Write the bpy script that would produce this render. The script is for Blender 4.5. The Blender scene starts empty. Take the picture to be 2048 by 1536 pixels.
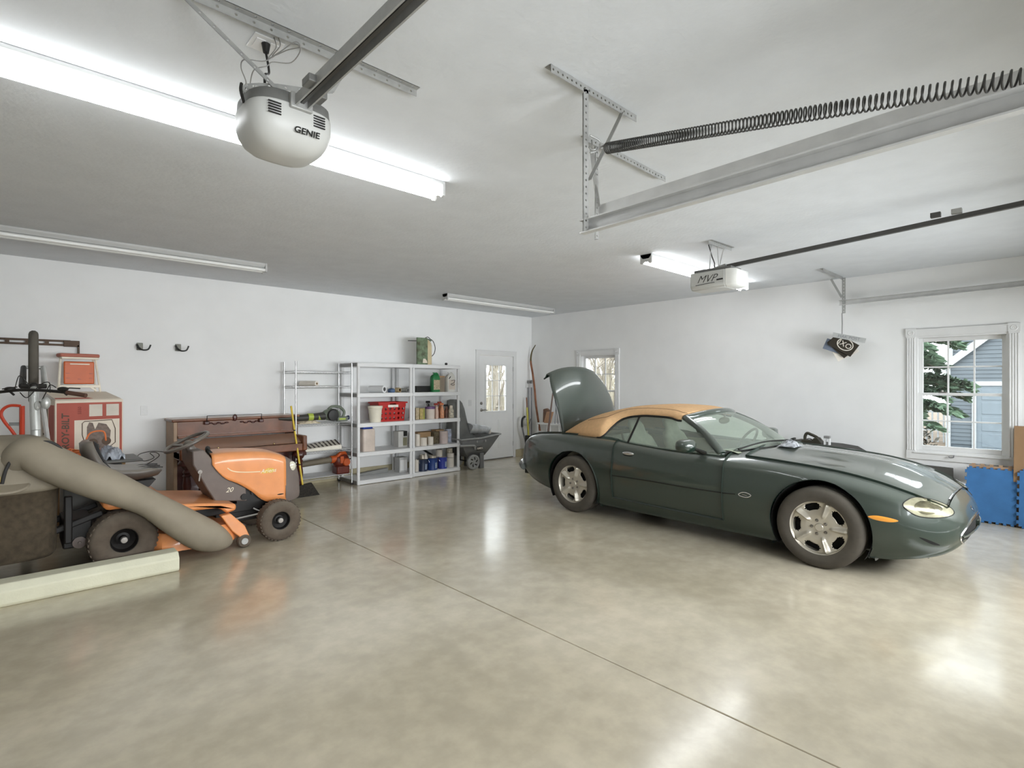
# A three-bay garage: green convertible, riding mower, shelves; light and exposure values first
EXPO = 0.38; SKY = 6.0; FILL1 = 46.0; FILL2 = 105.0; TUBE = 12.0
import bpy, bmesh, math, random
import numpy as np
from mathutils import Vector, Matrix
from mathutils.bvhtree import BVHTree
random.seed(7)
PI = math.pi
SC = bpy.context.scene
COL = SC.collection
# ------------------------------------------------------------------ camera
CAM_H = 1.5; FPX = 1068.0; HY = 766.0
TH = math.atan2(1004, 1068)                       # the back wall runs along X, the right wall along Y
FW = (math.sin(TH), math.cos(TH)); RT = (math.cos(TH), -math.sin(TH))
cam_d = bpy.data.cameras.new('camera'); cam = bpy.data.objects.new('camera', cam_d); COL.objects.link(cam)
cam_d.sensor_width = 36.0; cam_d.lens = 36.0 * FPX / 2048.0; cam_d.shift_y = -2.0 / 2048.0
cam.location = (0, 0, CAM_H); cam.rotation_euler = (PI / 2, 0, -TH)
cam_d.clip_start = 0.05
SC.camera = cam
# ------------------------------------------------------------------ view, world, lights
SC.view_settings.view_transform = 'Standard'; SC.view_settings.look = 'None'
SC.view_settings.gamma = 1.0; SC.view_settings.use_curve_mapping = False
SC.view_settings.exposure = EXPO
SC.cycles.max_bounces = 10; SC.cycles.diffuse_bounces = 5; SC.cycles.glossy_bounces = 4
SC.cycles.transmission_bounces = 8; SC.cycles.transparent_max_bounces = 12
SC.cycles.sample_clamp_indirect = 6.0
SC.cycles.caustics_reflective = False; SC.cycles.caustics_refractive = False
W = bpy.data.worlds.new('overcast_sky'); SC.world = W; W.use_nodes = True
wn = W.node_tree.nodes; wl = W.node_tree.links
bg = wn['Background']; tc = wn.new('ShaderNodeTexCoord'); sx = wn.new('ShaderNodeSeparateXYZ'); rp = wn.new('ShaderNodeValToRGB')
wl.new(tc.outputs['Generated'], sx.inputs[0]); wl.new(sx.outputs['Z'], rp.inputs[0]); wl.new(rp.outputs[0], bg.inputs[0])
rp.color_ramp.elements[0].position = 0.0; rp.color_ramp.elements[0].color = (0.92, 0.96, 1.0, 1)
rp.color_ramp.elements[1].position = 0.8; rp.color_ramp.elements[1].color = (0.95, 0.975, 1.0, 1)
bg.inputs[1].default_value = SKY

def area(name, loc, sx_, sy_, power, rot, col=(1, 1, 1)):
    l = bpy.data.lights.new(name, 'AREA'); l.shape = 'RECTANGLE'; l.size = sx_; l.size_y = sy_; l.energy = power; l.color = col; l.spread = math.radians(115)
    o = bpy.data.objects.new(name, l); o.location = loc; o.rotation_euler = rot; COL.objects.link(o); return o
# added fill lamps before the two closed garage doors, standing in for daylight
area('fill_single_door', (0.85, -1.15, 1.5), 2.2, 0.9, FILL1, (PI / 2 - 0.08, 0, 0), (0.93, 0.97, 1.0))
area('fill_double_door', (5.0, -1.15, 1.5), 4.3, 0.8, FILL2, (PI / 2 - 0.16, 0, 0), (0.92, 0.965, 1.0))

# ------------------------------------------------------------------ pixel to world on a known plane
def ray(x, y):
    a = (x - 1024.0) / FPX
    return (FW[0] + a * RT[0], FW[1] + a * RT[1], (HY - y) / FPX)
def onZ(x, y, z):
    d = ray(x, y); t = (z - CAM_H) / d[2]; return Vector((d[0] * t, d[1] * t, z))
def onX(x, y, X):
    d = ray(x, y); t = X / d[0]; return Vector((X, d[1] * t, CAM_H + d[2] * t))
def onY(x, y, Y):
    d = ray(x, y); t = Y / d[1]; return Vector((d[0] * t, Y, CAM_H + d[2] * t))

# ------------------------------------------------------------------ materials
def lin(c):
    if isinstance(c, str):
        c = c.lstrip('#'); c = tuple(int(c[i:i + 2], 16) / 255.0 for i in (0, 2, 4))
    return tuple((v / 12.92 if v <= 0.04045 else ((v + 0.055) / 1.055) ** 2.4) for v in c) + (1.0,)
MATS = {}
def mat(name, col='#808080', rough=0.5, metal=0.0, var=0.08, vs=8.0, bump=0.0, bs=60.0, spec=0.5, coat=0.0, trans=0.0, ior=1.45, emit=0.0, emcol=None, alpha=1.0, col2=None, dust=0.0, dcol='#8f897c', dmin=-0.1):
    if name in MATS: return MATS[name]
    m = bpy.data.materials.new(name); MATS[name] = m; m.use_nodes = True
    nt = m.node_tree; n = nt.nodes; l = nt.links; b = n['Principled BSDF']
    c = lin(col)
    tc = n.new('ShaderNodeTexCoord'); nz = n.new('ShaderNodeTexNoise'); nz.inputs['Scale'].default_value = vs; nz.inputs['Detail'].default_value = 5
    l.new(tc.outputs['Object'], nz.inputs['Vector'])
    mr = n.new('ShaderNodeMapRange'); mr.inputs[1].default_value = 0.3; mr.inputs[2].default_value = 0.7
    l.new(nz.outputs[0], mr.inputs[0])
    mx = n.new('ShaderNodeMix'); mx.data_type = 'RGBA'
    c2 = lin(col2) if col2 else tuple(max(0, v * (1 - var)) for v in c[:3]) + (1,)
    c1 = c if col2 else tuple(min(1, v * (1 + var)) for v in c[:3]) + (1,)
    mx.inputs[6].default_value = c2; mx.inputs[7].default_value = c1
    l.new(mr.outputs[0], mx.inputs[0]); out = mx.outputs[2]
    if dust > 0:                                   # settled dust: on faces that look up
        ge = n.new('ShaderNodeNewGeometry'); sp = n.new('ShaderNodeSeparateXYZ'); l.new(ge.outputs['Normal'], sp.inputs[0])
        m3 = n.new('ShaderNodeMapRange'); m3.inputs[1].default_value = dmin; m3.inputs[2].default_value = 1.0; m3.inputs[4].default_value = dust
        l.new(sp.outputs['Z'], m3.inputs[0])
        m4 = n.new('ShaderNodeMix'); m4.data_type = 'RGBA'; m4.inputs[7].default_value = lin(dcol)
        l.new(m3.outputs[0], m4.inputs[0]); l.new(out, m4.inputs[6]); out = m4.outputs[2]
    l.new(out, b.inputs['Base Color'])
    b.inputs['Roughness'].default_value = rough; b.inputs['Metallic'].default_value = metal
    b.inputs['Specular IOR Level'].default_value = spec; b.inputs['Coat Weight'].default_value = coat; b.inputs['Coat Roughness'].default_value = 0.06
    b.inputs['Transmission Weight'].default_value = trans; b.inputs['IOR'].default_value = ior; b.inputs['Alpha'].default_value = alpha
    if emit > 0:
        b.inputs['Emission Color'].default_value = emcol or c; b.inputs['Emission Strength'].default_value = emit
    if bump > 0:
        n2 = n.new('ShaderNodeTexNoise'); n2.inputs['Scale'].default_value = bs; n2.inputs['Detail'].default_value = 4
        l.new(tc.outputs['Object'], n2.inputs['Vector']); bp = n.new('ShaderNodeBump'); bp.inputs['Strength'].default_value = bump; bp.inputs['Distance'].default_value = 0.004
        l.new(n2.outputs[0], bp.inputs['Height']); l.new(bp.outputs[0], b.inputs['Normal'])
    return m
def glass_mat(name, tint=(0.93, 0.97, 0.95), refl=0.08, rough=0.0, film=0.0):
    # thin pane: a clear film with a Fresnel reflection
    if name in MATS: return MATS[name]
    m = bpy.data.materials.new(name); MATS[name] = m; m.use_nodes = True; nt = m.node_tree; n = nt.nodes; l = nt.links
    n.remove(n['Principled BSDF']); o = n['Material Output']
    tr = n.new('ShaderNodeBsdfTransparent'); tr.inputs[0].default_value = tint + (1,)
    gl = n.new('ShaderNodeBsdfGlossy'); gl.inputs['Roughness'].default_value = rough
    lw = n.new('ShaderNodeLayerWeight'); lw.inputs[0].default_value = 0.3
    mr = n.new('ShaderNodeMapRange'); mr.inputs[3].default_value = refl; mr.inputs[4].default_value = 0.7
    l.new(lw.outputs['Fresnel'], mr.inputs[0]); mx = n.new('ShaderNodeMixShader'); l.new(mr.outputs[0], mx.inputs[0]); l.new(tr.outputs[0], mx.inputs[1]); l.new(gl.outputs[0], mx.inputs[2])
    if film > 0:                                    # a film of dust on the pane
        df = n.new('ShaderNodeBsdfDiffuse'); df.inputs[0].default_value = (0.62, 0.70, 0.60, 1); m2 = n.new('ShaderNodeMixShader'); m2.inputs[0].default_value = film
        l.new(mx.outputs[0], m2.inputs[1]); l.new(df.outputs[0], m2.inputs[2]); l.new(m2.outputs[0], o.inputs[0]); return m
    l.new(mx.outputs[0], o.inputs[0]); return m

# ------------------------------------------------------------------ mesh builder
ROOTM = {}
def basis(z, up=(0, 0, 1)):
    z = Vector(z).normalized(); u = Vector(up)
    if abs(z.dot(u)) > 0.98: u = Vector((1, 0, 0))
    x = u.cross(z).normalized(); y = z.cross(x); return x, y, z
class MB:
    def __init__(s): s.v = []; s.f = []; s.m = []; s.cur = 0
    def add(s, vs, fs):
        o = len(s.v); s.v += [tuple(p) for p in vs]; s.f += [tuple(i + o for i in f) for f in fs]; s.m += [s.cur] * len(fs); return s
    def box(s, x0, y0, z0, x1, y1, z1):
        if x0 > x1: x0, x1 = x1, x0
        if y0 > y1: y0, y1 = y1, y0
        if z0 > z1: z0, z1 = z1, z0
        return s.add([(x0, y0, z0), (x1, y0, z0), (x1, y1, z0), (x0, y1, z0), (x0, y0, z1), (x1, y0, z1), (x1, y1, z1), (x0, y1, z1)],
                     [(0, 3, 2, 1), (4, 5, 6, 7), (0, 1, 5, 4), (1, 2, 6, 5), (2, 3, 7, 6), (3, 0, 4, 7)])
    def hexa(s, p):   # eight corners, bottom four then top four
        return s.add(p, [(0, 3, 2, 1), (4, 5, 6, 7), (0, 1, 5, 4), (1, 2, 6, 5), (2, 3, 7, 6), (3, 0, 4, 7)])
    def bar(s, a, b, w, h, up=(0, 0, 1)):   # square bar from a to b
        a = Vector(a); b = Vector(b); x, y, z = basis(b - a, up); x = x * w / 2; y = y * h / 2
        return s.hexa([a - x - y, a + x - y, a + x + y, a - x + y, b - x - y, b + x - y, b + x + y, b - x + y])
    def tube(s, pts, r, n=8, closed=False, caps=True, up=(0, 0, 1), sy=1.0):
        pts = [Vector(p) for p in pts]; k = len(pts); rr = r if isinstance(r, (list, tuple)) else [r] * k
        vs = []; px = None
        for i, p in enumerate(pts):
            if closed: t = pts[(i + 1) % k] - pts[i - 1]
            elif i == 0: t = pts[1] - p
            elif i == k - 1: t = p - pts[i - 1]
            else: t = (pts[i + 1] - p).normalized() + (p - pts[i - 1]).normalized()
            if t.length < 1e-9: t = Vector((0, 0, 1))
            t.normalize()
            if px is None: x, y, _ = basis(t, up)
            else:
                x = px - t * px.dot(t)
                x = x.normalized() if x.length > 1e-6 else basis(t, up)[0]
                y = t.cross(x)
            px = x
            for j in range(n):
                a = 2 * PI * j / n; vs.append(p + x * math.cos(a) * rr[i] + y * math.sin(a) * rr[i] * sy)
        fs = []
        for i in range(k if closed else k - 1):
            a = i * n; b = ((i + 1) % k) * n
            for j in range(n): fs.append((a + j, a + (j + 1) % n, b + (j + 1) % n, b + j))
        if caps and not closed: fs += [tuple(range(n))[::-1], tuple((k - 1) * n + j for j in range(n))]
        return s.add(vs, fs)
    def cyl(s, a, b, r, n=16, r2=None): return s.tube([a, b], [r, r if r2 is None else r2], n)
    def lathe(s, prof, o=(0, 0, 0), axis=(0, 0, 1), n=24, arc=2 * PI, up=(0, 0, 1), caps=True):   # prof: (radius, height)
        o = Vector(o); x, y, z = basis(axis, up); vs = []; full = abs(arc - 2 * PI) < 1e-6; m = n if full else n + 1
        for r, h in prof:
            for j in range(m):
                a = arc * j / n; vs.append(o + z * h + x * math.cos(a) * r + y * math.sin(a) * r)
        fs = []
        for i in range(len(prof) - 1):
            for j in range(m if full else n):
                k = (j + 1) % m; fs.append((i * m + j, i * m + k, (i + 1) * m + k, (i + 1) * m + j))
        if full and caps:
            if prof[0][0] > 1e-5: fs.append(tuple(range(m))[::-1])
            if prof[-1][0] > 1e-5: fs.append(tuple((len(prof) - 1) * m + j for j in range(m)))
        return s.add(vs, fs)
    def prism(s, poly, f0, f1):   # poly 2-D, f0 and f1 map it onto the two faces
        k = len(poly); a = [f0(p) for p in poly]; b = [f1(p) for p in poly]
        return s.add(a + b, [tuple(range(k))[::-1], tuple(range(k, 2 * k))] + [(i, (i + 1) % k, k + (i + 1) % k, k + i) for i in range(k)])
    def prismY(s, poly, y0, y1): return s.prism(poly, lambda p: (p[0], y0, p[1]), lambda p: (p[0], y1, p[1]))
    def prismX(s, poly, x0, x1): return s.prism(poly, lambda p: (x0, p[0], p[1]), lambda p: (x1, p[0], p[1]))
    def prismZ(s, poly, z0, z1): return s.prism(poly, lambda p: (p[0], p[1], z0), lambda p: (p[0], p[1], z1))
    def loft(s, rings, closed=True, caps=True):
        n = len(rings[0]); vs = [p for r in rings for p in r]; fs = []
        for i in range(len(rings) - 1):
            for j in range(n if closed else n - 1):
                k = (j + 1) % n; fs.append((i * n + j, i * n + k, (i + 1) * n + k, (i + 1) * n + j))
        if caps and closed: fs += [tuple(range(n))[::-1], tuple((len(rings) - 1) * n + j for j in range(n))]
        return s.add(vs, fs)
    def grid(s, f, nu, nv):
        vs = [f(i / nu, j / nv) for i in range(nu + 1) for j in range(nv + 1)]
        fs = [(i * (nv + 1) + j, (i + 1) * (nv + 1) + j, (i + 1) * (nv + 1) + j + 1, i * (nv + 1) + j + 1) for i in range(nu) for j in range(nv)]
        return s.add(vs, fs)
    def sphere(s, c, r, n=14, m=9, sc=(1, 1, 1)):
        c = Vector(c); prof = [(max(1e-6, math.sin(PI * i / m)) * r, -math.cos(PI * i / m) * r) for i in range(m + 1)]
        vs = []; fs = []
        for pr, h in prof:
            for j in range(n):
                a = 2 * PI * j / n; vs.append((c.x + pr * math.cos(a) * sc[0], c.y + pr * math.sin(a) * sc[1], c.z + h * sc[2]))
        for i in range(m):
            for j in range(n): k = (j + 1) % n; fs.append((i * n + j, i * n + k, (i + 1) * n + k, (i + 1) * n + j))
        return s.add(vs, fs)
    def build(s, name, m, parent=None, bevel=0.0, seg=2, ang=38, world=False, sub=0, flat=False, solid=0.0, fixn=False, label=None, origin=True):
        me = bpy.data.meshes.new(name); vs = s.v
        M = ROOTM.get(parent.name) if parent is not None else None
        if world and M is not None:
            I = M.inverted(); vs = [tuple(I @ Vector(p)) for p in vs]
        loc = Vector((0, 0, 0))
        if parent is None and origin and vs:
            a = np.array(vs); lo = a.min(0); hi = a.max(0); loc = Vector(((lo[0] + hi[0]) / 2, (lo[1] + hi[1]) / 2, lo[2]))
            vs = [tuple(p) for p in (a - np.array(loc))]
        me.from_pydata(vs, [], s.f)
        for mm in (m if isinstance(m, (list, tuple)) else [m]): me.materials.append(mm)
        if len(set(s.m)) > 1: me.polygons.foreach_set('material_index', s.m)
        me.update()
        if fixn:
            bm = bmesh.new(); bm.from_mesh(me); bmesh.ops.remove_doubles(bm, verts=bm.verts, dist=1e-5); bmesh.ops.recalc_face_normals(bm, faces=bm.faces); bm.to_mesh(me); bm.free()
        if not flat:
            me.shade_smooth()
            if sub == 0: me.set_sharp_from_angle(angle=math.radians(ang))
        o = bpy.data.objects.new(name, me); COL.objects.link(o); o.location = loc
        if parent is not None:
            o.parent = parent; ROOTM[o.name] = M if M is not None else Matrix.Identity(4)
        if solid: md = o.modifiers.new('thickness', 'SOLIDIFY'); md.thickness = solid; md.offset = 0
        if bevel > 0:
            md = o.modifiers.new('bevel', 'BEVEL'); md.width = bevel; md.segments = seg; md.limit_method = 'ANGLE'; md.angle_limit = math.radians(35); md.harden_normals = False
        if sub: md = o.modifiers.new('subdivision', 'SUBSURF'); md.levels = sub; md.render_levels = sub
        if label: o['label'] = label
        return o
def thing(name, label, cat, loc=(0, 0, 0), rz=0.0, group=None, M=None):
    o = bpy.data.objects.new(name, None); COL.objects.link(o); o.empty_display_size = 0.1
    MM = M if M is not None else Matrix.Translation(Vector(loc)) @ Matrix.Rotation(rz, 4, 'Z')
    o.matrix_world = MM
    o['label'] = label; o['category'] = cat
    if group: o['group'] = group
    ROOTM[o.name] = MM; return o
def tag(o, label, cat, group=None, kind=None):
    o['label'] = label; o['category'] = cat
    if group: o['group'] = group
    if kind: o['kind'] = kind
    return o
def struct(o, label=None):
    o['kind'] = 'structure'
    if label: o['label'] = label
    return o
def dup(root, loc, rz=0.0, label=None, group=None, scale=None):
    r = root.copy(); COL.objects.link(r); MM = Matrix.Translation(Vector(loc)) @ Matrix.Rotation(rz, 4, 'Z')
    if scale: MM = MM @ Matrix.Diagonal(Vector(scale).to_4d())
    r.matrix_world = MM
    if label: r['label'] = label
    if group: r['group'] = group
    def kids(a, b):
        for ch in list(a.children):
            c = ch.copy(); COL.objects.link(c); c.parent = b; kids(ch, c)
    kids(root, r); return r
def text(s, name, m, size, M, parent, extrude=0.001, bold=0.0, shear=0.0, world=True):
    cu = bpy.data.curves.new(name, 'FONT'); cu.body = s; cu.size = size; cu.extrude = extrude; cu.offset = bold; cu.align_x = 'CENTER'; cu.align_y = 'CENTER'; cu.shear = shear
    cu.resolution_u = 3
    t = bpy.data.objects.new(name + '_t', cu); COL.objects.link(t)
    dg = bpy.context.evaluated_depsgraph_get(); me = bpy.data.meshes.new_from_object(t.evaluated_get(dg)); bpy.data.objects.remove(t)
    me.name = name
    MM = M
    if world and parent is not None and parent.name in ROOTM: MM = ROOTM[parent.name].inverted() @ M
    me.transform(MM); me.materials.clear(); me.materials.append(m)
    o = bpy.data.objects.new(name, me); COL.objects.link(o); o.parent = parent; ROOTM[o.name] = ROOTM.get(parent.name, Matrix.Identity(4)); return o
def frame(o, x, y):   # matrix with origin o, x axis x, y axis y
    x = Vector(x).normalized(); y = Vector(y); y = (y - x * x.dot(y)).normalized(); z = x.cross(y)
    return Matrix(((x.x, y.x, z.x, o[0]), (x.y, y.y, z.y, o[1]), (x.z, y.z, z.z, o[2]), (0, 0, 0, 1)))
def smooth(pts, k=8, closed=False):   # Catmull-Rom through the points
    P = [Vector(p) for p in pts]; n = len(P); out = []
    for i in range(n if closed else n - 1):
        if closed: a, b, c, d = P[i - 1], P[i], P[(i + 1) % n], P[(i + 2) % n]
        else: a, b, c, d = P[max(i - 1, 0)], P[i], P[i + 1], P[min(i + 2, n - 1)]
        for j in range(k):
            t = j / k; out.append(0.5 * ((2 * b) + (c - a) * t + (2 * a - 5 * b + 4 * c - d) * t * t + (3 * b - a - 3 * c + d) * t ** 3))
    if not closed: out.append(P[-1])
    return out
def circle(c, r, n, a0=0.0, a1=2 * PI, x=(1, 0, 0), y=(0, 0, 1)):
    c = Vector(c); x = Vector(x); y = Vector(y); full = abs(a1 - a0 - 2 * PI) < 1e-6
    return [c + x * r * math.cos(a0 + (a1 - a0) * i / (n if full else n - 1)) + y * r * math.sin(a0 + (a1 - a0) * i / (n if full else n - 1)) for i in range(n)]
# ================================================================== the room
XR, YB, ZC = 7.95, 7.86, 2.87; XL, YF = -6.0, -1.25
def wall_mat():
    m = mat('painted_drywall', '#f0f0ef', 0.75, var=0.02, vs=3, bump=0.12, bs=180, spec=0.25); return m
MW = wall_mat()
MC = mat('textured_ceiling', '#dbdee1', 0.85, var=0.03, vs=5, bump=0.6, bs=32, spec=0.2)
MT = mat('white_trim_paint', '#e2e2e1', 0.42, var=0.02, vs=6)
# concrete
def concrete():
    m = bpy.data.materials.new('sealed_concrete'); m.use_nodes = True; nt = m.node_tree; n = nt.nodes; l = nt.links; b = n['Principled BSDF']
    tc = n.new('ShaderNodeTexCoord')
    def nz(s, d=6, r=0.55):
        q = n.new('ShaderNodeTexNoise'); q.inputs['Scale'].default_value = s; q.inputs['Detail'].default_value = d; q.inputs['Roughness'].default_value = r; l.new(tc.outputs['Object'], q.inputs['Vector']); return q
    a = nz(0.75, 3, 0.5); r1 = n.new('ShaderNodeValToRGB'); l.new(a.outputs[0], r1.inputs[0])
    e = r1.color_ramp.elements; e[0].position = 0.33; e[0].color = lin('#b4aa94'); e[1].position = 0.68; e[1].color = lin('#cfc5b0')
    c = nz(7, 6, 0.6); r2 = n.new('ShaderNodeMapRange'); r2.inputs[1].default_value = 0.3; r2.inputs[2].default_value = 0.75; r2.inputs[3].default_value = 0.9; r2.inputs[4].default_value = 1.08; r2.interpolation_type = 'SMOOTHSTEP'; r1.color_ramp.interpolation = 'EASE'; l.new(c.outputs[0], r2.inputs[0])
    mx = n.new('ShaderNodeMix'); mx.data_type = 'RGBA'; mx.blend_type = 'MULTIPLY'; mx.inputs[0].default_value = 1; l.new(r1.outputs[0], mx.inputs[6]); l.new(r2.outputs[0], mx.inputs[7])
    st = nz(2.3, 3, 0.5); r3 = n.new('ShaderNodeMapRange'); r3.inputs[1].default_value = 0.55; r3.inputs[2].default_value = 0.85; r3.inputs[3].default_value = 0.0; r3.inputs[4].default_value = 0.28; r3.interpolation_type = 'SMOOTHSTEP'; l.new(st.outputs[0], r3.inputs[0])
    m2 = n.new('ShaderNodeMix'); m2.data_type = 'RGBA'; m2.inputs[7].default_value = lin('#877c6a'); l.new(r3.outputs[0], m2.inputs[0]); l.new(mx.outputs[2], m2.inputs[6])
    l.new(m2.outputs[2], b.inputs['Base Color'])
    rr = nz(1.6, 2); r4 = n.new('ShaderNodeMapRange'); r4.inputs[1].default_value = 0.3; r4.inputs[2].default_value = 0.7; r4.inputs[3].default_value = 0.2; r4.inputs[4].default_value = 0.34; r4.interpolation_type = 'SMOOTHSTEP'; l.new(rr.outputs[0], r4.inputs[0]); b.inputs['Roughness'].default_value = 0.2; b.inputs['Coat Weight'].default_value = 0.4; b.inputs['Coat Roughness'].default_value = 0.13
    b.inputs['Specular IOR Level'].default_value = 0.75
    bp = n.new('ShaderNodeBump'); bp.inputs['Strength'].default_value = 0.1; bp.inputs['Distance'].default_value = 0.006; pass
    return m
MF = concrete()
MDK = mat('dark_joint_filler', '#3a352c', 0.9)  # dark base that shows in the gap between the slabs
fl = struct(MB().box(XL, YF, -0.12, XR, YB, -0.02).build('floor', MDK, origin=False))
JX = onZ(1200, 1313, 0).x
MB().box(XL, YF, -0.02, JX - 0.004, YB, 0.0).build('slab', MF, fl, bevel=0.003)
MB().box(JX + 0.004, YF, -0.02, XR, YB, 0.0).build('slab', MF, fl, bevel=0.003)
struct(MB().box(XL - 0.2, YF - 0.2, ZC, XR + 0.2, YB + 0.2, ZC + 0.15).build('ceiling', MC, origin=False))
# curb of concrete along the foot of the walls
MCB = mat('curb_concrete', '#b5ab8e', 0.8, var=0.12, vs=7, bump=0.3)
D0, D1 = 6.44, 7.47           # doorway on the back wall (casing outside)
ds0, ds1 = 6.515, 7.43
dz = 2.035
w1 = dict(y0=0.53, y1=1.36, z0=0.675, z1=2.06)
w2 = dict(y0=5.73, y1=6.55, z0=0.675, z1=2.03)
T = 0.16
bw = MB().box(XL - T, YB, 0, ds0, YB + T, ZC).box(ds1, YB, 0, XR + T, YB + T, ZC).box(ds0, YB, dz, ds1, YB + T, ZC)
struct(bw.build('wall_back', MW, origin=False))
rw = MB()
ys = [YF - T, w1['y0'], w1['y1'], w2['y0'], w2['y1'], YB]
rw.box(XR, ys[0], 0, XR + T, ys[1], ZC).box(XR, ys[2], 0, XR + T, ys[3], ZC).box(XR, ys[4], 0, XR + T, ys[5], ZC)
for w in (w1, w2): rw.box(XR, w['y0'], 0, XR + T, w['y1'], w['z0']).box(XR, w['y0'], w['z1'], XR + T, w['y1'], ZC)
struct(rw.build('wall_right', MW, origin=False))
struct(MB().box(XL - T, YF, 0, XL, YB, ZC).build('wall_left', MW, origin=False))
# front wall behind the camera with two garage doors
g1 = (-0.37, 2.07); g2 = (2.56, 7.44); gz = 2.13
fw_ = MB().box(XL - T, YF - T, 0, g1[0], YF, ZC).box(g1[1], YF - T, 0, g2[0], YF, ZC).box(g2[1], YF - T, 0, XR + T, YF, ZC).box(g1[0], YF - T, gz, g1[1], YF, ZC).box(g2[0], YF - T, gz, g2[1], YF, ZC)
struct(fw_.build('wall_front', MW, origin=False))
MD = mat('white_door_enamel', '#e6e6e5', 0.38, var=0.015)
for k, g in ((2, g1), (3, g2)):
    e = bpy.data.objects.new('door_%d' % k, None); COL.objects.link(e); e['kind'] = 'structure'
    for i in range(4):
        q = MB().box(g[0] + 0.005, YF - 0.09, gz * i / 4 + 0.004, g[1] - 0.005, YF - 0.045, gz * (i + 1) / 4 - 0.004).build('panel', MD, e, bevel=0.004)
struct(MB().box(XL, YB - 0.035, 0, D0, YB, 0.15).box(D1, YB - 0.035, 0, XR, YB, 0.15).build('baseboard_back', MCB, origin=False, bevel=0.006))
struct(MB().box(XR - 0.035, YF, 0, XR, YB - 0.035, 0.15).build('baseboard_right', MCB, origin=False, bevel=0.006))

# back door: casing, nine-light door, lockset
def casing_back():
    t = MB()
    for x0, x1 in ((D0, ds0 + 0.012), (ds1 - 0.012, D1 + 0.03)): t.box(x0, YB - 0.02, 0, x1, YB, dz + 0.0)
    t.box(D0, YB - 0.02, dz, D1 + 0.03, YB, dz + 0.1)
    t.box(D0 - 0.005, YB - 0.026, dz + 0.085, D1 + 0.035, YB, dz + 0.1)
    return t.build('trim_1', MT, bevel=0.003, origin=False)
struct(casing_back())
d = bpy.data.objects.new('door_1', None); COL.objects.link(d); d['kind'] = 'structure'; d.location = ((ds0 + ds1) / 2, YB + 0.03, 0)
ROOTM[d.name] = Matrix.Translation(d.location)
lx0, lx1, lz0, lz1 = 6.70, 7.235, 0.945, 1.85
pd = MB(); y0, y1 = YB + 0.01, YB + 0.055
a0, a1 = ds0 + 0.008, ds1 - 0.008
pd.box(a0, y0, 0.02, lx0, y1, dz - 0.006).box(lx1, y0, 0.02, a1, y1, dz - 0.006).box(lx0, y0, lz1, lx1, y1, dz - 0.006).box(lx0, y0, 0.02, lx1, y1, lz0)
pd.build('leaf', MD, d, world=True)
fr = MB(); e_ = 0.022
fr.box(lx0 - e_, y0 - 0.012, lz0 - e_, lx0 + 0.008, y0 + 0.02, lz1 + e_).box(lx1 - 0.008, y0 - 0.012, lz0 - e_, lx1 + e_, y0 + 0.02, lz1 + e_)
fr.box(lx0 + 0.008, y0 - 0.012, lz1 - 0.008, lx1 - 0.008, y0 + 0.02, lz1 + e_).box(lx0 + 0.008, y0 - 0.012, lz0 - e_, lx1 - 0.008, y0 + 0.02, lz0 + 0.008)
lite = fr.build('light_frame', MD, d, world=True, bevel=0.003)
MG = glass_mat('window_glass', (0.97, 0.99, 0.985), 0.04)
for i in range(3):
    for j in range(3):
        xx0 = lx0 + (lx1 - lx0) * i / 3; xx1 = lx0 + (lx1 - lx0) * (i + 1) / 3; zz0 = lz0 + (lz1 - lz0) * j / 3; zz1 = lz0 + (lz1 - lz0) * (j + 1) / 3
        MB().box(xx0, y0 + 0.02, zz0, xx1, y0 + 0.024, zz1).build('pane', MG, lite, world=True)
for i in (1, 2):
    x = lx0 + (lx1 - lx0) * i / 3; MB().box(x - 0.006, y0 - 0.002, lz0, x + 0.006, y0 + 0.02, lz1).build('muntin', MD, lite, world=True, bevel=0.002)
    z = lz0 + (lz1 - lz0) * i / 3; MB().box(lx0, y0 - 0.003, z - 0.006, lx1, y0 + 0.02, z + 0.006).build('muntin', MD, lite, world=True, bevel=0.002)
for xa, xb in ((a0 + 0.14, (a0 + a1) / 2 - 0.05), ((a0 + a1) / 2 + 0.05, a1 - 0.14)):   # raised lower panels
    MB().box(xa, y0 - 0.006, 0.22, xb, y0, 0.78).box(xa + 0.03, y0 - 0.011, 0.25, xb - 0.03, y0 - 0.006, 0.75).build('raised_panel', MD, d, world=True, bevel=0.004)
MSN = mat('satin_nickel', '#8e8a84', 0.35, metal=0.9)
kx = a0 + 0.065
MB().lathe([(0.028, 0), (0.028, 0.008), (0.02, 0.018), (0.012, 0.02)], (kx, y0, 1.11), (0, -1, 0), 20).build('deadbolt', MSN, d, world=True)
MB().lathe([(0.03, 0), (0.03, 0.006), (0.012, 0.012), (0.012, 0.05)], (kx, y0, 0.98), (0, -1, 0), 20).tube(smooth([(kx, y0 - 0.05, 0.98), (kx + 0.05, y0 - 0.055, 0.985), (kx + 0.11, y0 - 0.05, 0.975)], 5), [0.011] * 6 + [0.009] * 5, 10).build('door_handle', MSN, d, world=True)
MB().box(a0, y0 - 0.01, 0.0, a1, y1, 0.02).build('threshold', mat('bronze_sill', '#6c6a66', 0.4, metal=0.6), d, world=True)
for z in (0.28, 1.03, 1.78): MB().cyl((a1 + 0.004, y0 - 0.006, z - 0.045), (a1 + 0.004, y0 - 0.006, z + 0.045), 0.007, 8).build('hinge', MSN, d, world=True)

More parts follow.
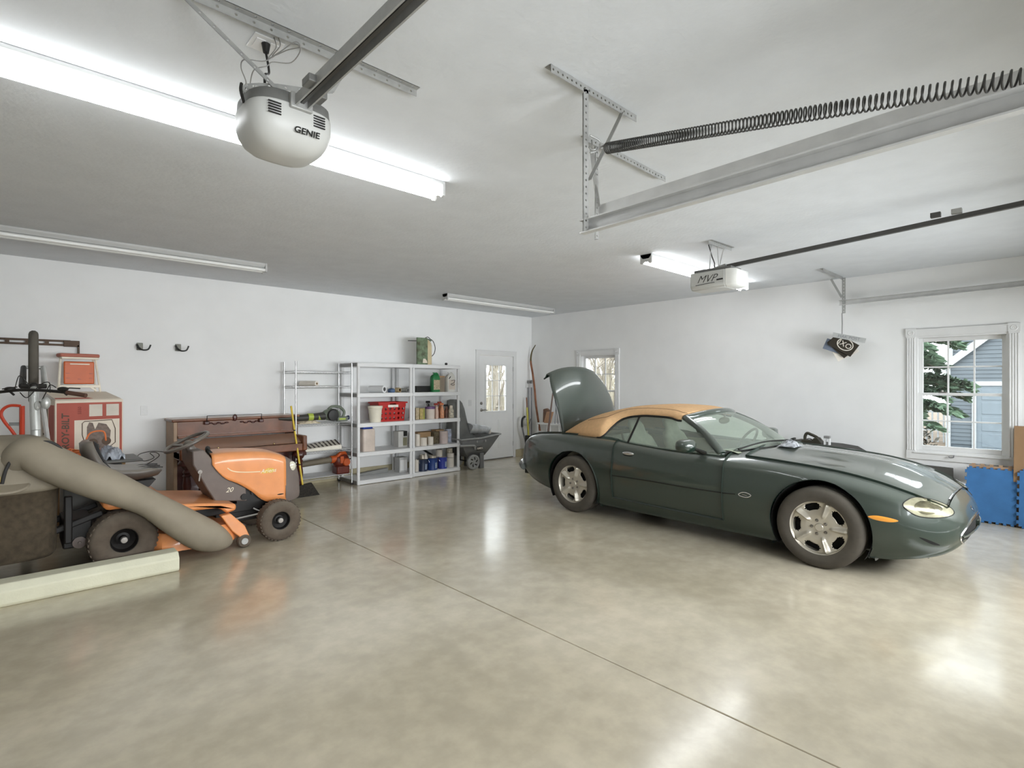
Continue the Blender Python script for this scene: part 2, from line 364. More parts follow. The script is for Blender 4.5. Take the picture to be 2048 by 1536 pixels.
# windows on the right wall: six-over-six double hung, fluted casing with corner blocks
def window(k, w):
    y0, y1, z0, z1 = w['y0'], w['y1'], w['z0'], w['z1']
    e = bpy.data.objects.new('window_%d' % k, None); COL.objects.link(e); e['kind'] = 'structure'; e.location = (XR, (y0 + y1) / 2, z0); ROOTM[e.name] = Matrix.Translation(e.location)
    c = 0.085; b = MB()
    for ya, yb in ((y0 - c, y0 + 0.004), (y1 - 0.004, y1 + c)):
        b.box(XR - 0.016, ya, z0 - 0.004, XR, yb, z1)
        for q in range(4):
            yy = ya + (yb - ya) * (q + 0.5) / 4; b.cyl((XR - 0.016, yy, z0 + 0.02), (XR - 0.016, yy, z1 - 0.02), 0.0075, 8)
        b.box(XR - 0.024, ya - 0.006, z1, XR, yb + 0.006, z1 + c + 0.01).lathe([(0.0, 0), (0.012, 0.004), (0.016, 0), (0.026, 0.005), (0.034, 0)], (XR - 0.024, (ya + yb) / 2, z1 + c / 2), (-1, 0, 0), 16)
    b.box(XR - 0.018, y0 + 0.004, z1, XR, y1 - 0.004, z1 + c).box(XR - 0.026, y0 + 0.004, z1 + c - 0.012, XR, y1 - 0.004, z1 + c)
    b.box(XR - 0.018, y0 - c, z0 - c, XR, y1 + c, z0 - 0.004).box(XR - 0.03, y0 - 0.01, z0 - 0.012, XR, y1 + 0.01, z0)
    b.build('casing', MT, e, world=True)
    j = MB()   # jamb
    j.box(XR, y0, z0, XR + T, y0 + 0.022, z1).box(XR, y1 - 0.022, z0, XR + T, y1, z1).box(XR, y0 + 0.022, z1 - 0.022, XR + T, y1 - 0.022, z1).box(XR, y0 + 0.022, z0, XR + T, y1 - 0.022, z0 + 0.025)
    j.build('jamb', MT, e, world=True)
    zm = (z0 + z1) / 2 + 0.0
    for nm, xs, za, zb in (('upper_sash', XR + 0.075, zm - 0.016, z1 - 0.022), ('lower_sash', XR + 0.04, z0 + 0.025, zm + 0.016)):
        f = MB(); s = 0.042; ya, yb = y0 + 0.022, y1 - 0.022
        bt = 0.032 if nm == 'upper_sash' else 0.055; tp = 0.045 if nm == 'upper_sash' else 0.032
        f.box(xs, ya, za, xs + 0.033, ya + s, zb).box(xs, yb - s, za, xs + 0.033, yb, zb).box(xs, ya + s, zb - tp, xs + 0.033, yb - s, zb).box(xs, ya + s, za, xs + 0.033, yb - s, za + bt)
        sh = f.build(nm, MT, e, world=True, bevel=0.003)
        gy0, gy1, gz0, gz1 = ya + s, yb - s, za + bt, zb - tp
        for i in range(3):
            for q in range(2):
                MB().box(xs + 0.014, gy0 + (gy1 - gy0) * i / 3, gz0 + (gz1 - gz0) * q / 2, xs + 0.018, gy0 + (gy1 - gy0) * (i + 1) / 3, gz0 + (gz1 - gz0) * (q + 1) / 2).build('pane', MG, sh, world=True)
        for i in (1, 2):
            yy = gy0 + (gy1 - gy0) * i / 3; MB().box(xs + 0.004, yy - 0.008, gz0, xs + 0.028, yy + 0.008, gz1).build('muntin', MT, sh, world=True, bevel=0.002)
        zz = (gz0 + gz1) / 2; MB().box(xs + 0.003, gy0, zz - 0.008, xs + 0.027, gy1, zz + 0.008).build('muntin', MT, sh, world=True, bevel=0.002)
        if nm == 'lower_sash': MB().box(xs - 0.004, (gy0 + gy1) / 2 + 0.13, zb, xs + 0.02, (gy0 + gy1) / 2 + 0.2, zb + 0.012).cyl((xs + 0.005, (gy0 + gy1) / 2 + 0.165, zb + 0.012), (xs + 0.005, (gy0 + gy1) / 2 + 0.165, zb + 0.03), 0.01, 10).build('sash_lock', MSN, sh, world=True)
    return e
window(1, w1); window(2, w2)

# ================================================================== fluorescent fixtures
MFX = mat('fixture_white_enamel', '#bdbdbb', 0.35, var=0.01)
MTB = mat('glowing_tube', '#ffffff', 0.3, emit=TUBE, emcol=(0.95, 0.98, 1.0, 1))
MTO = mat('unlit_tube', '#e9e9e6', 0.22, var=0.01, coat=0.4)
def fixture(x0, x1, y, lit, label):
    t = thing('fluorescent_fixture', label, 'light', ((x0 + x1) / 2, y, ZC - 0.001), group=None)
    L = (x1 - x0) / 2
    b = MB().prismX([(-0.065, 0), (-0.065, -0.018), (-0.04, -0.05), (0.04, -0.05), (0.065, -0.018), (0.065, 0)], -L, L)
    b.build('housing', MFX, t, bevel=0.002)
    for s in (-1, 1):
        MB().prismX([(-0.07, 0), (-0.07, -0.095), (-0.045, -0.105), (-0.02, -0.08), (0.02, -0.08), (0.045, -0.105), (0.07, -0.095), (0.07, 0)], s * L, s * (L - 0.02)).build('end_cap', MFX, t, bevel=0.003)
        MB().cyl((-L + 0.02, s * 0.045, -0.074), (L - 0.02, s * 0.045, -0.074), 0.019, 14).build('tube', MTB if lit else MTO, t)
fixture(-0.26, 2.16, 3.03, True, 'long lit twin tube ceiling light behind the round opener motor')
fixture(-5.38, -2.96, 3.03, True, 'added unseen twin tube ceiling light brightening the left of the room')  # extra fixture out of view, added to brighten the left side
fixture(-0.27, 2.15, 6.45, False, 'unlit twin tube ceiling light above the bicycle and box')
fixture(4.85, 7.27, 6.66, False, 'unlit twin tube ceiling light above the shelves and back door')
fixture(4.92, 7.34, 3.16, True, 'lit twin tube ceiling light behind the boxy opener above the car')
# ================================================================== the convertible
def pchip(xs, ys):
    xs = np.array(xs, float); ys = np.array(ys, float); o = np.argsort(xs); xs = xs[o]; ys = ys[o]; h = np.diff(xs); d = np.diff(ys) / h; n = len(xs); m = np.zeros(n)
    for i in range(1, n - 1):
        if d[i - 1] * d[i] > 0:
            w1_ = 2 * h[i] + h[i - 1]; w2_ = h[i] + 2 * h[i - 1]; m[i] = (w1_ + w2_) / (w1_ / d[i - 1] + w2_ / d[i])
    m[0] = d[0]; m[-1] = d[-1]
    def f(x):
        x = min(max(x, xs[0]), xs[-1]); i = min(max(int(np.searchsorted(xs, x) - 1), 0), n - 2); t = (x - xs[i]) / h[i]
        return float((1 + 2 * t) * (1 - t) ** 2 * ys[i] + t * (1 - t) ** 2 * h[i] * m[i] + t * t * (3 - 2 * t) * ys[i + 1] + t * t * (t - 1) * h[i] * m[i + 1])
    return f
def tab(s):
    a = [float(q) for q in s.split()]; return pchip(a[0::2], a[1::2])
WM = tab('-2.48 .02 -2.465 .33 -2.43 .5 -2.36 .64 -2.25 .75 -2.1 .825 -1.8 .88 -1.3 .905 -.7 .9 0 .9 .7 .9 1.3 .9 1.6 .885 1.8 .845 1.93 .785 2.03 .7 2.1 .6 2.15 .48 2.18 .34 2.2 .02')
ZC_ = tab('-2.48 .46 -2.46 .55 -2.42 .68 -2.35 .77 -2.2 .84 -1.9 .885 -1.6 .9 -.9 .9 .3 .9 .7 .885 .9 .875 1.15 .862 1.44 .84 1.66 .8 1.82 .745 1.94 .685 2.04 .625 2.1 .585 2.15 .53 2.18 .47 2.2 .41')
ZS = tab('-2.48 .43 -2.46 .5 -2.42 .6 -2.35 .7 -2.2 .785 -1.9 .84 -1.4 .865 -.95 .86 -.5 .82 0 .79 .5 .785 .9 .775 1.3 .745 1.6 .695 1.8 .64 1.95 .585 2.05 .54 2.12 .49 2.165 .45 2.2 .4')
ZB = tab('-2.48 .42 -2.35 .38 -2.2 .33 -2 .26 -1.7 .2 -1 .14 0 .13 1 .13 1.7 .15 1.9 .18 2.05 .215 2.12 .25 2.165 .29 2.19 .33 2.2 .37')
ZM = tab('-2.48 .44 -2.3 .47 -1.9 .52 -1.3 .55 0 .5 .8 .48 1.3 .5 1.8 .44 2.05 .4 2.2 .385')
def half(u):
    wm = WM(u); zc = ZC_(u); zs = ZS(u); zb = ZB(u); zm = ZM(u); ws = wm * 0.93; wh = wm * (0.93 if u > -0.2 else 0.93 - 0.04 * min(1, (-0.2 - u)))
    bul = 0.02 * max(0, min(1, (u - 0.6) / 0.4)) * max(0, min(1, (2.1 - u) / 0.3))
    c = [(0, zb), (0.5 * ws, zb), (ws - 0.06 * wm, zb), (ws, zb + 0.035), (ws + 0.75 * (wm - ws), zb + (zm - zb) * 0.5), (wm, zm), (wm - 0.3 * (wm - wh), zm + (zs - zm) * 0.6),
         (wh, zs), (wh * 0.76, zs + (zc - zs) * 0.58 - bul * 0.5), (wh * 0.42, zs + (zc - zs) * 0.93 - bul), (0.17 * wh, zc + bul * 0.4), (0, zc + bul * 0.2)]
    return smooth([(0, a, b) for a, b in c], 5)
us = []
for a, b, k in ((-2.48, -2.4, 14), (-2.4, -2.2, 12), (-2.2, 1.9, 176), (1.9, 2.12, 14), (2.12, 2.2, 14)): us += list(np.linspace(a, b, k, endpoint=False))
us.append(2.2); US = us; NU = len(US)
def PU(u): return u if u < 1.9 else 1.9 + (u - 1.9) * 0.92
GR = [[Vector((PU(u), p.y, p.z)) for p in half(u)] for u in US]; NJ = len(GR[0])      # 56 points, bottom to top
def near_u(x): return min(range(NU), key=lambda i: abs(US[i] - x))
CARX, CARY = 5.65, 2.746
car = thing('convertible_car', 'dark green convertible with tan soft top and raised trunk lid', 'car', (CARX, CARY, 0), -PI / 2)
CM = ROOTM[car.name]
MPT = mat('dark_green_paint', '#10251c', 0.34, metal=0.15, var=0.05, vs=60, coat=1.0, dust=0.36, dcol='#8f938b', dmin=-0.4)
MBK = mat('black_rubber_trim', '#15140f', 0.6, var=0.1); MCH = mat('bright_chrome', '#d8d8d8', 0.14, metal=1.0, var=0.02)
MWEL = mat('wheel_well_liner', '#0c0b09', 0.9)
WHS = (1.294, -1.294); WZ = 0.335; AR = 0.372
i_dr0, i_dr1 = near_u(-0.73), near_u(0.5); j_sill, j_belt = 18, 37
i_hd0, i_hd1 = near_u(0.64), near_u(2.075); j_hd = 38
i_tr0, i_tr1 = near_u(-2.36), near_u(-1.62); j_tr = 38
i_ck0, i_ck1 = near_u(-1.6), near_u(0.5)
def region(i, j):
    if i_dr0 <= i < i_dr1 and j_sill <= j < j_belt: return 'door'
    if i_hd0 <= i < i_hd1 and j >= j_hd: return 'hood'
    if i_tr0 <= i < i_tr1 and j >= j_tr: return None
    if i_ck0 <= i < i_ck1 and j >= j_belt: return None
    return 'body'
def in_arch(p, k=1.0): return any((p.x - w) ** 2 + (p.z - WZ) ** 2 < (AR * k) ** 2 for w in WHS)
def grid_mesh(side, want, gap=0.0035):
    # faces of one region on one side (side -1 right, 1 left; hood takes both)
    vs = {}; V = []; F = []
    def vid(i, j, s):
        if j == 0 or j == NJ - 1: s_ = 0
        else: s_ = s
        k = (i, j, s_)
        if k not in vs:
            p = GR[i][j].copy(); p.y *= s; vs[k] = len(V); V.append(p)
        return vs[k]
    for s in side:
        for i in range(NU - 1):
            for j in range(NJ - 1):
                if region(i, j) != want: continue
                q = [GR[i][j], GR[i + 1][j], GR[i + 1][j + 1], GR[i][j + 1]]; c = sum(q, Vector()) / 4
                if want == 'body' and abs(c.y) > 0.5 and j < 40:
                    if j < 13:
                        if any(abs(c.x - w) < AR - 0.004 for w in WHS): continue
                    elif in_arch(c): continue
                f = (vid(i, j, s), vid(i + 1, j, s), vid(i + 1, j + 1, s), vid(i, j + 1, s))
                F.append(f if s > 0 else f[::-1])
    # snap the arch rim on to the circle
    if want == 'body':
        cnt = {}
        for f in F:
            for a in range(4): e = tuple(sorted((f[a], f[(a + 1) % 4]))); cnt[e] = cnt.get(e, 0) + 1
        rim = {v for e, c in cnt.items() if c == 1 for v in e}
        for v in rim:
            p = V[v]
            for w in WHS:
                d = math.hypot(p.x - w, p.z - WZ)
                if abs(d - AR) < 0.035 and abs(p.y) > 0.5 and p.z > 0.14: k = AR / max(d, 1e-6); p.x = w + (p.x - w) * k; p.z = WZ + (p.z - WZ) * k
    return V, F
def panel(name, side, want, depth=0.016, gap=0.0035):
    V, F = grid_mesh(side, want)
    bm = bmesh.new(); bv = [bm.verts.new(p) for p in V]
    for f in F:
        try: bm.faces.new([bv[a] for a in f])
        except ValueError: pass
    bm.normal_update()
    be = [e for e in bm.edges if len(e.link_faces) == 1]
    ctr = {}
    for e in be:
        for v in e.verts: ctr.setdefault(v, Vector())
        fc = e.link_faces[0].calc_center_median(); mid = (e.verts[0].co + e.verts[1].co) / 2; d = (fc - mid); t = (e.verts[1].co - e.verts[0].co).normalized(); d -= t * d.dot(t)
        if d.length > 1e-7: d.normalize()
        for v in e.verts: ctr[v] += d
    nrm = {v: v.normal.copy() for v in ctr}
    if want != 'body':
        for v, d in ctr.items():
            if d.length > 1e-6: v.co += d.normalized() * gap
    r = bmesh.ops.extrude_edge_only(bm, edges=be); nv = [g for g in r['geom'] if isinstance(g, bmesh.types.BMVert)]
    old = {}
    for g in nv:   # find partner
        for e in g.link_edges:
            o = e.other_vert(g)
            if o in nrm: old[g] = o
    for g in nv:
        o = old.get(g)
        if o is not None:
            g.co = o.co - nrm[o] * depth
    me = bpy.data.meshes.new(name); bm.normal_update(); bmesh.ops.recalc_face_normals(bm, faces=bm.faces); bm.to_mesh(me); bm.free()
    me.materials.append(MPT); me.shade_smooth(); me.set_sharp_from_angle(angle=math.radians(32))
    o = bpy.data.objects.new(name, me); COL.objects.link(o); o.parent = car; ROOTM[o.name] = CM; return o
body = panel('body_shell', (-1, 1), 'body', 0.02)
hood = panel('hood', (-1, 1), 'hood'); door_r = panel('door', (-1,), 'door'); door_l = panel('door', (1,), 'door')
# dark backing under the panel gaps, slightly inside the skin
bk = MB()
for s in (-1, 1):
    for a, b, c, d in ((i_dr0 - 1, i_dr1 + 1, j_sill - 1, j_belt), (i_hd0 - 1, i_hd1 + 1, j_hd - 1, NJ - 1)):
        g = [[Vector((p.x, p.y * s * 0.985, p.z - 0.012 if c > 30 else p.z)) for p in GR[i][c:d + 1]] for i in range(a, b + 1)]
        bk.loft(g, closed=False, caps=False)
bk.build('inner_frame', MWEL, car)
# wheel wells
for w in WHS:
    for s in (-1, 1):
        wl_ = MB()
        ring = [Vector((w + AR * 1.0 * math.cos(a), 0, WZ + AR * 1.0 * math.sin(a))) for a in np.linspace(-0.55, PI + 0.55, 30)]
        yo = s * (WM(w) - 0.028); wl_.loft([[Vector((p.x, yo, p.z)) for p in ring], [Vector((p.x, s * 0.52, p.z)) for p in ring]], closed=False, caps=False)
        wl_.prismY([(p.x, p.z) for p in ring], s * 0.52, s * 0.5)
        wl_.build('wheel_well', MWEL, car)
MB().box(-1.9, -0.5, 0.15, 1.95, 0.5, 0.19).build('underbody', MWEL, car)
# ---- wheels
MTI = mat('dusty_tyre', '#4b463f', 0.85, var=0.12, vs=14, bump=0.2, dust=0.2); MRM = mat('silver_alloy', '#c3bdb0', 0.34, metal=0.45, var=0.05, vs=9)
def wheel(u, s):
    w = bpy.data.objects.new('wheel', None); COL.objects.link(w); w.parent = car; L = Matrix.Translation((u, s * 0.79, WZ - 0.008)); w.matrix_local = L; ROOTM[w.name] = CM @ L
    ax = (0, s, 0); R = 0.327
    tp = [(0.215, -0.1), (0.25, -0.112), (0.29, -0.11), (0.315, -0.098), (R, -0.075), (R, -0.05), (R - 0.006, -0.048), (R - 0.006, -0.04), (R, -0.038), (R, -0.006), (R - 0.006, -0.004), (R - 0.006, 0.004), (R, 0.006), (R, 0.038), (R - 0.006, 0.04), (R - 0.006, 0.048), (R, 0.05), (R, 0.075), (0.315, 0.098), (0.29, 0.11), (0.25, 0.112), (0.215, 0.1)]
    MB().lathe(tp, (0, 0, 0), ax, 56, caps=False).build('tyre', MTI, w, ang=50)
    f = MB(); f.lathe([(0.19, -0.09), (0.2, 0.02), (0.205, 0.075), (0.212, 0.092), (0.226, 0.1), (0.232, 0.094), (0.226, 0.08), (0.222, -0.09)], (0, 0, 0), ax, 56, caps=False)
    x, y, z = basis(ax); NA, NR = 100, 22; r0, r1 = 0.028, 0.207
    def P(a, r):
        k = a / (2 * PI) * 5; ph = abs((k % 1.0) - 0.5) * 2          # 1 on the spoke axis, 0 between
        sp = math.exp(-((1 - ph) * 5 * 0.2 / (0.115 + 0.05 * (0.2 - r) * 5)) ** 2 * 0.8)
        tr = max(0, min(1, (r - 0.075) / 0.03)) * max(0, min(1, (0.212 - r) / 0.02))
        h = 0.062 + 0.02 * (r / 0.2) ** 1.5 + 0.030 * sp * tr - 0.012 * (1 - sp) * max(0, min(1, (r - 0.1) / 0.06))
        return x * math.cos(a) * r + y * math.sin(a) * r + z * h
    vs = [P(2 * PI * i / NA, r0 + (r1 - r0) * j / NR) for i in range(NA) for j in range(NR + 1)]; fs = []
    for i in range(NA):
        for j in range(NR):
            a = (i + 0.5) / NA * 5; ph = abs((a % 1.0) - 0.5) * 2; r = r0 + (r1 - r0) * (j + 0.5) / NR
            lim = 0.56 - 0.9 * ((r - 0.172) / 0.06) ** 2
            if 0.142 < r < 0.196 and ph < lim: continue
            i2 = (i + 1) % NA; fs.append((i * (NR + 1) + j, i2 * (NR + 1) + j, i2 * (NR + 1) + j + 1, i * (NR + 1) + j + 1))
    f2 = MB(); f2.add(vs, fs); rm = f.build('rim', MRM, w); f2.build('spoke_face', MRM, w, solid=0.006, ang=50)
    MB().cyl(z * -0.03, z * 0.03, 0.19, 30).build('brake_disc', MWEL, w)
    MB().lathe([(0.032, 0.05), (0.032, 0.072), (0.027, 0.078), (0.0, 0.078)], (0, 0, 0), ax, 24).build('hub_cap', MRM, w)
    for q in range(5):
        a = 2 * PI * (q + 0.5) / 5; c = x * math.cos(a) * 0.057 + y * math.sin(a) * 0.057
        MB().lathe([(0.013, 0.05), (0.013, 0.07), (0.009, 0.078), (0.0, 0.08)], c, ax, 12).build('wheel_nut', MSN, w)
    return w
for u in WHS:
    for s in (-1, 1): wheel(u, s)
# ---- decals set on the skin by looking along a ray from a given outside point
_me = body.data; SKB = BVHTree.FromPolygons([v.co for v in _me.vertices] + [], [tuple(p.vertices) for p in _me.polygons])
HVm = hood.data; SKH = BVHTree.FromPolygons([v.co for v in HVm.vertices], [tuple(p.vertices) for p in HVm.polygons])
DVm = door_r.data; SKD = BVHTree.FromPolygons([v.co for v in DVm.vertices], [tuple(p.vertices) for p in DVm.polygons])
CI = CM.inverted()
def hit(px, py):
    o = CI @ Vector((0, 0, CAM_H)); d = (CI.to_3x3() @ Vector(ray(px, py))).normalized(); best = None
    for B in (SKB, SKH, SKD):
        h = B.ray_cast(o, d)
        if h[0] is not None and (best is None or h[3] < best[3]): best = h
    if best is None: return None
    n = best[1]
    if n.dot(d) > 0: n = -n
    return best[0], n
def skin_patch(outline, rise=0.006, base=0.0015, rings=4, k=4):
    pts = smooth([(a, b, 0) for a, b in outline], k, closed=True); c = sum(pts, Vector()) / len(pts); R = []
    for r in range(rings + 1):
        f = r / rings; row = []
        for p in pts:
            q = c + (p - c) * max(f, 0.02); h = hit(q.x, q.y)
            if h is None: h = row[-1][1] if row else hit(c.x, c.y); row.append((None, h)); continue
            row.append((h[0] + h[1] * (base + rise * (1 - f ** 2)), h))
        R.append([a if a is not None else b[0] for a, b in row])
    return R
def build_sym(name, rings, m, closed=True, **kw):
    out = []
    for s in (1, -1):
        b = MB(); b.loft([[Vector((p.x, p.y * s, p.z)) for p in r] for r in rings], closed=closed, caps=False); out.append(b.build(name, m, car, fixn=False, **kw))
    return out
HL = [(1806, 1012), (1815, 1000), (1836, 994), (1870, 1001), (1896, 1012), (1908, 1025), (1898, 1033), (1868, 1036), (1832, 1031)]
MHL = mat('headlamp_reflector', '#98947c', 0.3, metal=0.3, var=0.3, vs=14, coat=0.5)
hr = skin_patch(HL, 0.004, 0.0015); build_sym('headlamp', hr, MHL)
for s in (1, -1): MB().tube([Vector((p.x, p.y * s, p.z)) for p in hr[-1]], 0.0035, 6, closed=True).build('lamp_seal', MBK, car)
build_sym('lamp_reflector', skin_patch([(1828, 1014), (1840, 1003), (1866, 1006), (1884, 1018), (1872, 1027), (1846, 1028)], 0.004, 0.006), mat('lamp_bowl', '#6f6b55', 0.25, metal=0.5, var=0.4, vs=20, coat=0.6))
MAM = mat('amber_lens', '#e59a3c', 0.3, var=0.08, coat=0.6)
build_sym('side_marker', skin_patch([(1735, 1033), (1752, 1031), (1780, 1036), (1797, 1042), (1780, 1044.5), (1752, 1040)], 0.004, 0.002), MAM)
# fender badge: chrome ring around a dark oval with a figure
bd = skin_patch([(1477, 989), (1484, 985), (1494, 986), (1502, 991), (1495, 994.5), (1484, 993)], 0.001, 0.002)
build_sym('fender_badge', bd, MPT)
for s in (1, -1): MB().tube([Vector((p.x, p.y * s, p.z)) for p in bd[-1]], 0.004, 6, closed=True).tube([Vector((p.x, p.y * s, p.z)) for p in [bd[2][2], bd[1][1], bd[0][0], bd[2][14]]], 0.003, 5).build('badge_ring', MCH, car)
# side rubbing strip and door handle
def skin_line(px, off=0.003):
    out = []
    for p in px:
        h = hit(*p)
        if h: out.append(h[0] + h[1] * off)
    return out
ln = skin_line([(1225, 951), (1262, 956), (1300, 962), (1345, 970), (1400, 979), (1448, 986), (1470, 988)])
for s in (1, -1):
    if len(ln) > 1: MB().tube([Vector((p.x, p.y * s, p.z)) for p in smooth(ln, 4)], 0.005, 6, sy=1.0).build('rubbing_strip', MBK, car)
hd = hit(1256, 907)
if hd:
    for s in (1, -1):
        c = Vector((hd[0].x, hd[0].y * s, hd[0].z)); sg = -s
        b = MB(); b.sphere(c, 1.0, 16, 9, (0.075, 0.016, 0.02)); b.build('door_handle', MCH, car)
        MB().sphere(c - Vector((0, 0, 0.018)), 1.0, 12, 7, (0.07, 0.009, 0.014)).build('handle_recess', MBK, car)
# front grille mouth, set into the nose
def nose(y, z):
    h = SKB.ray_cast(Vector((3.2, y, z)), Vector((-1, 0, 0)))
    return h[0] if h[0] is not None else Vector((1.9, y, z))
gw, gh, gzc = 0.47, 0.092, 0.345
oval = [(gw * math.cos(a) * (1 if True else 1), gzc + gh * math.sin(a) * (1 if math.sin(a) > 0 else 1.15)) for a in np.linspace(0, 2 * PI, 49)[:-1]]
rg = [[nose(y * f, gzc + (z - gzc) * f) + Vector((0.002, 0, 0)) for y, z in oval] for f in (1.0, 0.75, 0.5, 0.25, 0.02)]
MB().loft(rg, caps=False).build('grille_mouth', MWEL, car)
MB().tube(rg[0], 0.008, 6, closed=True).build('grille_surround', MCH, car)
MB().tube([nose(y, gzc) + Vector((0.012, 0, 0)) for y in np.linspace(-gw * 0.97, gw * 0.97, 21)], 0.007, 6).build('splitter_bar', MPT, car)
MB().lathe([(0, 0.0), (0.022, 0.002), (0.027, 0.0)], nose(0, 0.49) + Vector((0.004, 0, 0)), (0.9, 0, 0.5), 16).build('nose_badge', MCH, car)
hf = []
for y in np.linspace(-0.34, 0.34, 15):
    j = SKH.ray_cast(Vector((PU(US[i_hd1]) - 0.012, y, 2)), Vector((0, 0, -1)))
    if j[0] is not None: hf.append(j[0] + Vector((0.004, 0, 0.0)))
if len(hf) > 3: MB().tube(hf, 0.006, 6).build('hood_edge_trim', MCH, car)
lic = [(1838, 1075), (1852, 1078), (1880, 1090), (1862, 1088)]
q = skin_patch(lic, 0.0, 0.002); build_sym('bumper_intake', q, MWEL)
# rear lamp and bumper corner
MRL = mat('red_lens', '#6d1f1a', 0.25, coat=0.8)
for s in (1, -1):
    R = []
    for f in (0.02, 0.4, 0.75, 1.0):
        row = []
        for a in np.linspace(0, 2 * PI, 25)[:-1]:
            y = 0.46 + 0.13 * f * math.cos(a); z = 0.64 + 0.055 * f * math.sin(a); h = SKB.ray_cast(Vector((-3.2, y * s, z)), Vector((1, 0, 0)))
            row.append((h[0] if h[0] is not None else Vector((-2.3, y * s, z))) - Vector((0.006 * (1.2 - f), 0, 0)))
        R.append(row)
    MB().loft(R, caps=False).build('tail_lamp', MRL, car)
bmp = []
for s_ in np.linspace(-1, 1, 41):
    a = s_ * PI / 2 * 0.93; yy = math.sin(a) * 0.80
    u = min(US, key=lambda q: abs(WM(q) - abs(yy)) + (10 if q > -1.9 else 0)) if abs(yy) > 0.3 else -2.465 + abs(yy) * 0.01
    bmp.append(Vector((u - 0.02, yy, 0.42)))
MB().tube(smooth(bmp[::2], 3), 0.035, 10, sy=1.25).build('rear_bumper', MPT, car)
MB().tube([p + Vector((-0.012, 0, 0.048)) for p in smooth(bmp[::2], 3)], 0.008, 6).build('bumper_bead', MCH, car)

# ---- cabin
belt = [Vector((US[i], GR[i][j_belt].y, GR[i][j_belt].z)) for i in range(NU)]
def belt_at(u): i = near_u(u); return belt[i]
MIN = mat('cabin_lining', '#8d8a76', 0.8, var=0.1); MST = mat('pale_seat_cover', '#c9cfc0', 0.6, var=0.15, vs=12, bump=0.4, bs=14)
tb = MB()
tb.box(-1.55, -0.68, 0.25, 0.5, 0.68, 0.28)
for s in (-1, 1): tb.box(-1.55, s * 0.66, 0.25, 0.55, s * 0.70, 0.81)
tb.box(-1.57, -0.7, 0.25, -1.53, 0.7, 0.86)
tb.build('cabin_tub', MIN, car)
# dash: one long soft cowl
dsh = MB(); rows = []
for t in np.linspace(0, 1, 7):
    rows.append([Vector((0.66 - 0.42 * t - 0.2 * abs(v) ** 2, v, 0.79 + 0.075 * math.sin(PI * (0.25 + 0.75 * t)) - (0.16 if t > 0.99 else 0))) for v in np.linspace(-0.7, 0.7, 15)])
dsh.loft(rows, closed=False, caps=False); dsh.build('dashboard', mat('dash_leather', '#a9b098', 0.6), car)
sw = MB(); sc_ = Vector((0.18, 0.37, 0.83)); x, y, z = basis((-0.85, 0, 0.5)); sw.tube([sc_ + x * 0.185 * math.cos(a) + y * 0.185 * math.sin(a) for a in np.linspace(0, 2 * PI, 33)[:-1]], 0.014, 8, closed=True)
for a in (0, PI, -PI / 2): sw.bar(sc_ - z * 0.02, sc_ + x * 0.18 * math.cos(a) + y * 0.18 * math.sin(a), 0.04, 0.012)
sw.cyl(sc_, sc_ - z * 0.25, 0.03, 10); sw.sphere(sc_ - z * 0.01, 0.055, 12, 7); sw.build('steering_wheel', mat('wheel_leather', '#4b4a40', 0.5), car)
for v in (-0.37, 0.37):
    b = MB()
    def ring(c, hw, hd, tilt, n=18):
        return [c + Vector((math.copysign(abs(math.cos(a)) ** 0.6, math.cos(a)) * hd * tilt, math.copysign(abs(math.sin(a)) ** 0.6, math.sin(a)) * hw, -math.cos(a) * hd * (0.25 if tilt > 0.9 else 0))) for a in np.linspace(0, 2 * PI, n + 1)[:-1]]
    b.loft([ring(Vector((-0.28, v, 0.3)), 0.25, 0.26, 0.7), ring(Vector((-0.28, v, 0.46)), 0.26, 0.27, 0.7), ring(Vector((-0.28, v, 0.52)), 0.24, 0.25, 0.7)])
    b.loft([ring(Vector((-0.52 - 0.42 * (h - 0.4), v, h)), w_, d_, 1) for h, w_, d_ in ((0.42, 0.25, 0.08), (0.6, 0.26, 0.075), (0.78, 0.25, 0.065), (0.88, 0.21, 0.055), (0.93, 0.13, 0.045), (1.02, 0.125, 0.045), (1.07, 0.09, 0.03))])
    b.build('front_seat', MST, car, ang=60)
b = MB()
for v in (-0.3, 0.3): b.loft([[Vector((-1.12 - 0.25 * (h - 0.4) + 0.07 * math.cos(a), v + 0.27 * math.sin(a), h)) for a in np.linspace(0, 2 * PI, 17)[:-1]] for h in (0.35, 0.6, 0.82, 0.86)])
b.box(-1.2, -0.6, 0.3, -0.8, 0.6, 0.45); b.build('rear_seat', MST, car, ang=60)
# windscreen between a cowl arc and a header arc
def cowl(v): return Vector((0.74 - 0.30 * (v / 0.76) ** 2, v, 0.868 - 0.045 * (v / 0.76) ** 2))
def header(v): return Vector((0.075 - 0.11 * (v / 0.56) ** 2, v, 1.195 - 0.06 * (v / 0.56) ** 2))
def ws(s, t): a = cowl(0.76 * s); b_ = header(0.56 * s); p = a.lerp(b_, t); p += Vector((0.35, 0, 0.6)).normalized() * 0.035 * math.sin(PI * t); return p
MCG = glass_mat('car_glass', (0.84, 0.92, 0.85), 0.10, film=0.2)
MB().grid(lambda i, j: ws(-1 + 2 * i, j), 24, 10).build('windscreen', MCG, car)
edge = [ws(-1, t) for t in np.linspace(0, 1, 10)]
top = [ws(s, 1) for s in np.linspace(-1, 1, 15)]; edge2 = [ws(1, t) for t in np.linspace(1, 0, 10)]
fr_ = edge[:-1] + top + edge2[1:]
rr_ = [0.042 if (i < 4 or i > len(fr_) - 5) else 0.034 for i in range(len(fr_))]
MB().tube([p + Vector((-0.012, 0, 0.0)) for p in fr_], rr_, 10).build('windscreen_frame', MPT, car)
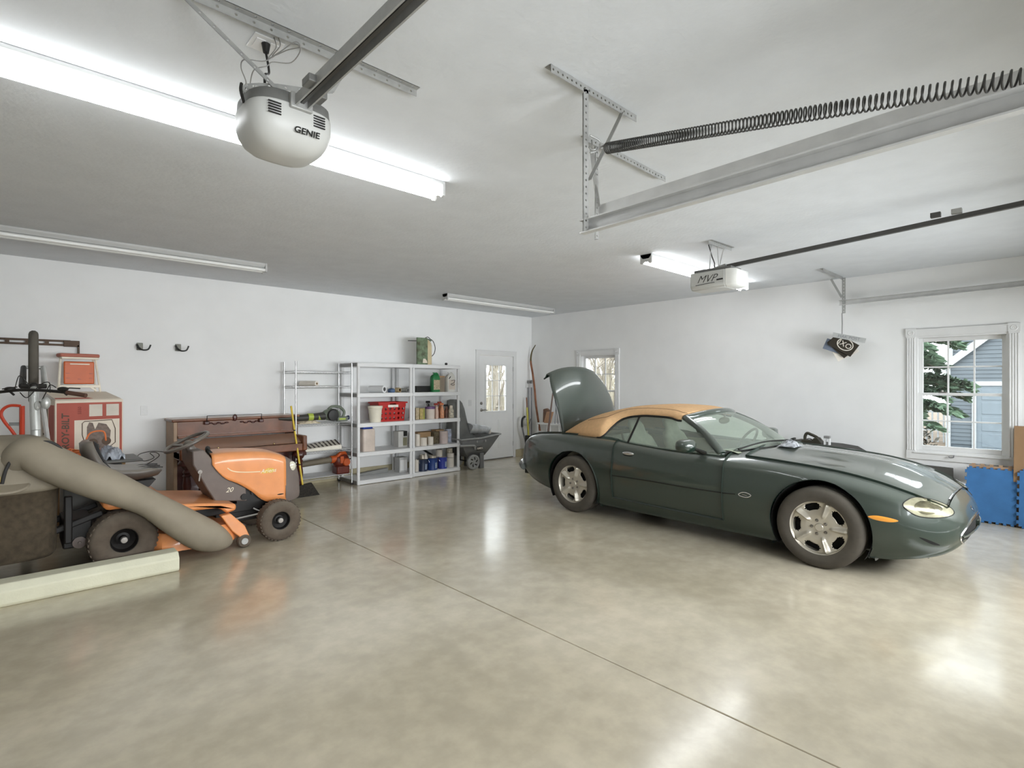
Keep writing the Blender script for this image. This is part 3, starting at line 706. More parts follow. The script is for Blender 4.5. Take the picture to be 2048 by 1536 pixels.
MB().tube([ws(s * 0.97, 0.02) + Vector((0.012, 0, 0.012)) for s in np.linspace(-1, 1, 21)], 0.008, 6).build('windscreen_seal', MBK, car)
# wipers and mirror
MB().tube(smooth([(0.72, 0.45, 0.89), (0.7, 0.15, 0.915), (0.62, -0.25, 0.92), (0.52, -0.6, 0.87)], 5), 0.009, 6).tube(smooth([(0.76, 0.05, 0.89), (0.7, 0.35, 0.92), (0.56, 0.64, 0.88)], 5), 0.009, 6).build('wiper', MBK, car)
MB().sphere((0.1, 0.0, 1.095), 1.0, 14, 9, (0.028, 0.12, 0.038)).tube([(0.1, 0, 1.12), (0.12, 0, 1.18)], 0.01, 6).build('rear_view_mirror', mat('mirror_back', '#6c6656', 0.5), car)
# door mirrors
for s in (-1, 1):
    b = MB(); c = Vector((0.20, s * 1.0, 0.905)); R = []
    for t in np.linspace(0, 1, 9):
        k = math.sin(math.acos(min(1, abs(2 * t - 1) ** 1.6))) if True else 1
        R.append([c + Vector(((t - 0.5) * 0.17 + 0.0, math.copysign(abs(math.cos(a)) ** 0.7, math.cos(a)) * 0.115 * max(k, 0.05) * (0.82 + 0.18 * (1 - t)), math.copysign(abs(math.sin(a)) ** 0.7, math.sin(a)) * 0.064 * max(k, 0.05))) for a in np.linspace(0, 2 * PI, 21)[:-1]])
    b.loft(R); mr = b.build('door_mirror', MPT, car, ang=60)
    MB().tube([(0.27, s * 0.80, 0.83), (0.24, s * 0.88, 0.865), (0.21, s * 0.95, 0.88)], [0.045, 0.03, 0.035], 8, sy=0.5).build('mirror_stalk', MBK, mr)
# soft top
EDG = [(-0.02, 1.115), (-0.12, 1.125), (-0.3, 1.143), (-0.5, 1.146), (-0.68, 1.13), (-0.78, 1.105), (-0.85, 1.06), (-0.91, 0.985), (-0.955, 0.91), (-0.99, 0.885), (-1.1, 0.88), (-1.3, 0.883), (-1.5, 0.885), (-1.66, 0.885)]
EZ = pchip([a for a, b in EDG][::-1], [b for a, b in EDG][::-1])
ZT = tab('-1.68 .895 -1.62 .95 -1.5 1.02 -1.35 1.085 -1.2 1.14 -1.0 1.19 -.75 1.232 -.5 1.245 -.25 1.238 -.05 1.215 0.06 1.195')
def gv(z): return 0.795 - 0.80 * (z - 0.84)          # half-width of the side glass at height z
def VE(u):
    z = EZ(u); a = gv(z)
    if u < -0.955: a = min(a, 0.765 - 0.10 * ((-0.955 - u) / 0.7) ** 2)
    return a
ul = list(np.linspace(0.03, -0.75, 22)) + list(np.linspace(-0.77, -1.0, 16)) + list(np.linspace(-1.03, -1.68, 22))
def st(u, t, off=0.0):
    ve = VE(u); ze = EZ(u); zt = ZT(u); a = t * PI / 2; p_ = 0.62; c_ = 0.72
    v = ve * math.copysign(abs(math.cos(a)) ** p_, 1); z = ze + (zt - ze) * abs(math.sin(a)) ** c_
    back = 0.10 * (v / 0.8) ** 2 * max(0, min(1, (-u - 1.3) / 0.3)) + (-0.11 * (v / 0.56) ** 2 * max(0, min(1, (u + 0.2) / 0.2)))
    return v + off * math.cos(a), z + off * math.sin(a), back
MSO = mat('tan_canvas', '#d2ab80', 0.9, var=0.07, vs=30, bump=0.25, bs=400, spec=0.2)
R = []
for u in ul:
    row = []
    for t in np.linspace(0, 1, 15): v, z, bb = st(u, t); row.append(Vector((u + bb, -v, z)))
    for t in np.linspace(1, 0, 15)[1:]: v, z, bb = st(u, t); row.append(Vector((u + bb, v, z)))
    R.append(row)
MB().loft(R, closed=False, caps=False).build('soft_top', MSO, car, solid=0.016, ang=60)
for s in (-1, 1):      # piped seam along the roof edge and the black weather strip above the glass
    MB().tube([Vector((u + st(u, 0.42)[2], s * st(u, 0.42, 0.009)[0], st(u, 0.42, 0.009)[1])) for u in ul[:46]], 0.004, 6).build('roof_seam', mat('seam_thread', '#7d6245', 0.9), car)
    MB().tube([Vector((u + st(u, 0)[2], s * (VE(u) + 0.002), EZ(u) - 0.006)) for u in ul[:39]], 0.013, 7).build('weather_strip', MBK, car)
    # side glass
    zb_ = lambda u: belt_at(u).z + 0.004
    def gl(u0, u1, nm):
        b = MB()
        def f(i, j):
            u = u0 + (u1 - u0) * i
            tp = EZ(min(u, -0.02)) if u <= 0.0 else 1.115 - (u - 0.0) * (1.115 - 0.835) / 0.46
            zz = zb_(u) + (max(tp, zb_(u) + 0.002) - zb_(u)) * j; return Vector((u, s * (gv(zz) - 0.006), zz))
        b.grid(f, 24, 6); return b.build(nm, MCG, car)
    gl(-0.955, -0.615, 'quarter_glass'); gl(-0.595, 0.44, 'door_glass')
    MB().bar((-0.605, s * (gv(zb_(-0.6)) - 0.004), zb_(-0.6)), (-0.60, s * (gv(1.14) - 0.004), 1.135), 0.02, 0.012).build('glass_divider', MBK, car)
    MB().tube([Vector((u, s * (belt_at(u).y + 0.004), belt_at(u).z + 0.004)) for u in np.linspace(-1.0, 0.47, 26)], 0.011, 6).build('belt_moulding', mat('belt_rubber', '#3b4a40', 0.5), car)
# deck between soft top and trunk opening, trunk tub, raised lid
tk = MB()
tk.box(-2.34, -0.62, 0.3, -1.7, 0.62, 0.33); tk.box(-1.72, -0.66, 0.3, -1.69, 0.66, 0.855)
for s in (-1, 1): tk.box(-2.34, s * 0.6, 0.3, -1.7, s * 0.63, 0.8)
tk.box(-2.35, -0.62, 0.3, -2.32, 0.62, 0.62)
tk.build('trunk_tub', mat('trunk_carpet', '#2a2a27', 0.95, bump=0.3), car)
HX, HZ = -1.665, 0.875; LEN = 0.86; TILT = math.radians(105)
def lid(s, t):
    # s 0 hinge .. 1 rear edge, t -1..1 across; x' along the lid, z' outward
    e = 1 - max(0, (s - 0.5) / 0.5) ** 3.0 * 0.13; w = 0.585 * e; sag = 0.12 * (t * t) * (0.4 + 0.6 * s)
    l = LEN * s - 0.07 * (abs(t) ** 3) * s; out = 0.05 * math.sin(PI * min(1, s) * 0.9) - sag
    return l, t * w, out
def lid_w(l, v, out, rot=TILT):
    # closed: lid runs towards -x, outside is +z; opening turns it about the hinge
    x = -l; z = out; c = math.cos(-rot + PI); 
    a = -(rot); X = x * math.cos(a) - z * math.sin(a); Z = x * math.sin(a) + z * math.cos(a)
    return Vector((HX - X if False else HX + X, v, HZ + Z))
LIDROT = math.radians(72)
def lid_p(l, v, out):
    x, z = -l, out; a = -LIDROT; X = x * math.cos(a) - z * math.sin(a); Z = x * math.sin(a) + z * math.cos(a); return Vector((HX + X, v, HZ + Z))
b = MB(); ns, nt_ = 20, 24
rows = []
for i in range(ns + 1):
    rows.append([lid_p(*lid(i / ns, -1 + 2 * j / nt_)) for j in range(nt_ + 1)])
for k in range(1, 4):     # the rear face folds down by 12 cm, its lip flared
    rows.append([lid_p(lid(1, -1 + 2 * j / nt_)[0] + (0.03 if k == 1 else 0.02 - 0.01 * k), lid(1, -1 + 2 * j / nt_)[1], lid(1, -1 + 2 * j / nt_)[2] - 0.035 * k - 0.004) for j in range(nt_ + 1)])
b.loft(rows, closed=False, caps=False); tl = b.build('trunk_lid', MPT, car, solid=0.018, ang=60)
for s in (-1, 1): MB().tube([Vector((HX - 0.02, s * 0.5, HZ - 0.05)), Vector((HX - 0.06, s * 0.5, HZ + 0.0)), lid_p(0.12, s * 0.5, -0.03), lid_p(0.35, s * 0.5, -0.02)], 0.012, 6).build('lid_hinge', MBK, tl)
# ================================================================== overhead hardware
MGV = mat('galvanised_steel', '#a5a5a2', 0.42, metal=0.3, var=0.1, vs=20)
MDS = mat('dark_spring_steel', '#565553', 0.45, metal=0.7)
MGP = mat('opener_grey_plastic', '#bfbfbb', 0.42, var=0.02); MGD = mat('opener_dark_band', '#6f6f6c', 0.5, metal=0.3)
MPB = mat('black_plastic', '#1c1b19', 0.5)
def perf(b, a, c, w, nrm, pitch=0.05, hr=0.0055, two=False):
    # strip from a to c, w wide, lying square to nrm, with round holes along it
    a = Vector(a); c = Vector(c); L = (c - a).length; t = (c - a) / L; nrm = Vector(nrm); nrm = (nrm - t * nrm.dot(t)).normalized(); s = nrm.cross(t)
    n = max(1, int(L / pitch)); p = L / n
    for k in range(n):
        o = a + t * (p * (k + 0.5)); hx, hy = p / 2, w / 2
        sq = [(hx, 0), (hx, hy), (0, hy), (-hx, hy), (-hx, 0), (-hx, -hy), (0, -hy), (hx, -hy)]
        for d in (-0.001, 0.001):
            vs = [o + t * x + s * y + nrm * d for x, y in sq] + [o + t * hr * math.cos(q * PI / 4) + s * hr * math.sin(q * PI / 4) + nrm * d for q in range(8)]
            fs = [(q, (q + 1) % 8, 8 + (q + 1) % 8, 8 + q) for q in range(8)]
            b.add(vs, fs if d > 0 else [f[::-1] for f in fs])
def angle_iron(b, a, c, n1, n2, w=0.032, pitch=0.04):
    # two perforated flanges meeting in an edge a-c; n1, n2 point along the flanges
    n1 = Vector(n1); n2 = Vector(n2); perf(b, Vector(a) + n1 * w / 2, Vector(c) + n1 * w / 2, w, n2, pitch); perf(b, Vector(a) + n2 * w / 2, Vector(c) + n2 * w / 2, w, n1, pitch)
Z = (0, 0, 1)
# --- round opener
rp_ = onZ(598, 217, 2.5); RX = rp_.x; RY = rp_.y
gx, gy = RX - 0.005, RY + 0.135
g = thing('garage_door_opener', 'round grey opener motor with perforated hanger straps, nearest the camera', 'opener', (gx, gy, ZC))
def se(cx, cy, a, b, z, n=36, e=0.62): return [Vector((cx + math.copysign(abs(math.cos(t)) ** e, math.cos(t)) * a, cy + math.copysign(abs(math.sin(t)) ** e, math.sin(t)) * b, z)) for t in np.linspace(0, 2 * PI, n + 1)[:-1]]
b = MB(); b.loft([se(gx, gy + 0.0, 0.155 * k, 0.15 * k, z) for z, k in ((2.352, 0.05), (2.353, 0.3), (2.358, 0.5), (2.37, 0.68), (2.39, 0.84), (2.42, 0.95), (2.45, 1.0), (2.50, 1.0), (2.505, 0.98))]); hs = b.build('motor_cover', MGP, g, world=True, ang=60)
b = MB(); b.loft([se(gx, gy, 0.152 * k, 0.147 * k, z) for z, k in ((2.503, 1), (2.54, 0.98), (2.55, 0.9), (2.552, 0.1))]); b.build('chassis', MGD, g, world=True, ang=50)
for cx0, n in ((-0.085, 5), (0.075, 5)):
    for i in range(n):
        zz = 2.487 - i * 0.0095
        MB().box(gx + cx0 - 0.022, gy - 0.1505, zz - 0.002, gx + cx0 + 0.022, gy - 0.146, zz + 0.002).build('vent_slot', MPB, hs, world=True)
text('GENIE', 'lettering', MPB, 0.034, frame((gx + 0.028, gy - 0.1485, 2.415), (1, 0, 0), (0, 0.12, 1)), hs, 0.0006, bold=0.0006, shear=0.2)
b = MB()
for sx_ in (-0.022, 0.022): b.bar((RX + sx_, RY + 0.04, 2.512), (RX + sx_, YF + 0.05, 2.512), 0.006, 0.036)
b.bar((RX, RY + 0.04, 2.530), (RX, YF + 0.05, 2.530), 0.05, 0.004).build('rail', MGV, g, world=True)
MB().bar((RX, RY + 0.02, 2.512), (RX, YF + 0.1, 2.512), 0.012, 0.012).build('drive_screw', MDS, g, world=True)
MB().box(RX - 0.04, RY - 0.03, 2.485, RX + 0.04, RY + 0.05, 2.54).build('rail_bracket', MGV, g, world=True, bevel=0.004)
for i, (yy, dx) in enumerate(((RY - 0.18, -0.035), (RY - 0.1, 0.035))): MB().box(RX + dx - 0.015, yy - 0.03, 2.5, RX + dx + 0.015, yy + 0.03, 2.525).build('carriage_clip', MGD, g, world=True, bevel=0.003)
AY = 2.125
b = MB(); angle_iron(b, (0.2, AY, ZC - 0.001), (1.385, AY, ZC - 0.001), (0, -1, 0), (0, 0, -1), 0.03, 0.06); b.build('ceiling_angle', MGV, g, world=True, flat=True)
b = MB(); perf(b, (0.42, AY, 2.85), (gx + 0.05, gy - 0.02, 2.55), 0.022, (0.2, -1, 0.3), 0.055, 0.005); b.build('hanger_strap', MGV, g, world=True, flat=True)
b = MB(); pp = smooth([(gx - 0.14, gy + 0.02, 2.555), (gx - 0.12, gy + 0.03, 2.60), (gx - 0.02, gy + 0.0, 2.625), (gx + 0.2, AY - 0.02, 2.70), (1.02, AY, 2.85)], 2)
for i in range(len(pp) - 1): perf(b, pp[i], pp[i + 1], 0.022, (0.2, -1, 0.3), 0.055, 0.005)
b.build('hanger_strap', MGV, g, world=True, flat=True)
MB().box(gx - 0.12, gy - 0.05, 2.55, gx - 0.03, gy + 0.06, 2.575).build('light_baffle', MGP, g, world=True, bevel=0.004)
MB().tube(smooth([(gx - 0.155, gy - 0.04, 2.50), (gx - 0.17, gy - 0.06, 2.53), (gx - 0.165, gy - 0.05, 2.56)], 4), 0.006, 6).build('knob', MPB, g, world=True)
# outlet in the ceiling, plug and wires
oc = onZ(531, 88, ZC)
t = thing('ceiling_outlet', 'white outlet plate on the ceiling above the round opener', 'outlet', oc)
MB().box(-0.057, -0.057, -0.006, 0.057, 0.057, 0).build('cover_plate', MT, t, bevel=0.003)
for s in (-1, 1):
    MB().box(s * 0.026 - 0.017, -0.034, -0.009, s * 0.026 + 0.017, 0.034, -0.006).build('socket', MT, t, bevel=0.002)
cp = oc + Vector((-0.005, -0.02, -0.012))
t = tag(MB().tube([cp, cp + Vector((0, 0.0, -0.035))], [0.017, 0.011], 10).tube(smooth([cp + Vector((0, 0, -0.035)), cp + Vector((0.005, -0.02, -0.12)), (gx - 0.06, gy + 0.03, 2.66), (gx - 0.05, gy + 0.04, 2.56)], 6), 0.0045, 6).build('power_cord', MPB), 'black plug and cord hanging from the ceiling outlet to the round opener', 'cord')
w0 = onZ(548, 75, ZC); wz = 2.78
def zz(x, y, z): return onZ(x, y, z)
wp = [w0, zz(552, 95, 2.82), zz(536, 118, 2.78), zz(560, 104, 2.79), zz(592, 84, 2.82), zz(601, 100, 2.8), zz(582, 125, 2.77), zz(545, 124, 2.75), zz(534, 132, 2.72), zz(508, 140, 2.70), zz(500, 168, 2.66)]
tag(MB().tube(smooth(wp, 7), 0.0022, 5).build('bell_wire', mat('grey_wire', '#8a8884', 0.5)), 'thin grey bell wire coiled in a loose loop below the ceiling outlet', 'wire')
wp = [zz(557, 76, ZC), zz(560, 92, 2.82), zz(545, 112, 2.79), zz(575, 100, 2.8), zz(600, 94, 2.8), zz(585, 88, 2.82), zz(560, 104, 2.8), zz(530, 122, 2.76), zz(490, 119, 2.72), zz(482, 135, 2.68), zz(492, 165, 2.63), zz(487, 190, 2.56)]
tag(MB().tube(smooth(wp, 7), 0.0022, 5).build('bell_wire', MATS['grey_wire']), 'thin grey bell wire running out left of the loop down to the motor', 'wire')

# --- boxy opener over the car
X0, X1, Y0, Y1, Z0, Z1 = 4.86, 5.12, 2.20, 2.62, 2.40, 2.57
g = thing('garage_door_opener', 'boxy pale grey opener motor hung above the car, lettered side', 'opener', ((X0 + X1) / 2, (Y0 + Y1) / 2, ZC))
prof = [(X0, Z0 + 0.03), (X0 + 0.03, Z0), (X1 - 0.03, Z0), (X1, Z0 + 0.03), (X1, Z1), (X0, Z1)]
hs = MB().prism(prof, lambda p: (p[0], Y0 + 0.07, p[1]), lambda p: (p[0], Y1, p[1])).build('motor_cover', MGP, g, world=True, bevel=0.012)
b = MB(); b.loft([[Vector((X0 + 0.13 + (p[0] - X0 - 0.13) * k, y, (Z0 + Z1) / 2 + (p[1] - (Z0 + Z1) / 2) * k)) for p in prof] for y, k in ((Y0 + 0.068, 0.98), (Y0 + 0.02, 0.97), (Y0 - 0.03, 0.9), (Y0 - 0.05, 0.75), (Y0 - 0.055, 0.3))])
b.build('light_lens', mat('opal_lens', '#e6e6e2', 0.3), g, world=True, ang=60)
MB().box(X0 + 0.02, Y0 + 0.02, Z1 + 0.001, X1 - 0.02, Y1 - 0.03, Z1 + 0.025).build('chassis', MGD, g, world=True, bevel=0.003)
text('MVP', 'lettering', MPB, 0.1, frame((X0 - 0.001, (Y0 + 0.07 + Y1) / 2 + 0.01, (Z0 + Z1) / 2 + 0.01), (0, -1, 0), Z), hs, 0.0008, shear=0.5, bold=-0.0015)
MB().bar((X0 - 0.002, Y1 - 0.06, Z0 + 0.045), (X0 - 0.002, Y0 + 0.17, Z0 + 0.055), 0.003, 0.004).bar((X0 - 0.002, Y0 + 0.15, Z0 + 0.075), (X0 - 0.002, Y0 + 0.09, Z0 + 0.078), 0.003, 0.012).build('lettering', MPB, hs, world=True)
rz0 = 2.63; rzs = (2.71 - 2.63) / 2.0
rl = MB(); rl.bar((4.98, Y0 + 0.12, rz0 - 0.02), (4.98, YF + 0.05, 2.785), 0.032, 0.034).build('rail', MDS, g, world=True)
MB().bar((4.955, Y0 + 0.3, Z1 + 0.01), (4.955, Y0 + 0.1, rz0 - 0.01), 0.05, 0.02).build('sprocket_bracket', MGV, g, world=True)
for q in (0.9, 1.05): MB().box(4.96, 0.58 + (q - 0.9) * 0.8, 2.722, 5.0, 0.64 + (q - 0.9) * 0.8, 2.757).build('rail_stop', MDS if q > 1 else MGV, g, world=True, bevel=0.002)
cx, cy = 5.0, 2.44
b = MB(); angle_iron(b, (4.88, cy, ZC - 0.001), (5.33, cy - 0.02, ZC - 0.001), (0, -1, 0), (0, 0, -1), 0.03, 0.04); b.build('ceiling_angle', MGV, g, world=True, flat=True)
for xa, xb in ((4.94, 4.90), (5.06, 5.10)):
    b = MB(); perf(b, (xa, cy, ZC - 0.02), (xb, cy, Z1 + 0.02), 0.03, (0.3, -1, 0), 0.035, 0.006); b.build('hanger_strap', MGV, g, world=True, flat=True)
b = MB(); perf(b, (5.2, cy, ZC - 0.02), (5.08, cy, Z1 + 0.03), 0.03, (0.3, -1, 0), 0.035, 0.006); b.build('hanger_strap', MGV, g, world=True, flat=True)
tag(MB().tube(smooth([(5.04, 2.52, ZC), (5.05, 2.50, 2.79), (5.01, 2.47, 2.74), (5.04, 2.46, 2.68), (5.0, 2.44, 2.64), (4.98, 2.42, 2.6)], 6), 0.005, 6).build('power_cord', MPB), 'short black power cord between ceiling and boxy opener above the car', 'cord')

# --- horizontal door tracks
def track(name, label, X, z, yend, zfar, yfar, hang, mirror=1):
    t = thing(name, label, 'track', (X, yend, ZC))
    s = mirror
    def sec(y, zz_): return [Vector((X + s * a, y, zz_ + b_)) for a, b_ in ((0.0, 0.0), (0.034, 0.0), (0.034, 0.006), (0.003, 0.006), (0.003, 0.058), (0.034, 0.058), (0.034, 0.064), (0.0, 0.064))]
    MB().loft([sec(yend, z), sec(yfar, zfar)]).build('channel', mat('track_steel', '#c9c9c7', 0.35, metal=0.25, var=0.06, vs=12), t, world=True, ang=20)
    return t
bx, by = 1.945, 1.555
tA = track('door_track', 'galvanised door track with long coiled spring above, nearest the camera', bx + 0.02, 2.195, by + 0.04, 2.235, YF + 0.1, True, -1)
b = MB(); angle_iron(b, (1.69, by, ZC - 0.001), (2.335, by, ZC - 0.001), (0, 1, 0), (0, 0, -1), 0.035, 0.03); b.build('ceiling_angle', MGV, tA, world=True, flat=True)
b = MB(); angle_iron(b, (bx, by, ZC - 0.02), (bx, by, 2.20), (-1, 0, 0), (0, 1, 0), 0.034, 0.03); b.build('hanger_angle', MGV, tA, world=True, flat=True)
MB().bar((bx + 0.01, by, 2.44), (2.21, by, ZC - 0.03), 0.003, 0.026, (0, 1, 0)).build('diagonal_brace', MGV, tA, world=True)
tB = track('door_track', 'galvanised door track just behind the spring track, darker upper band', 2.45, 2.452, 1.90, 2.50, YF + 0.1, True)
b = MB(); angle_iron(b, (2.31, 1.865, ZC - 0.001), (3.17, 1.885, ZC - 0.001), (0, 1, 0), (0, 0, -1), 0.035, 0.035); b.build('ceiling_angle', MGV, tB, world=True, flat=True)
hx = 2.43
b = MB(); angle_iron(b, (hx, 1.87, ZC - 0.02), (hx, 1.87, 2.315), (-1, 0, 0), (0, 1, 0), 0.026, 0.03); b.build('hanger_angle', MGV, tB, world=True, flat=True)
MB().bar((hx, 1.87, 2.50), (2.36, 1.87, ZC - 0.02), 0.003, 0.026, (0, 1, 0)).build('diagonal_brace', MGV, tB, world=True)
# spring: real coils, pulled open towards the door
p0 = Vector((2.01, 1.50, 2.585)); p1 = Vector((2.06, YF + 0.35, 2.17)); nc = 150; pts = []
ax = (p1 - p0); L = ax.length; x, y, z = basis(ax)
for i in range(nc * 12 + 1):
    f = i / (nc * 12); ff = 0.55 * f + 0.45 * f * f; pts.append(p0 + ax * ff + x * 0.0235 * math.cos(i * PI / 6) + y * 0.0235 * math.sin(i * PI / 6))
sp = thing('extension_spring', 'dark coiled extension spring stretched from the bracket towards the door', 'spring', p0)
MB().tube(pts, 0.0032, 5).build('coil', MDS, sp, world=True, ang=180)
MB().tube(smooth([p0 + Vector((0.0, 0.0, 0.022)), p0 + Vector((-0.01, 0.03, 0.01)), (bx + 0.03, by, 2.585), (bx + 0.005, by - 0.0, 2.59)], 5), 0.004, 6).tube(smooth([(bx + 0.0, by - 0.01, 2.64), (bx + 0.05, by - 0.03, 2.62), (bx + 0.04, by - 0.02, 2.58), (bx, by - 0.01, 2.56)], 4), 0.004, 6).build('spring_hook', MGV, sp, world=True)
# far track by the right wall and the bundle that hangs from it
vc = onZ(1684, 553, ZC); vx, vy = vc.x, vc.y
tC = track('door_track', 'galvanised door track along the right wall above the window', vx + 0.01, 2.50, vy + 0.03, 2.535, YF + 0.1, True, -1)
b = MB(); angle_iron(b, (7.06, vy, ZC - 0.001), (7.84, vy, ZC - 0.001), (0, 1, 0), (0, 0, -1), 0.04, 0.04); b.build('ceiling_angle', MGV, tC, world=True, flat=True)
b = MB(); angle_iron(b, (vx, vy, ZC - 0.02), (vx, vy, 2.395), (1, 0, 0), (0, -1, 0), 0.04, 0.04); b.build('hanger_angle', MGV, tC, world=True, flat=True)
MB().bar((vx - 0.01, vy, 2.60), (vx - 0.02, vy + 0.12, ZC - 0.02), 0.003, 0.026).build('diagonal_brace', MGV, tC, world=True)
zt = CAM_H + (HY - 668) / FPX * (vx * FW[0] + vy * FW[1])
tag(MB().tube([(vx, vy, 2.40), (vx + 0.003, vy - 0.002, (2.4 + zt) / 2), (vx, vy, zt - 0.03)], 0.006, 6).build('hanging_cord', mat('grey_cord', '#8d8d8b', 0.7)), 'grey cord holding licence plates below the track by the right wall', 'cord')
# plates face the camera side of the room
fwd_ = Vector((vx, vy, 0)).normalized(); rt_ = Vector((fwd_.y, -fwd_.x, 0)); MPP = 153.0
def plate(name, label, px, py, w, h, deg, dist, m, **k):
    s = (vx * FW[0] + vy * FW[1]) / FPX; c = Vector((vx, vy, zt)) + rt_ * (px - 1684) * s + Vector((0, 0, -(py - 668) * s)) - fwd_ * dist
    a = math.radians(deg); xx = rt_ * math.cos(a) - Vector((0, 0, 1)) * math.sin(a); yy = rt_ * math.sin(a) + Vector((0, 0, 1)) * math.cos(a)
    M = frame(c, xx, yy); t = thing(name, label, 'licence plate', M=M); w, h = w * s, h * s
    b = MB(); b.prismZ([(-w / 2, -h / 2), (w / 2, -h / 2), (w / 2, h / 2), (-w / 2, h / 2)], -0.002, 0.002); b.build('sheet', m, t, bevel=0.001)
    if k.get('rim'):
        r = 0.005; MB().box(-w / 2, -h / 2, 0.001, w / 2, -h / 2 + r, 0.005).box(-w / 2, h / 2 - r, 0.001, w / 2, h / 2, 0.005).box(-w / 2, -h / 2 + r, 0.001, -w / 2 + r, h / 2 - r, 0.005).box(w / 2 - r, -h / 2 + r, 0.001, w / 2, h / 2 - r, 0.005).build('rim', m, t)
    return t, w, h, M
MAL = mat('plate_aluminium', '#b9bab8', 0.5, metal=0.3); MPD = mat('plate_dark', '#2d261c', 0.45, var=0.2); MBL = mat('plate_blue', '#6d7686', 0.5); MWI = mat('plate_white_ink', '#e4ddd2', 0.5)
t, w, h, M = plate('licence_plate', 'silver embossed plate lying topmost in the hanging bundle', 1695.5, 676.5, 57, 9.5, 15, 0.05, MAL, rim=True)
text('HAK POST', 'lettering', mat('plate_grey_ink', '#85868a', 0.5), h * 0.85, M @ Matrix.Translation((0, 0, 0.003)), t, 0.0008)
t, w, h, M = plate('licence_plate', 'dark brown plate with white oval hanging under the silver plate', 1686, 690, 47, 27, 34, 0.03, MPD)
el = [(w * 0.05 + w * 0.30 * math.cos(a), h * 0.08 + h * 0.40 * math.sin(a), 0.004) for a in np.linspace(0, 2 * PI, 41)[:-1]]
MB().tube(el, 0.006, 6, closed=True).build('oval', MWI, t)
text('IXO', 'lettering', MWI, h * 0.52, M @ Matrix.Translation((w * 0.05, h * 0.06, 0.003)), t, 0.001)
plate('licence_plate', 'second dark plate half hidden behind the oval one', 1682, 692, 44, 25, 48, 0.012, MPD)
plate('licence_plate', 'blue grey plate poking out at the lower left of the bundle', 1673, 693, 40, 22, 22, -0.005, MBL)
t_, w, h, M = plate('licence_plate', 'black plate frame around white, lowest in the hanging bundle', 1688, 700, 30, 40, 62, -0.02, MWI)
# ================================================================== left side: mower, piano, box, bicycle
MOR = mat('orange_mower_paint', '#e39256', 0.4, var=0.06, vs=10, coat=0.3, dust=0.25, dcol='#d7a983'); MGM = mat('mower_grey_plastic', '#6d625c', 0.55, var=0.08, dust=0.25, dcol='#8a7f76')
MBF = mat('mower_black_frame', '#1b1816', 0.55, var=0.2); MTY = mat('lawn_tyre', '#5b5045', 0.9, var=0.15, vs=18, dust=0.3)
MSE = mat('dusty_black_vinyl', '#57504a', 0.36, var=0.12, dust=0.5, dcol='#a29b8e'); MDU = mat('dusty_tan_plastic', '#8d8474', 0.75, var=0.12, vs=6, dust=0.4, dcol='#a59a86')
MYC = 5.65
mw = thing('riding_mower', 'orange and grey riding mower with steering wheel and dusty seat', 'mower', (0, MYC, 0))
def XZ(px, py, Y): p = onY(px, py, Y); return (p.x, p.z)
# hood
HT = tab('1.34 .845 1.45 .853 1.7 .842 1.85 .822 1.95 .79 2.02 .76'); HB = tab('1.34 .76 1.38 .70 1.46 .61 1.56 .555 1.68 .465 1.78 .37 1.86 .335 2.02 .335')
def hood_ring(x, k=1.0):
    zt, zb = HT(x), HB(x); w = 0.225; zs = zt - 0.07; a = [(-w, zb), (-w, (zb + zs) / 2), (-w * 0.985, zs), (-w * 0.9, zt - 0.022), (-w * 0.7, zt - 0.004), (0, zt + 0.008)]
    if zs < zb + 0.01: a[0] = (-w, zs - 0.01); a[1] = (-w, zs - 0.005)
    a = a + [(-p, q) for p, q in a[-2::-1]]; return smooth([(x, p, q) for p, q in a], 3)
b = MB(); b.loft([hood_ring(x) for x in np.linspace(1.345, 2.005, 24)], closed=False, caps=False); hd_ = b.build('hood', MOR, mw, solid=0.012, ang=50)
FT = lambda x: 0.765 - 0.17 * ((x - 2.0) / 0.16) ** 2.2 if x < 2.155 else 0.6
b = MB(); R = []
for x, wt, zt, zb in ((2.0, 0.224, 0.768, 0.325), (2.05, 0.215, 0.75, 0.32), (2.10, 0.20, 0.715, 0.325), (2.14, 0.18, 0.66, 0.335), (2.165, 0.155, 0.59, 0.345), (2.175, 0.12, 0.50, 0.37)):
    a = [(-wt, zb), (-wt, (zb + zt) / 2), (-wt * 0.97, zt - 0.07), (-wt * 0.75, zt - 0.01), (0, zt), (wt * 0.75, zt - 0.01), (wt * 0.97, zt - 0.07), (wt, (zb + zt) / 2), (wt, zb), (0, zb)]
    R.append(smooth([(x, p, q) for p, q in a], 3, closed=True))
gr = b.loft(R).build('grille', MGM, mw, ang=50)
for s in (-1, 1):
    MB().sphere((2.075, s * 0.196, 0.66), 1.0, 14, 9, (0.04, 0.018, 0.05)).build('headlight', mat('clear_lens', '#d9d6c2', 0.15, coat=1), gr)
for z in (0.42, 0.47, 0.52, 0.57): MB().box(2.13, -0.13, z, 2.172 - (z - 0.42) * 0.02, 0.13, z + 0.012).build('grille_slot', MBK, gr)
MB().sphere((1.95, -0.229, 0.40), 1.0, 12, 5, (0.04, 0.004, 0.008)).build('vent_slot', MBK, hd_)
for dx, dz_ in ((0, 0), (0.012, -0.012)):
    MB().tube(smooth([(1.47, -0.229, 0.71), (1.52, -0.23, 0.675), (1.62, -0.231, 0.655), (1.76, -0.231, 0.645)], 5), 0.006, 5).build('side_crease', mat('cream_stripe', '#f0dcb8', 0.5), hd_)
    break
MB().prismY([(1.77, 0.625), (1.795, 0.65), (1.83, 0.672), (1.88, 0.665), (1.9, 0.64), (1.87, 0.622)], -0.2285, -0.2315).build('logo_plate', mat('logo_yellow', '#d9b040', 0.5), hd_)
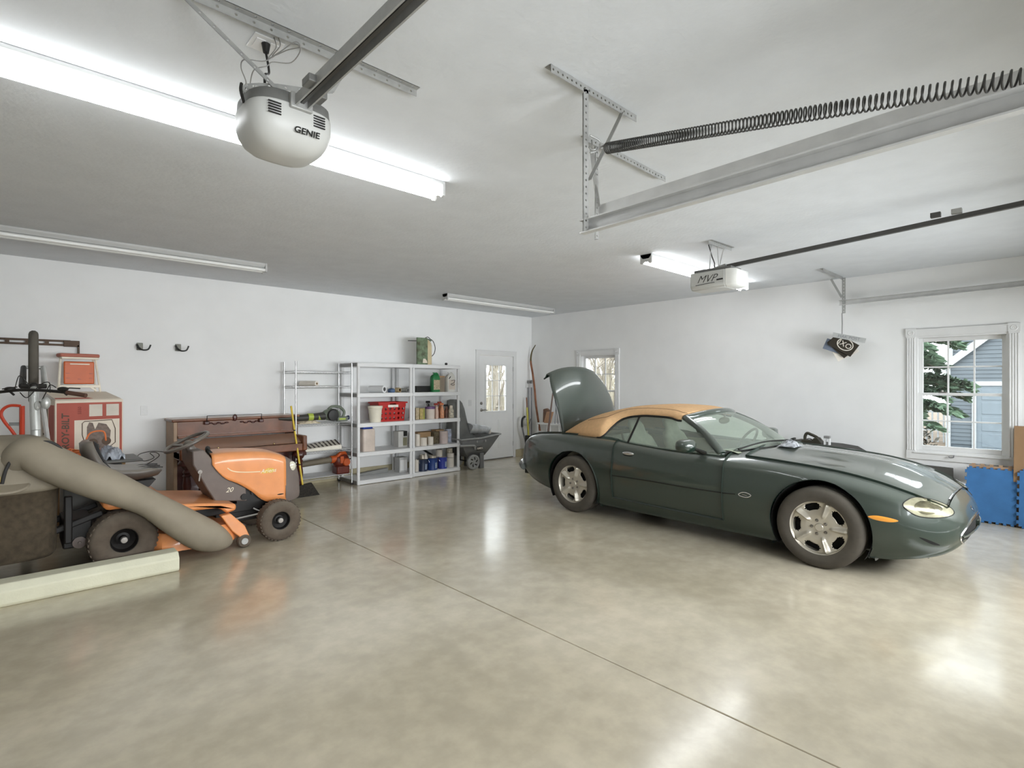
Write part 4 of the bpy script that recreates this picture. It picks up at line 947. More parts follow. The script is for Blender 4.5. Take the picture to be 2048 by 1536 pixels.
text('Ariens', 'lettering', mat('logo_white', '#efe6cf', 0.5), 0.055, Matrix.Translation((1.835, -0.232, 0.645)) @ Matrix.Rotation(PI / 2, 4, 'X'), hd_, 0.0006, shear=0.3, world=False)
# dash and side skirts
sk = [XZ(385, 903, 5.44), XZ(408, 900, 5.44), XZ(430, 925, 5.44), XZ(437, 940, 5.44), XZ(455, 958, 5.44), XZ(492, 975, 5.44), XZ(494, 1002, 5.44), XZ(430, 1003, 5.44), XZ(412, 975, 5.44), XZ(398, 950, 5.44), XZ(386, 930, 5.44)]
dk = MB().prismY(sk, -0.21, 0.21).build('dash_tower', MGM, mw, bevel=0.01)
text('20', 'lettering', mat('logo_white', '#efe6cf'), 0.06, Matrix.Translation((1.49, -0.2115, 0.50)) @ Matrix.Rotation(PI / 2, 4, 'X'), dk, 0.0006, shear=0.4, world=False)
MB().cyl((1.245, -0.215, 0.70), (1.245, -0.235, 0.70), 0.018, 14).tube([(1.245, -0.235, 0.70), (1.235, -0.24, 0.62)], 0.006, 6).build('throttle_lever', mat('knob_grey', '#a7a19a', 0.4), dk)
MB().tube(smooth([(1.36, -0.12, 0.84), (1.34, -0.1, 0.87), (1.36, 0.0, 0.885), (1.39, 0.1, 0.87)], 4), 0.02, 8).build('dash_cluster', MBK, dk)
# steering
sc_ = Vector((1.19, 0.0, 0.955)); ax = Vector((-0.42, 0, 0.91)); x, y, z = basis(ax)
b = MB(); b.tube([sc_ + x * 0.185 * math.cos(a) + y * 0.185 * math.sin(a) for a in np.linspace(0, 2 * PI, 37)[:-1]], 0.016, 9, closed=True); stw = b.build('steering_wheel', MSE, mw)
for a in (PI / 2, PI * 7 / 6, PI * 11 / 6): MB().bar(sc_ - z * 0.035, sc_ + x * 0.18 * math.cos(a) + y * 0.18 * math.sin(a), 0.035, 0.014, up=z).build('spoke', MSE, stw)
MB().sphere(sc_ - z * 0.03, 0.045, 12, 7).tube([sc_ - z * 0.03, sc_ - z * 0.2], [0.035, 0.06], 10).build('steering_column', MSE, mw)
# running gear
ch = MB(); ch.box(0.45, -0.16, 0.27, 2.08, 0.16, 0.36).box(1.80, -0.34, 0.18, 1.94, 0.34, 0.24).box(1.40, -0.12, 0.17, 1.80, 0.12, 0.30); ch.build('chassis', MBF, mw, bevel=0.006)
MB().tube([(1.55, -0.2, 0.22), (1.85, -0.28, 0.26)], 0.009, 6).tube(smooth([(1.70, -0.22, 0.30), (1.76, -0.25, 0.27), (1.84, -0.26, 0.3)], 4), 0.007, 6).build('tie_rod', MGV, mw)
MB().box(1.56, -0.2, 0.36, 1.8, 0.2, 0.50).cyl((1.62, -0.2, 0.42), (1.62, -0.225, 0.42), 0.03, 12).cyl((1.7, -0.2, 0.45), (1.7, -0.22, 0.45), 0.02, 12).build('engine', MBF, mw)
# floor pan
pan = [XZ(300, 983, 5.25), XZ(420, 992, 5.25), XZ(478, 1002, 5.25), XZ(470, 1022, 5.25), XZ(455, 1030, 5.25), XZ(415, 1030, 5.25), XZ(330, 1018, 5.25)]
MB().prismY([(0.80, 0.50), (1.10, 0.46), (1.30, 0.435), (1.50, 0.40), (1.50, 0.345), (1.42, 0.325), (1.36, 0.385), (0.82, 0.40)], -0.40, 0.43).build('foot_pan', MOR, mw, bevel=0.02)
MB().prismY([(0.52, 0.55), (0.60, 0.60), (0.84, 0.60), (0.98, 0.53), (0.86, 0.49), (0.55, 0.49)], -0.40, 0.40).build('rear_fender', MOR, mw, bevel=0.03)
# seat
def sring(cx_, cz, tx, tz, w, th, n=20):
    # slab section: direction t along the seat, thickness th square to it
    t = Vector((tx, 0, tz)).normalized(); nrm = Vector((-t.z, 0, t.x)); return [Vector((cx_, 0, cz)) + Vector((0, 1, 0)) * math.copysign(abs(math.cos(a)) ** 0.55, math.cos(a)) * w + nrm * (math.copysign(abs(math.sin(a)) ** 0.7, math.sin(a)) * th + 0.03 * math.cos(a) ** 2) for a in np.linspace(0, 2 * PI, n + 1)[:-1]]
pr = [(0.455, 1.02, 0.1, -1, 0.13, 0.02), (0.45, 1.0, 0.1, -1, 0.17, 0.035), (0.465, 0.93, 0.15, -1, 0.20, 0.045), (0.50, 0.84, 0.3, -1, 0.22, 0.05), (0.56, 0.765, 0.8, -1, 0.23, 0.05), (0.66, 0.725, 1, -0.3, 0.235, 0.05), (0.78, 0.715, 1, -0.05, 0.235, 0.05), (0.88, 0.72, 1, 0, 0.225, 0.045), (0.945, 0.715, 1, -0.3, 0.19, 0.03), (0.955, 0.71, 1, -0.5, 0.15, 0.012)]
st_ = MB().loft([sring(*p) for p in pr]).build('seat', MSE, mw, ang=70)
MB().prismY([(0.55, 0.66), (0.93, 0.66), (0.88, 0.60), (0.62, 0.60)], -0.12, 0.12).build('seat_bracket', MBF, mw)
for yy in (-0.12, 0.0, 0.12): MB().tube(smooth([Vector((p[0] + 0.035, yy, p[1] + 0.045)) if i > 4 else Vector((p[0] + 0.075, yy, p[1])) for i, p in enumerate(pr[1:-1])], 3), 0.006, 5).build('seat_seam', MBF, st_)
# wheels
def lawn_wheel(x, y, r, w, s, rimr):
    e = bpy.data.objects.new('wheel', None); COL.objects.link(e); e.parent = mw; e.matrix_local = Matrix.Translation((x, y, r)); ROOTM[e.name] = ROOTM[mw.name] @ e.matrix_local
    ax = (0, s, 0); hw = w / 2
    MB().lathe([(rimr, -hw * 0.8), (rimr + 0.02, -hw), (r * 0.85, -hw), (r * 0.96, -hw * 0.8), (r, -hw * 0.4), (r, hw * 0.4), (r * 0.96, hw * 0.8), (r * 0.85, hw), (rimr + 0.02, hw), (rimr, hw * 0.8)], (0, 0, 0), ax, 40, caps=False).build('tyre', MTY, e, ang=60)
    n = 34; b = MB()
    for i in range(n):
        for q in (-1, 1):
            a = 2 * PI * (i + (0.5 if q > 0 else 0)) / n; c, s_ = math.cos(a), math.sin(a)
            b.bar((c * (r - 0.004), q * hw * 0.12, s_ * (r - 0.004)), (c * (r * 0.965), q * hw * 0.8, s_ * (r * 0.965)), 0.016 * r / 0.2, 0.012, up=(c, 0, s_))
    t_ = b.build('tread_lug', MTY, e, flat=True); t_['kind'] = 'stuff'
    MB().lathe([(rimr + 0.006, hw * 0.82), (rimr - 0.004, hw * 0.75), (rimr * 0.85, hw * 0.3), (rimr * 0.5, hw * 0.1), (0.03, hw * 0.15), (0.028, hw * 0.6), (0.0, hw * 0.62)], (0, 0, 0), ax, 28, caps=False).build('rim', MBF, e)
    MB().lathe([(0.024, hw * 0.6), (0.022, hw * 0.75), (0.0, hw * 0.78)], (0, 0, 0), ax, 14).build('hub_cap', mat('knob_grey', '#a7a19a'), e)
for s in (-1, 1):
    lawn_wheel(1.88, s * 0.38, 0.19, 0.16, s, 0.085); lawn_wheel(0.67, s * 0.30, 0.235, 0.24, s, 0.095)
# mowing deck, gauge wheel
dkp = [(0.92, -0.42), (1.30, -0.47), (1.46, -0.42), (1.55, -0.28), (1.55, 0.30), (1.40, 0.46), (1.0, 0.44), (0.85, 0.2), (0.85, -0.3)]
b = MB(); b.loft([[Vector((1.2 + (x - 1.2) * k, y * k, z)) for x, y in dkp] for z, k in ((0.08, 1.0), (0.2, 0.98), (0.235, 0.93), (0.24, 0.5))]); b.build('mowing_deck', MOR, mw, ang=50)
MB().prismY([(1.36, 0.32), (1.44, 0.33), (1.56, 0.2), (1.60, 0.10), (1.52, 0.10), (1.45, 0.17)], -0.44, -0.36).build('wheel_bracket', MOR, mw, bevel=0.008)
MB().lathe([(0.02, -0.03), (0.05, -0.03), (0.058, -0.02), (0.06, 0.0), (0.058, 0.02), (0.05, 0.03), (0.02, 0.03)], (1.555, -0.42, 0.062), (0, -1, 0), 24).build('gauge_wheel', MTY, mw)
MB().lathe([(0.03, 0.03), (0.028, 0.036), (0.0, 0.036)], (1.555, -0.42, 0.062), (0, -1, 0), 16).build('wheel_hub', MGV, mw)
# grass chute and bagger
cpx = [(28, 925, 5.33), (62, 906, 5.28), (100, 925, 5.24), (150, 947, 5.21), (200, 966, 5.19), (250, 986, 5.17), (300, 1008, 5.15), (350, 1038, 5.13), (400, 1066, 5.15), (436, 1078, 5.18), (462, 1083, 5.2)]
cpth = smooth([onY(a_, b_, c_) - Vector((0, MYC, 0)) for a_, b_, c_ in cpx], 5); n = len(cpth)
rad = pchip([0, .1, .2, .4, .6, .7, .8, .9, .95, 1], [.11, .145, .148, .145, .118, .14, .155, .12, .08, .03])
cht = MB().tube(cpth, [rad(i / (n - 1)) for i in range(n)], 20, sy=0.86).build('grass_chute', MDU, mw, ang=60)
MB().tube([p + Vector((0, -0.115 * rad(i / n) / 0.13, -0.035)) for i, p in enumerate(cpth) if 8 < i < 34], 0.006, 6).build('chute_flange', MDU, cht)
MB().tube([p + Vector((0.02, -0.02, 0.105)) for p in cpth[32:40]], 0.005, 6).build('chute_flange', MDU, cht)
bag = MB(); R = []
for z, k, kx in ((0.19, 0.90, 0.93), (0.22, 0.94, 0.97), (0.5, 0.97, 0.98), (0.70, 1.0, 1.0), (0.715, 1.03, 1.02)):
    R.append(se(-0.22, 0.0 - 0.0, 0.50 * kx, 0.40 * k, z, 40, 0.35))
bag.loft(R); bag.build('grass_bag', mat('bag_fabric', '#4d4335', 0.9, var=0.25, vs=25, bump=0.5, bs=220), mw, ang=60)
b = MB(); b.loft([se(-0.22 - (1 - k) * 0.05, 0, 0.54 * (0.4 + 0.6 * k), 0.43 * k, z, 44, 0.5) for z, k in ((0.70, 1.0), (0.73, 1.04), (0.76, 1.03), (0.80, 1.0), (0.88, 0.97), (0.96, 0.92), (1.02, 0.84), (1.06, 0.72), (1.085, 0.5), (1.095, 0.2))])
bh = b.build('bagger_hood', MDU, mw, ang=60)
arc = smooth([onY(a_, b_, 5.205) - Vector((0, MYC, 0)) for a_, b_ in ((4, 968), (14, 935), (36, 905), (66, 888), (96, 884), (116, 892), (127, 906))], 5)
MB().tube(arc, 0.007, 8, sy=1.5).build('hood_seam', MBF, bh)
MB().lathe([(0.12, 0), (0.13, 0.01), (0.12, 0.02), (0.0, 0.025)], (-0.02, -0.42, 0.755), (0, -0.3, 1), 24).build('latch_knob', MDU, bh)
MB().box(-0.16, -0.44, 0.80, -0.05, -0.435, 0.84).build('warning_label', mat('yellow_label', '#d9c34a', 0.5), bh)
b = MB(); b.bar((0.25, -0.2, 0.35), (0.55, -0.2, 0.45), 0.05, 0.05).bar((0.25, 0.2, 0.35), (0.55, 0.2, 0.45), 0.05, 0.05).bar((0.33, -0.25, 0.25), (0.33, -0.25, 0.62), 0.05, 0.05).box(0.3, -0.22, 0.2, 0.48, 0.2, 0.42); b.build('hitch_frame', MBF, mw, bevel=0.01)
MB().lathe([(0.03, 0.0), (0.045, 0.006), (0.045, 0.02), (0.012, 0.024), (0.01, 0.04), (0.0, 0.041)], (0.40, -0.22, 0.24), (0, -1, 0), 20).build('pulley', MGM, mw)

# ---- timber beam on the floor
MBM = mat('pale_painted_beam', '#dcdac3', 0.8, var=0.06, vs=5, bump=0.3, bs=80)
o = MB().prismX([(4.93, 0.0), (4.915, 0.02), (4.915, 0.105), (4.955, 0.15), (5.10, 0.15), (5.125, 0.125), (5.125, 0.0)], -1.3, 0.985).build('timber_beam', MBM, bevel=0.008)
tag(o, 'pale painted timber beam lying on the floor before the mower', 'beam')

# ---- upright piano
MPI = mat('walnut_piano', '#6f432b', 0.32, var=0.35, vs=5, bump=0.08, coat=0.3, spec=0.4, dust=0.55, dcol='#a48a78'); MPD2 = mat('dark_mahogany', '#48201a', 0.35, var=0.3, vs=6, coat=0.3)
PX0, PX1, PY0, PY1 = 1.42, 2.90, 7.40, YB - 0.045
pn = thing('upright_piano', 'dark brown upright piano against the back wall behind the mower', 'piano', ((PX0 + PX1) / 2, (PY0 + PY1) / 2, 0))
B = lambda: MB()
B().box(PX0, PY0, 0.0, PX0 + 0.04, PY1, 1.03).build('side_panel', mat('lit_cheek_tint', '#a2876d', 0.5, var=0.15, vs=4), pn, world=True, bevel=0.006)  # left panel tinted paler, the light falling on it put into the colour
B().box(PX1 - 0.04, PY0, 0.0, PX1, PY1, 1.03).build('side_panel', MPI, pn, world=True, bevel=0.006)
B().box(PX0 - 0.02, PY0 - 0.02, 1.03, PX1 + 0.02, PY1, 1.065).build('lid', MPI, pn, world=True, bevel=0.012)
B().box(PX0 + 0.04, PY0 + 0.01, 0.86, PX1 - 0.04, PY0 + 0.03, 1.03).build('upper_panel', MPI, pn, world=True, bevel=0.004)
B().box(PX0 + 0.04, PY0 - 0.03, 0.83, PX1 - 0.04, PY0 + 0.03, 0.865).build('music_shelf', MPI, pn, world=True, bevel=0.008)
B().hexa([(PX0 + 0.05, 7.14, 0.70), (PX1 - 0.05, 7.14, 0.70), (PX1 - 0.05, PY0, 0.70), (PX0 + 0.05, PY0, 0.70), (PX0 + 0.05, 7.17, 0.725), (PX1 - 0.05, 7.17, 0.725), (PX1 - 0.05, PY0 - 0.01, 0.82), (PX0 + 0.05, PY0 - 0.01, 0.82)]).build('fallboard', MPI, pn, world=True, bevel=0.008)
for q in (0.28, 0.72): B().sphere((PX0 + (PX1 - PX0) * q, 7.135, 0.715), 0.011, 10, 7).build('fallboard_knob', mat('brass_knob', '#d8c08c', 0.25, metal=0.8), pn, world=True)
B().box(PX0, 7.10, 0.60, PX1, PY0, 0.695).build('keybed', MPI, pn, world=True, bevel=0.01)
for x0 in (PX0, PX1 - 0.06): B().box(x0, 7.08, 0.60, x0 + 0.06, PY0 + 0.02, 0.80).build('cheek', MPI, pn, world=True, bevel=0.015)
B().box(PX0 + 0.04, PY0 + 0.02, 0.1, PX1 - 0.04, PY0 + 0.045, 0.60).build('lower_panel', MPD2, pn, world=True, bevel=0.004)
B().box(PX0 + 0.0, PY0 - 0.01, 0.0, PX1 - 0.0, PY0 + 0.05, 0.1).build('plinth', MPD2, pn, world=True, bevel=0.006)
for x0 in (PX0 + 0.09, PX1 - 0.07):
    B().lathe([(0.03, 0.02), (0.05, 0.04), (0.052, 0.1), (0.03, 0.12), (0.036, 0.16), (0.045, 0.3), (0.034, 0.40), (0.048, 0.415), (0.03, 0.43), (0.045, 0.455), (0.03, 0.48), (0.05, 0.50), (0.065, 0.53)], (x0, 7.17, 0.0), Z, 20).lathe([(0.095, 0.535), (0.095, 0.565), (0.07, 0.6)], (x0, 7.17, 0.0), Z, 8).build('leg', MPD2, pn, world=True)
    B().box(x0 - 0.06, 7.10, 0.0, x0 + 0.06, PY0 + 0.0, 0.045).build('foot_block', MPD2, pn, world=True, bevel=0.01)
for s, x0 in ((1, 1.82), (-1, 2.36)):
    for q in range(5):
        xx = x0 + s * q * 0.045
        B().sphere((xx, PY0 + 0.002, 1.0 - 0.012 * (q % 2)), 1.0, 8, 5, (0.026, 0.012, 0.010)).build('carved_leaf', MPD2, pn, world=True)
B().sphere((2.09, PY0 - 0.02, 1.06), 1.0, 12, 7, (0.028, 0.012, 0.045)).build('carved_rosette', MPD2, pn, world=True)
for x0 in (1.77, 2.41): B().box(x0 - 0.03, PY0 - 0.03, 0.985, x0 + 0.03, PY0 + 0.01, 1.03).build('carved_bracket', MPD2, pn, world=True, bevel=0.01)
B().tube([(1.77, PY0 - 0.03, 1.02), (1.77, PY0 - 0.03, 1.095), (2.41, PY0 - 0.03, 1.095), (2.41, PY0 - 0.03, 1.02)], 0.005, 6).build('music_wire', MPB, pn, world=True)
# second turned leg: the stool tucked under the keyboard
ps = thing('piano_stool', 'dark turned leg stool tucked under the piano keyboard', 'stool', (1.82, 7.02, 0))
B().box(-0.22, -0.16, 0.42, 0.22, 0.16, 0.46).build('seat', MPD2, ps, bevel=0.012)
for sx_ in (-1, 1):
    for sy_ in (-1, 1): B().lathe([(0.014, 0.0), (0.022, 0.03), (0.016, 0.06), (0.028, 0.14), (0.018, 0.22), (0.03, 0.25), (0.017, 0.28), (0.024, 0.34), (0.03, 0.42)], (sx_ * 0.17, sy_ * 0.11, 0), Z, 12).build('leg', MPD2, ps)

# ---- printed carton with a step stool on it
c0 = Vector((0.33, 7.05, 0)); ph = math.radians(12); dx = Vector((math.cos(ph), math.sin(ph), 0)); dy = Vector((-math.sin(ph), math.cos(ph), 0)); BW, BD, BZ0, BZ1 = 0.585, 0.42, 0.68, 1.325
MKR = mat('plain_cardboard', '#a98a66', 0.85, var=0.08, bump=0.15)
lb = thing('cardboard_box', 'plain brown carton under the red printed generator carton', 'box', M=frame(c0, dx, dy))
MB().box(-0.02, -0.01, 0, BW + 0.02, BD + 0.02, BZ0 - 0.002).build('carton', MKR, lb, bevel=0.006); MB().box(0.25, -0.012, 0, 0.31, -0.0105, BZ0 - 0.01).build('packing_tape', mat('packing_tape', '#c3a777', 0.3), lb)
MRD = mat('printed_red', '#ad5444', 0.6, var=0.1, vs=4); MCR = mat('printed_cream', '#e4d8c6', 0.65, var=0.04); MBN = mat('printed_brown', '#5a4636', 0.6)
gb = thing('generator_carton', 'red and cream printed generator carton with machine picture', 'box', M=frame(c0 + Vector((0, 0, BZ0)), dx, dy)); H_ = BZ1 - BZ0
MB().box(0, 0, 0, BW, BD, H_).build('carton', MCR, gb, bevel=0.005)
e = 0.0012
MB().box(0.012, -e, 0.01, BW - 0.012, 0.0, H_ - 0.03).build('red_print', MRD, gb)
MB().box(0.155, -2 * e, 0.02, BW - 0.035, -e, H_ - 0.21).build('picture_panel', MCR, gb)
for xx in (0.28, 0.43): MB().box(xx, -2 * e, H_ - 0.175, xx + 0.115, -e, H_ - 0.05).build('feature_panel', mat('printed_pale', '#d6cdbf', 0.6), gb)
text('TROY-BILT', 'lettering', MBN, 0.085, Matrix.Translation((0.085, -2.5 * e, 0.30)) @ Matrix.Rotation(PI / 2, 4, 'X') @ Matrix.Rotation(PI / 2, 4, 'Z'), gb, 0.0005, bold=0.002, shear=0.1, world=False)
text('5550', 'lettering', mat('printed_darkred', '#7c2f27', 0.6), 0.04, Matrix.Translation((0.20, -2.5 * e, H_ - 0.11)) @ Matrix.Rotation(PI / 2, 4, 'X') @ Matrix.Rotation(PI / 2, 4, 'Z'), gb, 0.0005, world=False)
# printed machine: flat layers
MPK = mat('printed_grey', '#7a6a60', 0.6, var=0.3, vs=30); y_ = -3 * e
pg = MB().prismY([(0.26, 0.14), (0.42, 0.12), (0.46, 0.2), (0.47, 0.31), (0.43, 0.38), (0.36, 0.40), (0.33, 0.33), (0.31, 0.40), (0.28, 0.41), (0.26, 0.36)], y_, y_ - 0.0006).build('printed_machine', MPK, gb)
for cx_, cz_, r_ in ((0.31, 0.19, 0.045), (0.43, 0.2, 0.042)): MB().lathe([(r_, 0), (r_, 0.0006), (r_ * 0.55, 0.0008), (0.0, 0.0008)], (cx_, y_ - 0.0006, cz_), (0, -1, 0), 20).build('printed_wheel', MBN, pg)
MB().tube([(0.22, y_, 0.40), (0.24, y_, 0.42), (0.48, y_, 0.425), (0.51, y_, 0.33), (0.51, y_, 0.18), (0.44, y_, 0.12), (0.26, y_, 0.12), (0.22, y_, 0.28)], 0.004, 5, closed=True).build('printed_frame', MBN, pg)
MB().prismY([(0.42, 0.435), (0.5, 0.44), (0.51, 0.455), (0.46, 0.465), (0.42, 0.455)], y_, y_ - 0.0006).build('printed_cap', MRD, pg)
MB().box(-e, 0.03, 0.02, 0, 0.2, H_ - 0.05).build('side_print', MRD, gb); MB().box(-2 * e, 0.23, 0.02, 0, 0.38, H_ - 0.07).build('side_print', MBN, gb)
for q in range(4): MB().box(-3 * e, 0.25, 0.12 + q * 0.09, -2 * e, 0.36, 0.19 + q * 0.09).build('side_label', MCR, gb)
b = MB(); b.hexa([(0.01, 0.02, H_ + 0.002), (BW - 0.01, 0.02, H_ + 0.002), (BW - 0.03, BD - 0.02, H_ + 0.075), (0.02, BD - 0.02, H_ + 0.075), (0.01, 0.02, H_ + 0.006), (BW - 0.01, 0.02, H_ + 0.006), (BW - 0.03, BD - 0.02, H_ + 0.079), (0.02, BD - 0.02, H_ + 0.079)]); b.build('top_flap', MCR, gb)
b = MB(); b.hexa([(0.015, 0.04, H_ + 0.0095), (0.33, 0.04, H_ + 0.0095), (0.25, 0.2, H_ + 0.0385), (0.02, 0.2, H_ + 0.0385), (0.015, 0.04, H_ + 0.0105), (0.33, 0.04, H_ + 0.0105), (0.25, 0.2, H_ + 0.0395), (0.02, 0.2, H_ + 0.0395)]); b.build('top_print', MRD, gb)
MRS = mat('step_red_rubber', '#b06a58', 0.6, var=0.1); MOP = mat('step_orange_plastic', '#c8602c', 0.4, var=0.06); MWT = mat('cream_steel_tube', '#e8dfcd', 0.4)
sm = frame(c0 + dx * 0.30 + dy * 0.36 + Vector((0, 0, BZ1 + 0.078)), dx, dy)
ss = thing('step_stool', 'folding step stool with orange tray standing on the carton', 'stool', M=sm)
for s in (-1, 1):
    MB().tube([(s * 0.185, -0.02, 0.0), (s * 0.15, 0.03, 0.40)], 0.011, 8).build('leg', MWT, ss); MB().tube([(s * 0.16, 0.05, 0.0), (s * 0.14, 0.06, 0.39)], 0.009, 8).build('leg', MWT, ss)
MB().box(-0.175, -0.05, 0.375, 0.175, 0.10, 0.415).build('top_step', MRS, ss, bevel=0.015, seg=3); MB().box(-0.165, -0.055, 0.355, 0.165, 0.0, 0.377).build('step_edge', MWT, ss, bevel=0.006)
tr = MB().box(-0.135, -0.012, 0.085, 0.135, 0.01, 0.33).build('tray', MOP, ss, bevel=0.014, seg=3)
MB().box(-0.085, -0.018, 0.295, 0.09, -0.011, 0.308).build('tray_slot', MWT, tr, bevel=0.003)
for xx, zz_ in ((-0.1, 0.15), (0.1, 0.15), (-0.1, 0.2), (0.1, 0.2), (0.0, 0.14)): MB().box(xx - 0.014, -0.016, zz_ - 0.003, xx + 0.014, -0.011, zz_ + 0.003).build('tray_rib', MRS, tr)
MB().box(-0.18, -0.03, 0.045, 0.18, -0.01, 0.075).build('crossbar', MWT, ss, bevel=0.004)
for s in (-1, 1): MB().bar((s * 0.09, -0.02, 0.055), (s * 0.15, -0.02, 0.012), 0.012, 0.018).build('gusset', MWT, ss)

# ---- wall rack, hooks, outlet, wire
MRK = mat('bronze_rack', '#4b3a2c', 0.5, metal=0.4)
rk = thing('wall_rack', 'dark slotted steel rack bar on the back wall above carton', 'rack', (0.2, YB, 1.95)); xe = 0.50
b = MB()
for zz_ in (-0.022, 0.022): b.box(-1.2, -0.025, zz_ - 0.011, xe - 0.2, -0.003, zz_ + 0.011)
for xx in np.arange(-1.2, 0.3, 0.16): b.box(xx, -0.025, -0.011, xx + 0.035, -0.003, 0.011)
b.build('slotted_bar', MRK, rk); MB().box(0.24, -0.035, -0.04, xe - 0.12, -0.002, 0.03).build('end_plate', MRK, rk, bevel=0.004)
MB().bar((0.37, -0.02, -0.02), (0.37, -0.02, -0.14), 0.03, 0.02).bar((0.385, -0.02, -0.14), (0.26, -0.02, -0.14), 0.018, 0.018).build('hook', MRK, rk)
def wallhook(x, z, lab):
    t = thing('wall_hook', lab, 'hook', (x, YB, z)); MB().box(-0.035, -0.012, -0.045, 0.03, 0.0, 0.045).build('back_plate', mat('hook_grey', '#84847a', 0.5), t, bevel=0.006)
    MB().tube(smooth([(-0.03, -0.015, 0.02), (-0.02, -0.06, -0.02), (0.02, -0.09, -0.045), (0.07, -0.10, -0.035), (0.095, -0.10, 0.02)], 5), [0.013] * 8 + [0.009] * 13, 8).build('prong', MPB, t)
wallhook(1.155, 1.945, 'grey and black wall hook, left one of the two'); wallhook(1.56, 1.95, 'grey and black wall hook, right one of the two')
for px, py, lab in ((288, 821, 'white wall outlet on the back wall left of the piano'), (940, 806, 'white switch plate on the back wall beside the door')):
    p = onY(px, py, YB); t = thing('wall_plate', lab, 'outlet', p); MB().box(-0.036, -0.006, -0.057, 0.036, 0, 0.057).build('cover_plate', MT, t, bevel=0.003)
    for q in (-0.02, 0.02): MB().box(-0.012, -0.008, q - 0.012, 0.012, -0.006, q + 0.012).build('socket', MT, t, bevel=0.002)
wq = [onY(a, b_, 7.75) for a, b_ in ((333, 905), (318, 903), (300, 903), (280, 908), (275, 916), (290, 922), (308, 915), (300, 906), (312, 905), (318, 912), (300, 925), (286, 930))]
tag(MB().tube(smooth(wq, 6), 0.004, 6).build('loose_cable', MPB), 'thin black cable looping out from behind the piano', 'cable')

# ---- bicycle stood on its back wheel
MBT = mat('bicycle_tyre', '#57524a', 0.9, var=0.15, dust=0.2); MSV = mat('silver_frame_paint', '#c7c8c4', 0.3, metal=0.4); MBP = mat('bike_black', '#23201d', 0.5)
bb = thing('bicycle', 'silver bicycle stood upright on its back wheel, handlebar level with carton', 'bicycle', (0.10, 6.32, 0))
fd = Vector((FW[0], FW[1], 0)); rd = Vector((RT[0], RT[1], 0))
def cp_(px, py, D): a = (px - 1024) / FPX; return Vector((0, 0, CAM_H + (HY - py) / FPX * D)) + fd * D + rd * a * D
toc = (cp_(68, 770, 4.7)).normalized(); hub = cp_(67, 735, 4.75); rw_ = 0.33
hx = Vector((0.0, 0.0, 1.0)); hy = Vector((hub.x, hub.y, 0)).normalized()
def bwheel(c, parent=bb):
    e = bpy.data.objects.new('wheel', None); COL.objects.link(e); e.parent = parent; L_ = ROOTM[bb.name].inverted() @ Matrix.Translation(c); e.matrix_local = L_; ROOTM[e.name] = Matrix.Translation(c)
    ring = lambda r: [hx * r * math.cos(a) + hy * r * math.sin(a) for a in np.linspace(0, 2 * PI, 49)[:-1]]
    MB().tube(ring(rw_ - 0.034), 0.034, 10, closed=True).build('tyre', MBT, e); MB().tube(ring(rw_ - 0.062), 0.011, 6, closed=True).build('rim', MSV, e)
    sd = hx.cross(hy); MB().cyl(sd * -0.05, sd * 0.05, 0.016, 10).build('hub', MSV, e)
    for q in range(16):
        a = 2 * PI * q / 16; MB().tube([sd * (0.025 if q % 2 else -0.025), (hx * math.cos(a) + hy * math.sin(a)) * (rw_ - 0.065)], 0.0015, 4, caps=False).build('spoke', MSV, e)
bwheel(hub)
sd = hx.cross(hy); 
if sd.dot(rd) < 0: sd = -sd
crown = cp_(68, 772, 4.36); barc = cp_(68, 786, 4.28)
for s in (-1, 1): MB().tube([hub + sd * s * 0.065, crown + sd * s * 0.07], [0.02, 0.024], 10).build('fork_leg', MBP if s < 0 else MSV, bb, world=True)
MB().tube([crown - sd * 0.075, crown + Vector((0, 0, 0.0)) - toc * 0.02, crown + sd * 0.075], 0.02, 8).sphere(crown - toc * 0.02, 0.035, 10, 7).build('fork_crown', MBP, bb, world=True)
MB().tube([crown, barc, cp_(72, 860, 4.25)], [0.022, 0.03, 0.03], 10).build('head_tube', MSV, bb, world=True)
MB().tube(smooth([cp_(-45, 788, 4.2), cp_(0, 784, 4.2), cp_(40, 780, 4.2), cp_(90, 781, 4.2), cp_(135, 785, 4.2), cp_(148, 786, 4.2)], 5), 0.012, 8).build('handlebar', MBP, bb, world=True)
MB().tube([cp_(134, 785, 4.2), cp_(172, 791, 4.2)], 0.017, 10).build('grip', mat('brown_grip', '#5a4034', 0.7), bb, world=True)
MB().tube([cp_(118, 779, 4.18), cp_(140, 776, 4.15), cp_(160, 777, 4.15)], 0.005, 6).tube([cp_(5, 778, 4.18), cp_(20, 776, 4.15), cp_(34, 774, 4.15)], 0.005, 6).build('brake_lever', MBP, bb, world=True)
for px in (20, 126): MB().sphere(cp_(px, 778, 4.2), 0.03, 10, 7, (1.2, 0.8, 0.6)).tube([cp_(px, 783, 4.2), cp_(px + 8, 790, 4.2)], 0.008, 6).build('shifter', MBP, bb, world=True)
for k_, pth in enumerate(([(112, 775, 4.2), (100, 770, 4.2), (92, 785, 4.22), (84, 800, 4.25)], [(30, 776, 4.2), (38, 752, 4.25), (50, 760, 4.3), (60, 775, 4.3)], [(40, 785, 4.2), (55, 795, 4.2), (80, 770, 4.3), (98, 765, 4.3), (100, 785, 4.2)])):
    MB().tube(smooth([cp_(*q) for q in pth], 6), 0.0035, 6).build('brake_cable', MBP, bb, world=True)
BBk = cp_(74, 925, 4.3); SEAT = cp_(98, 900, 4.75); RW = Vector((hub.x - 0.05, hub.y - 0.05, 0.335))
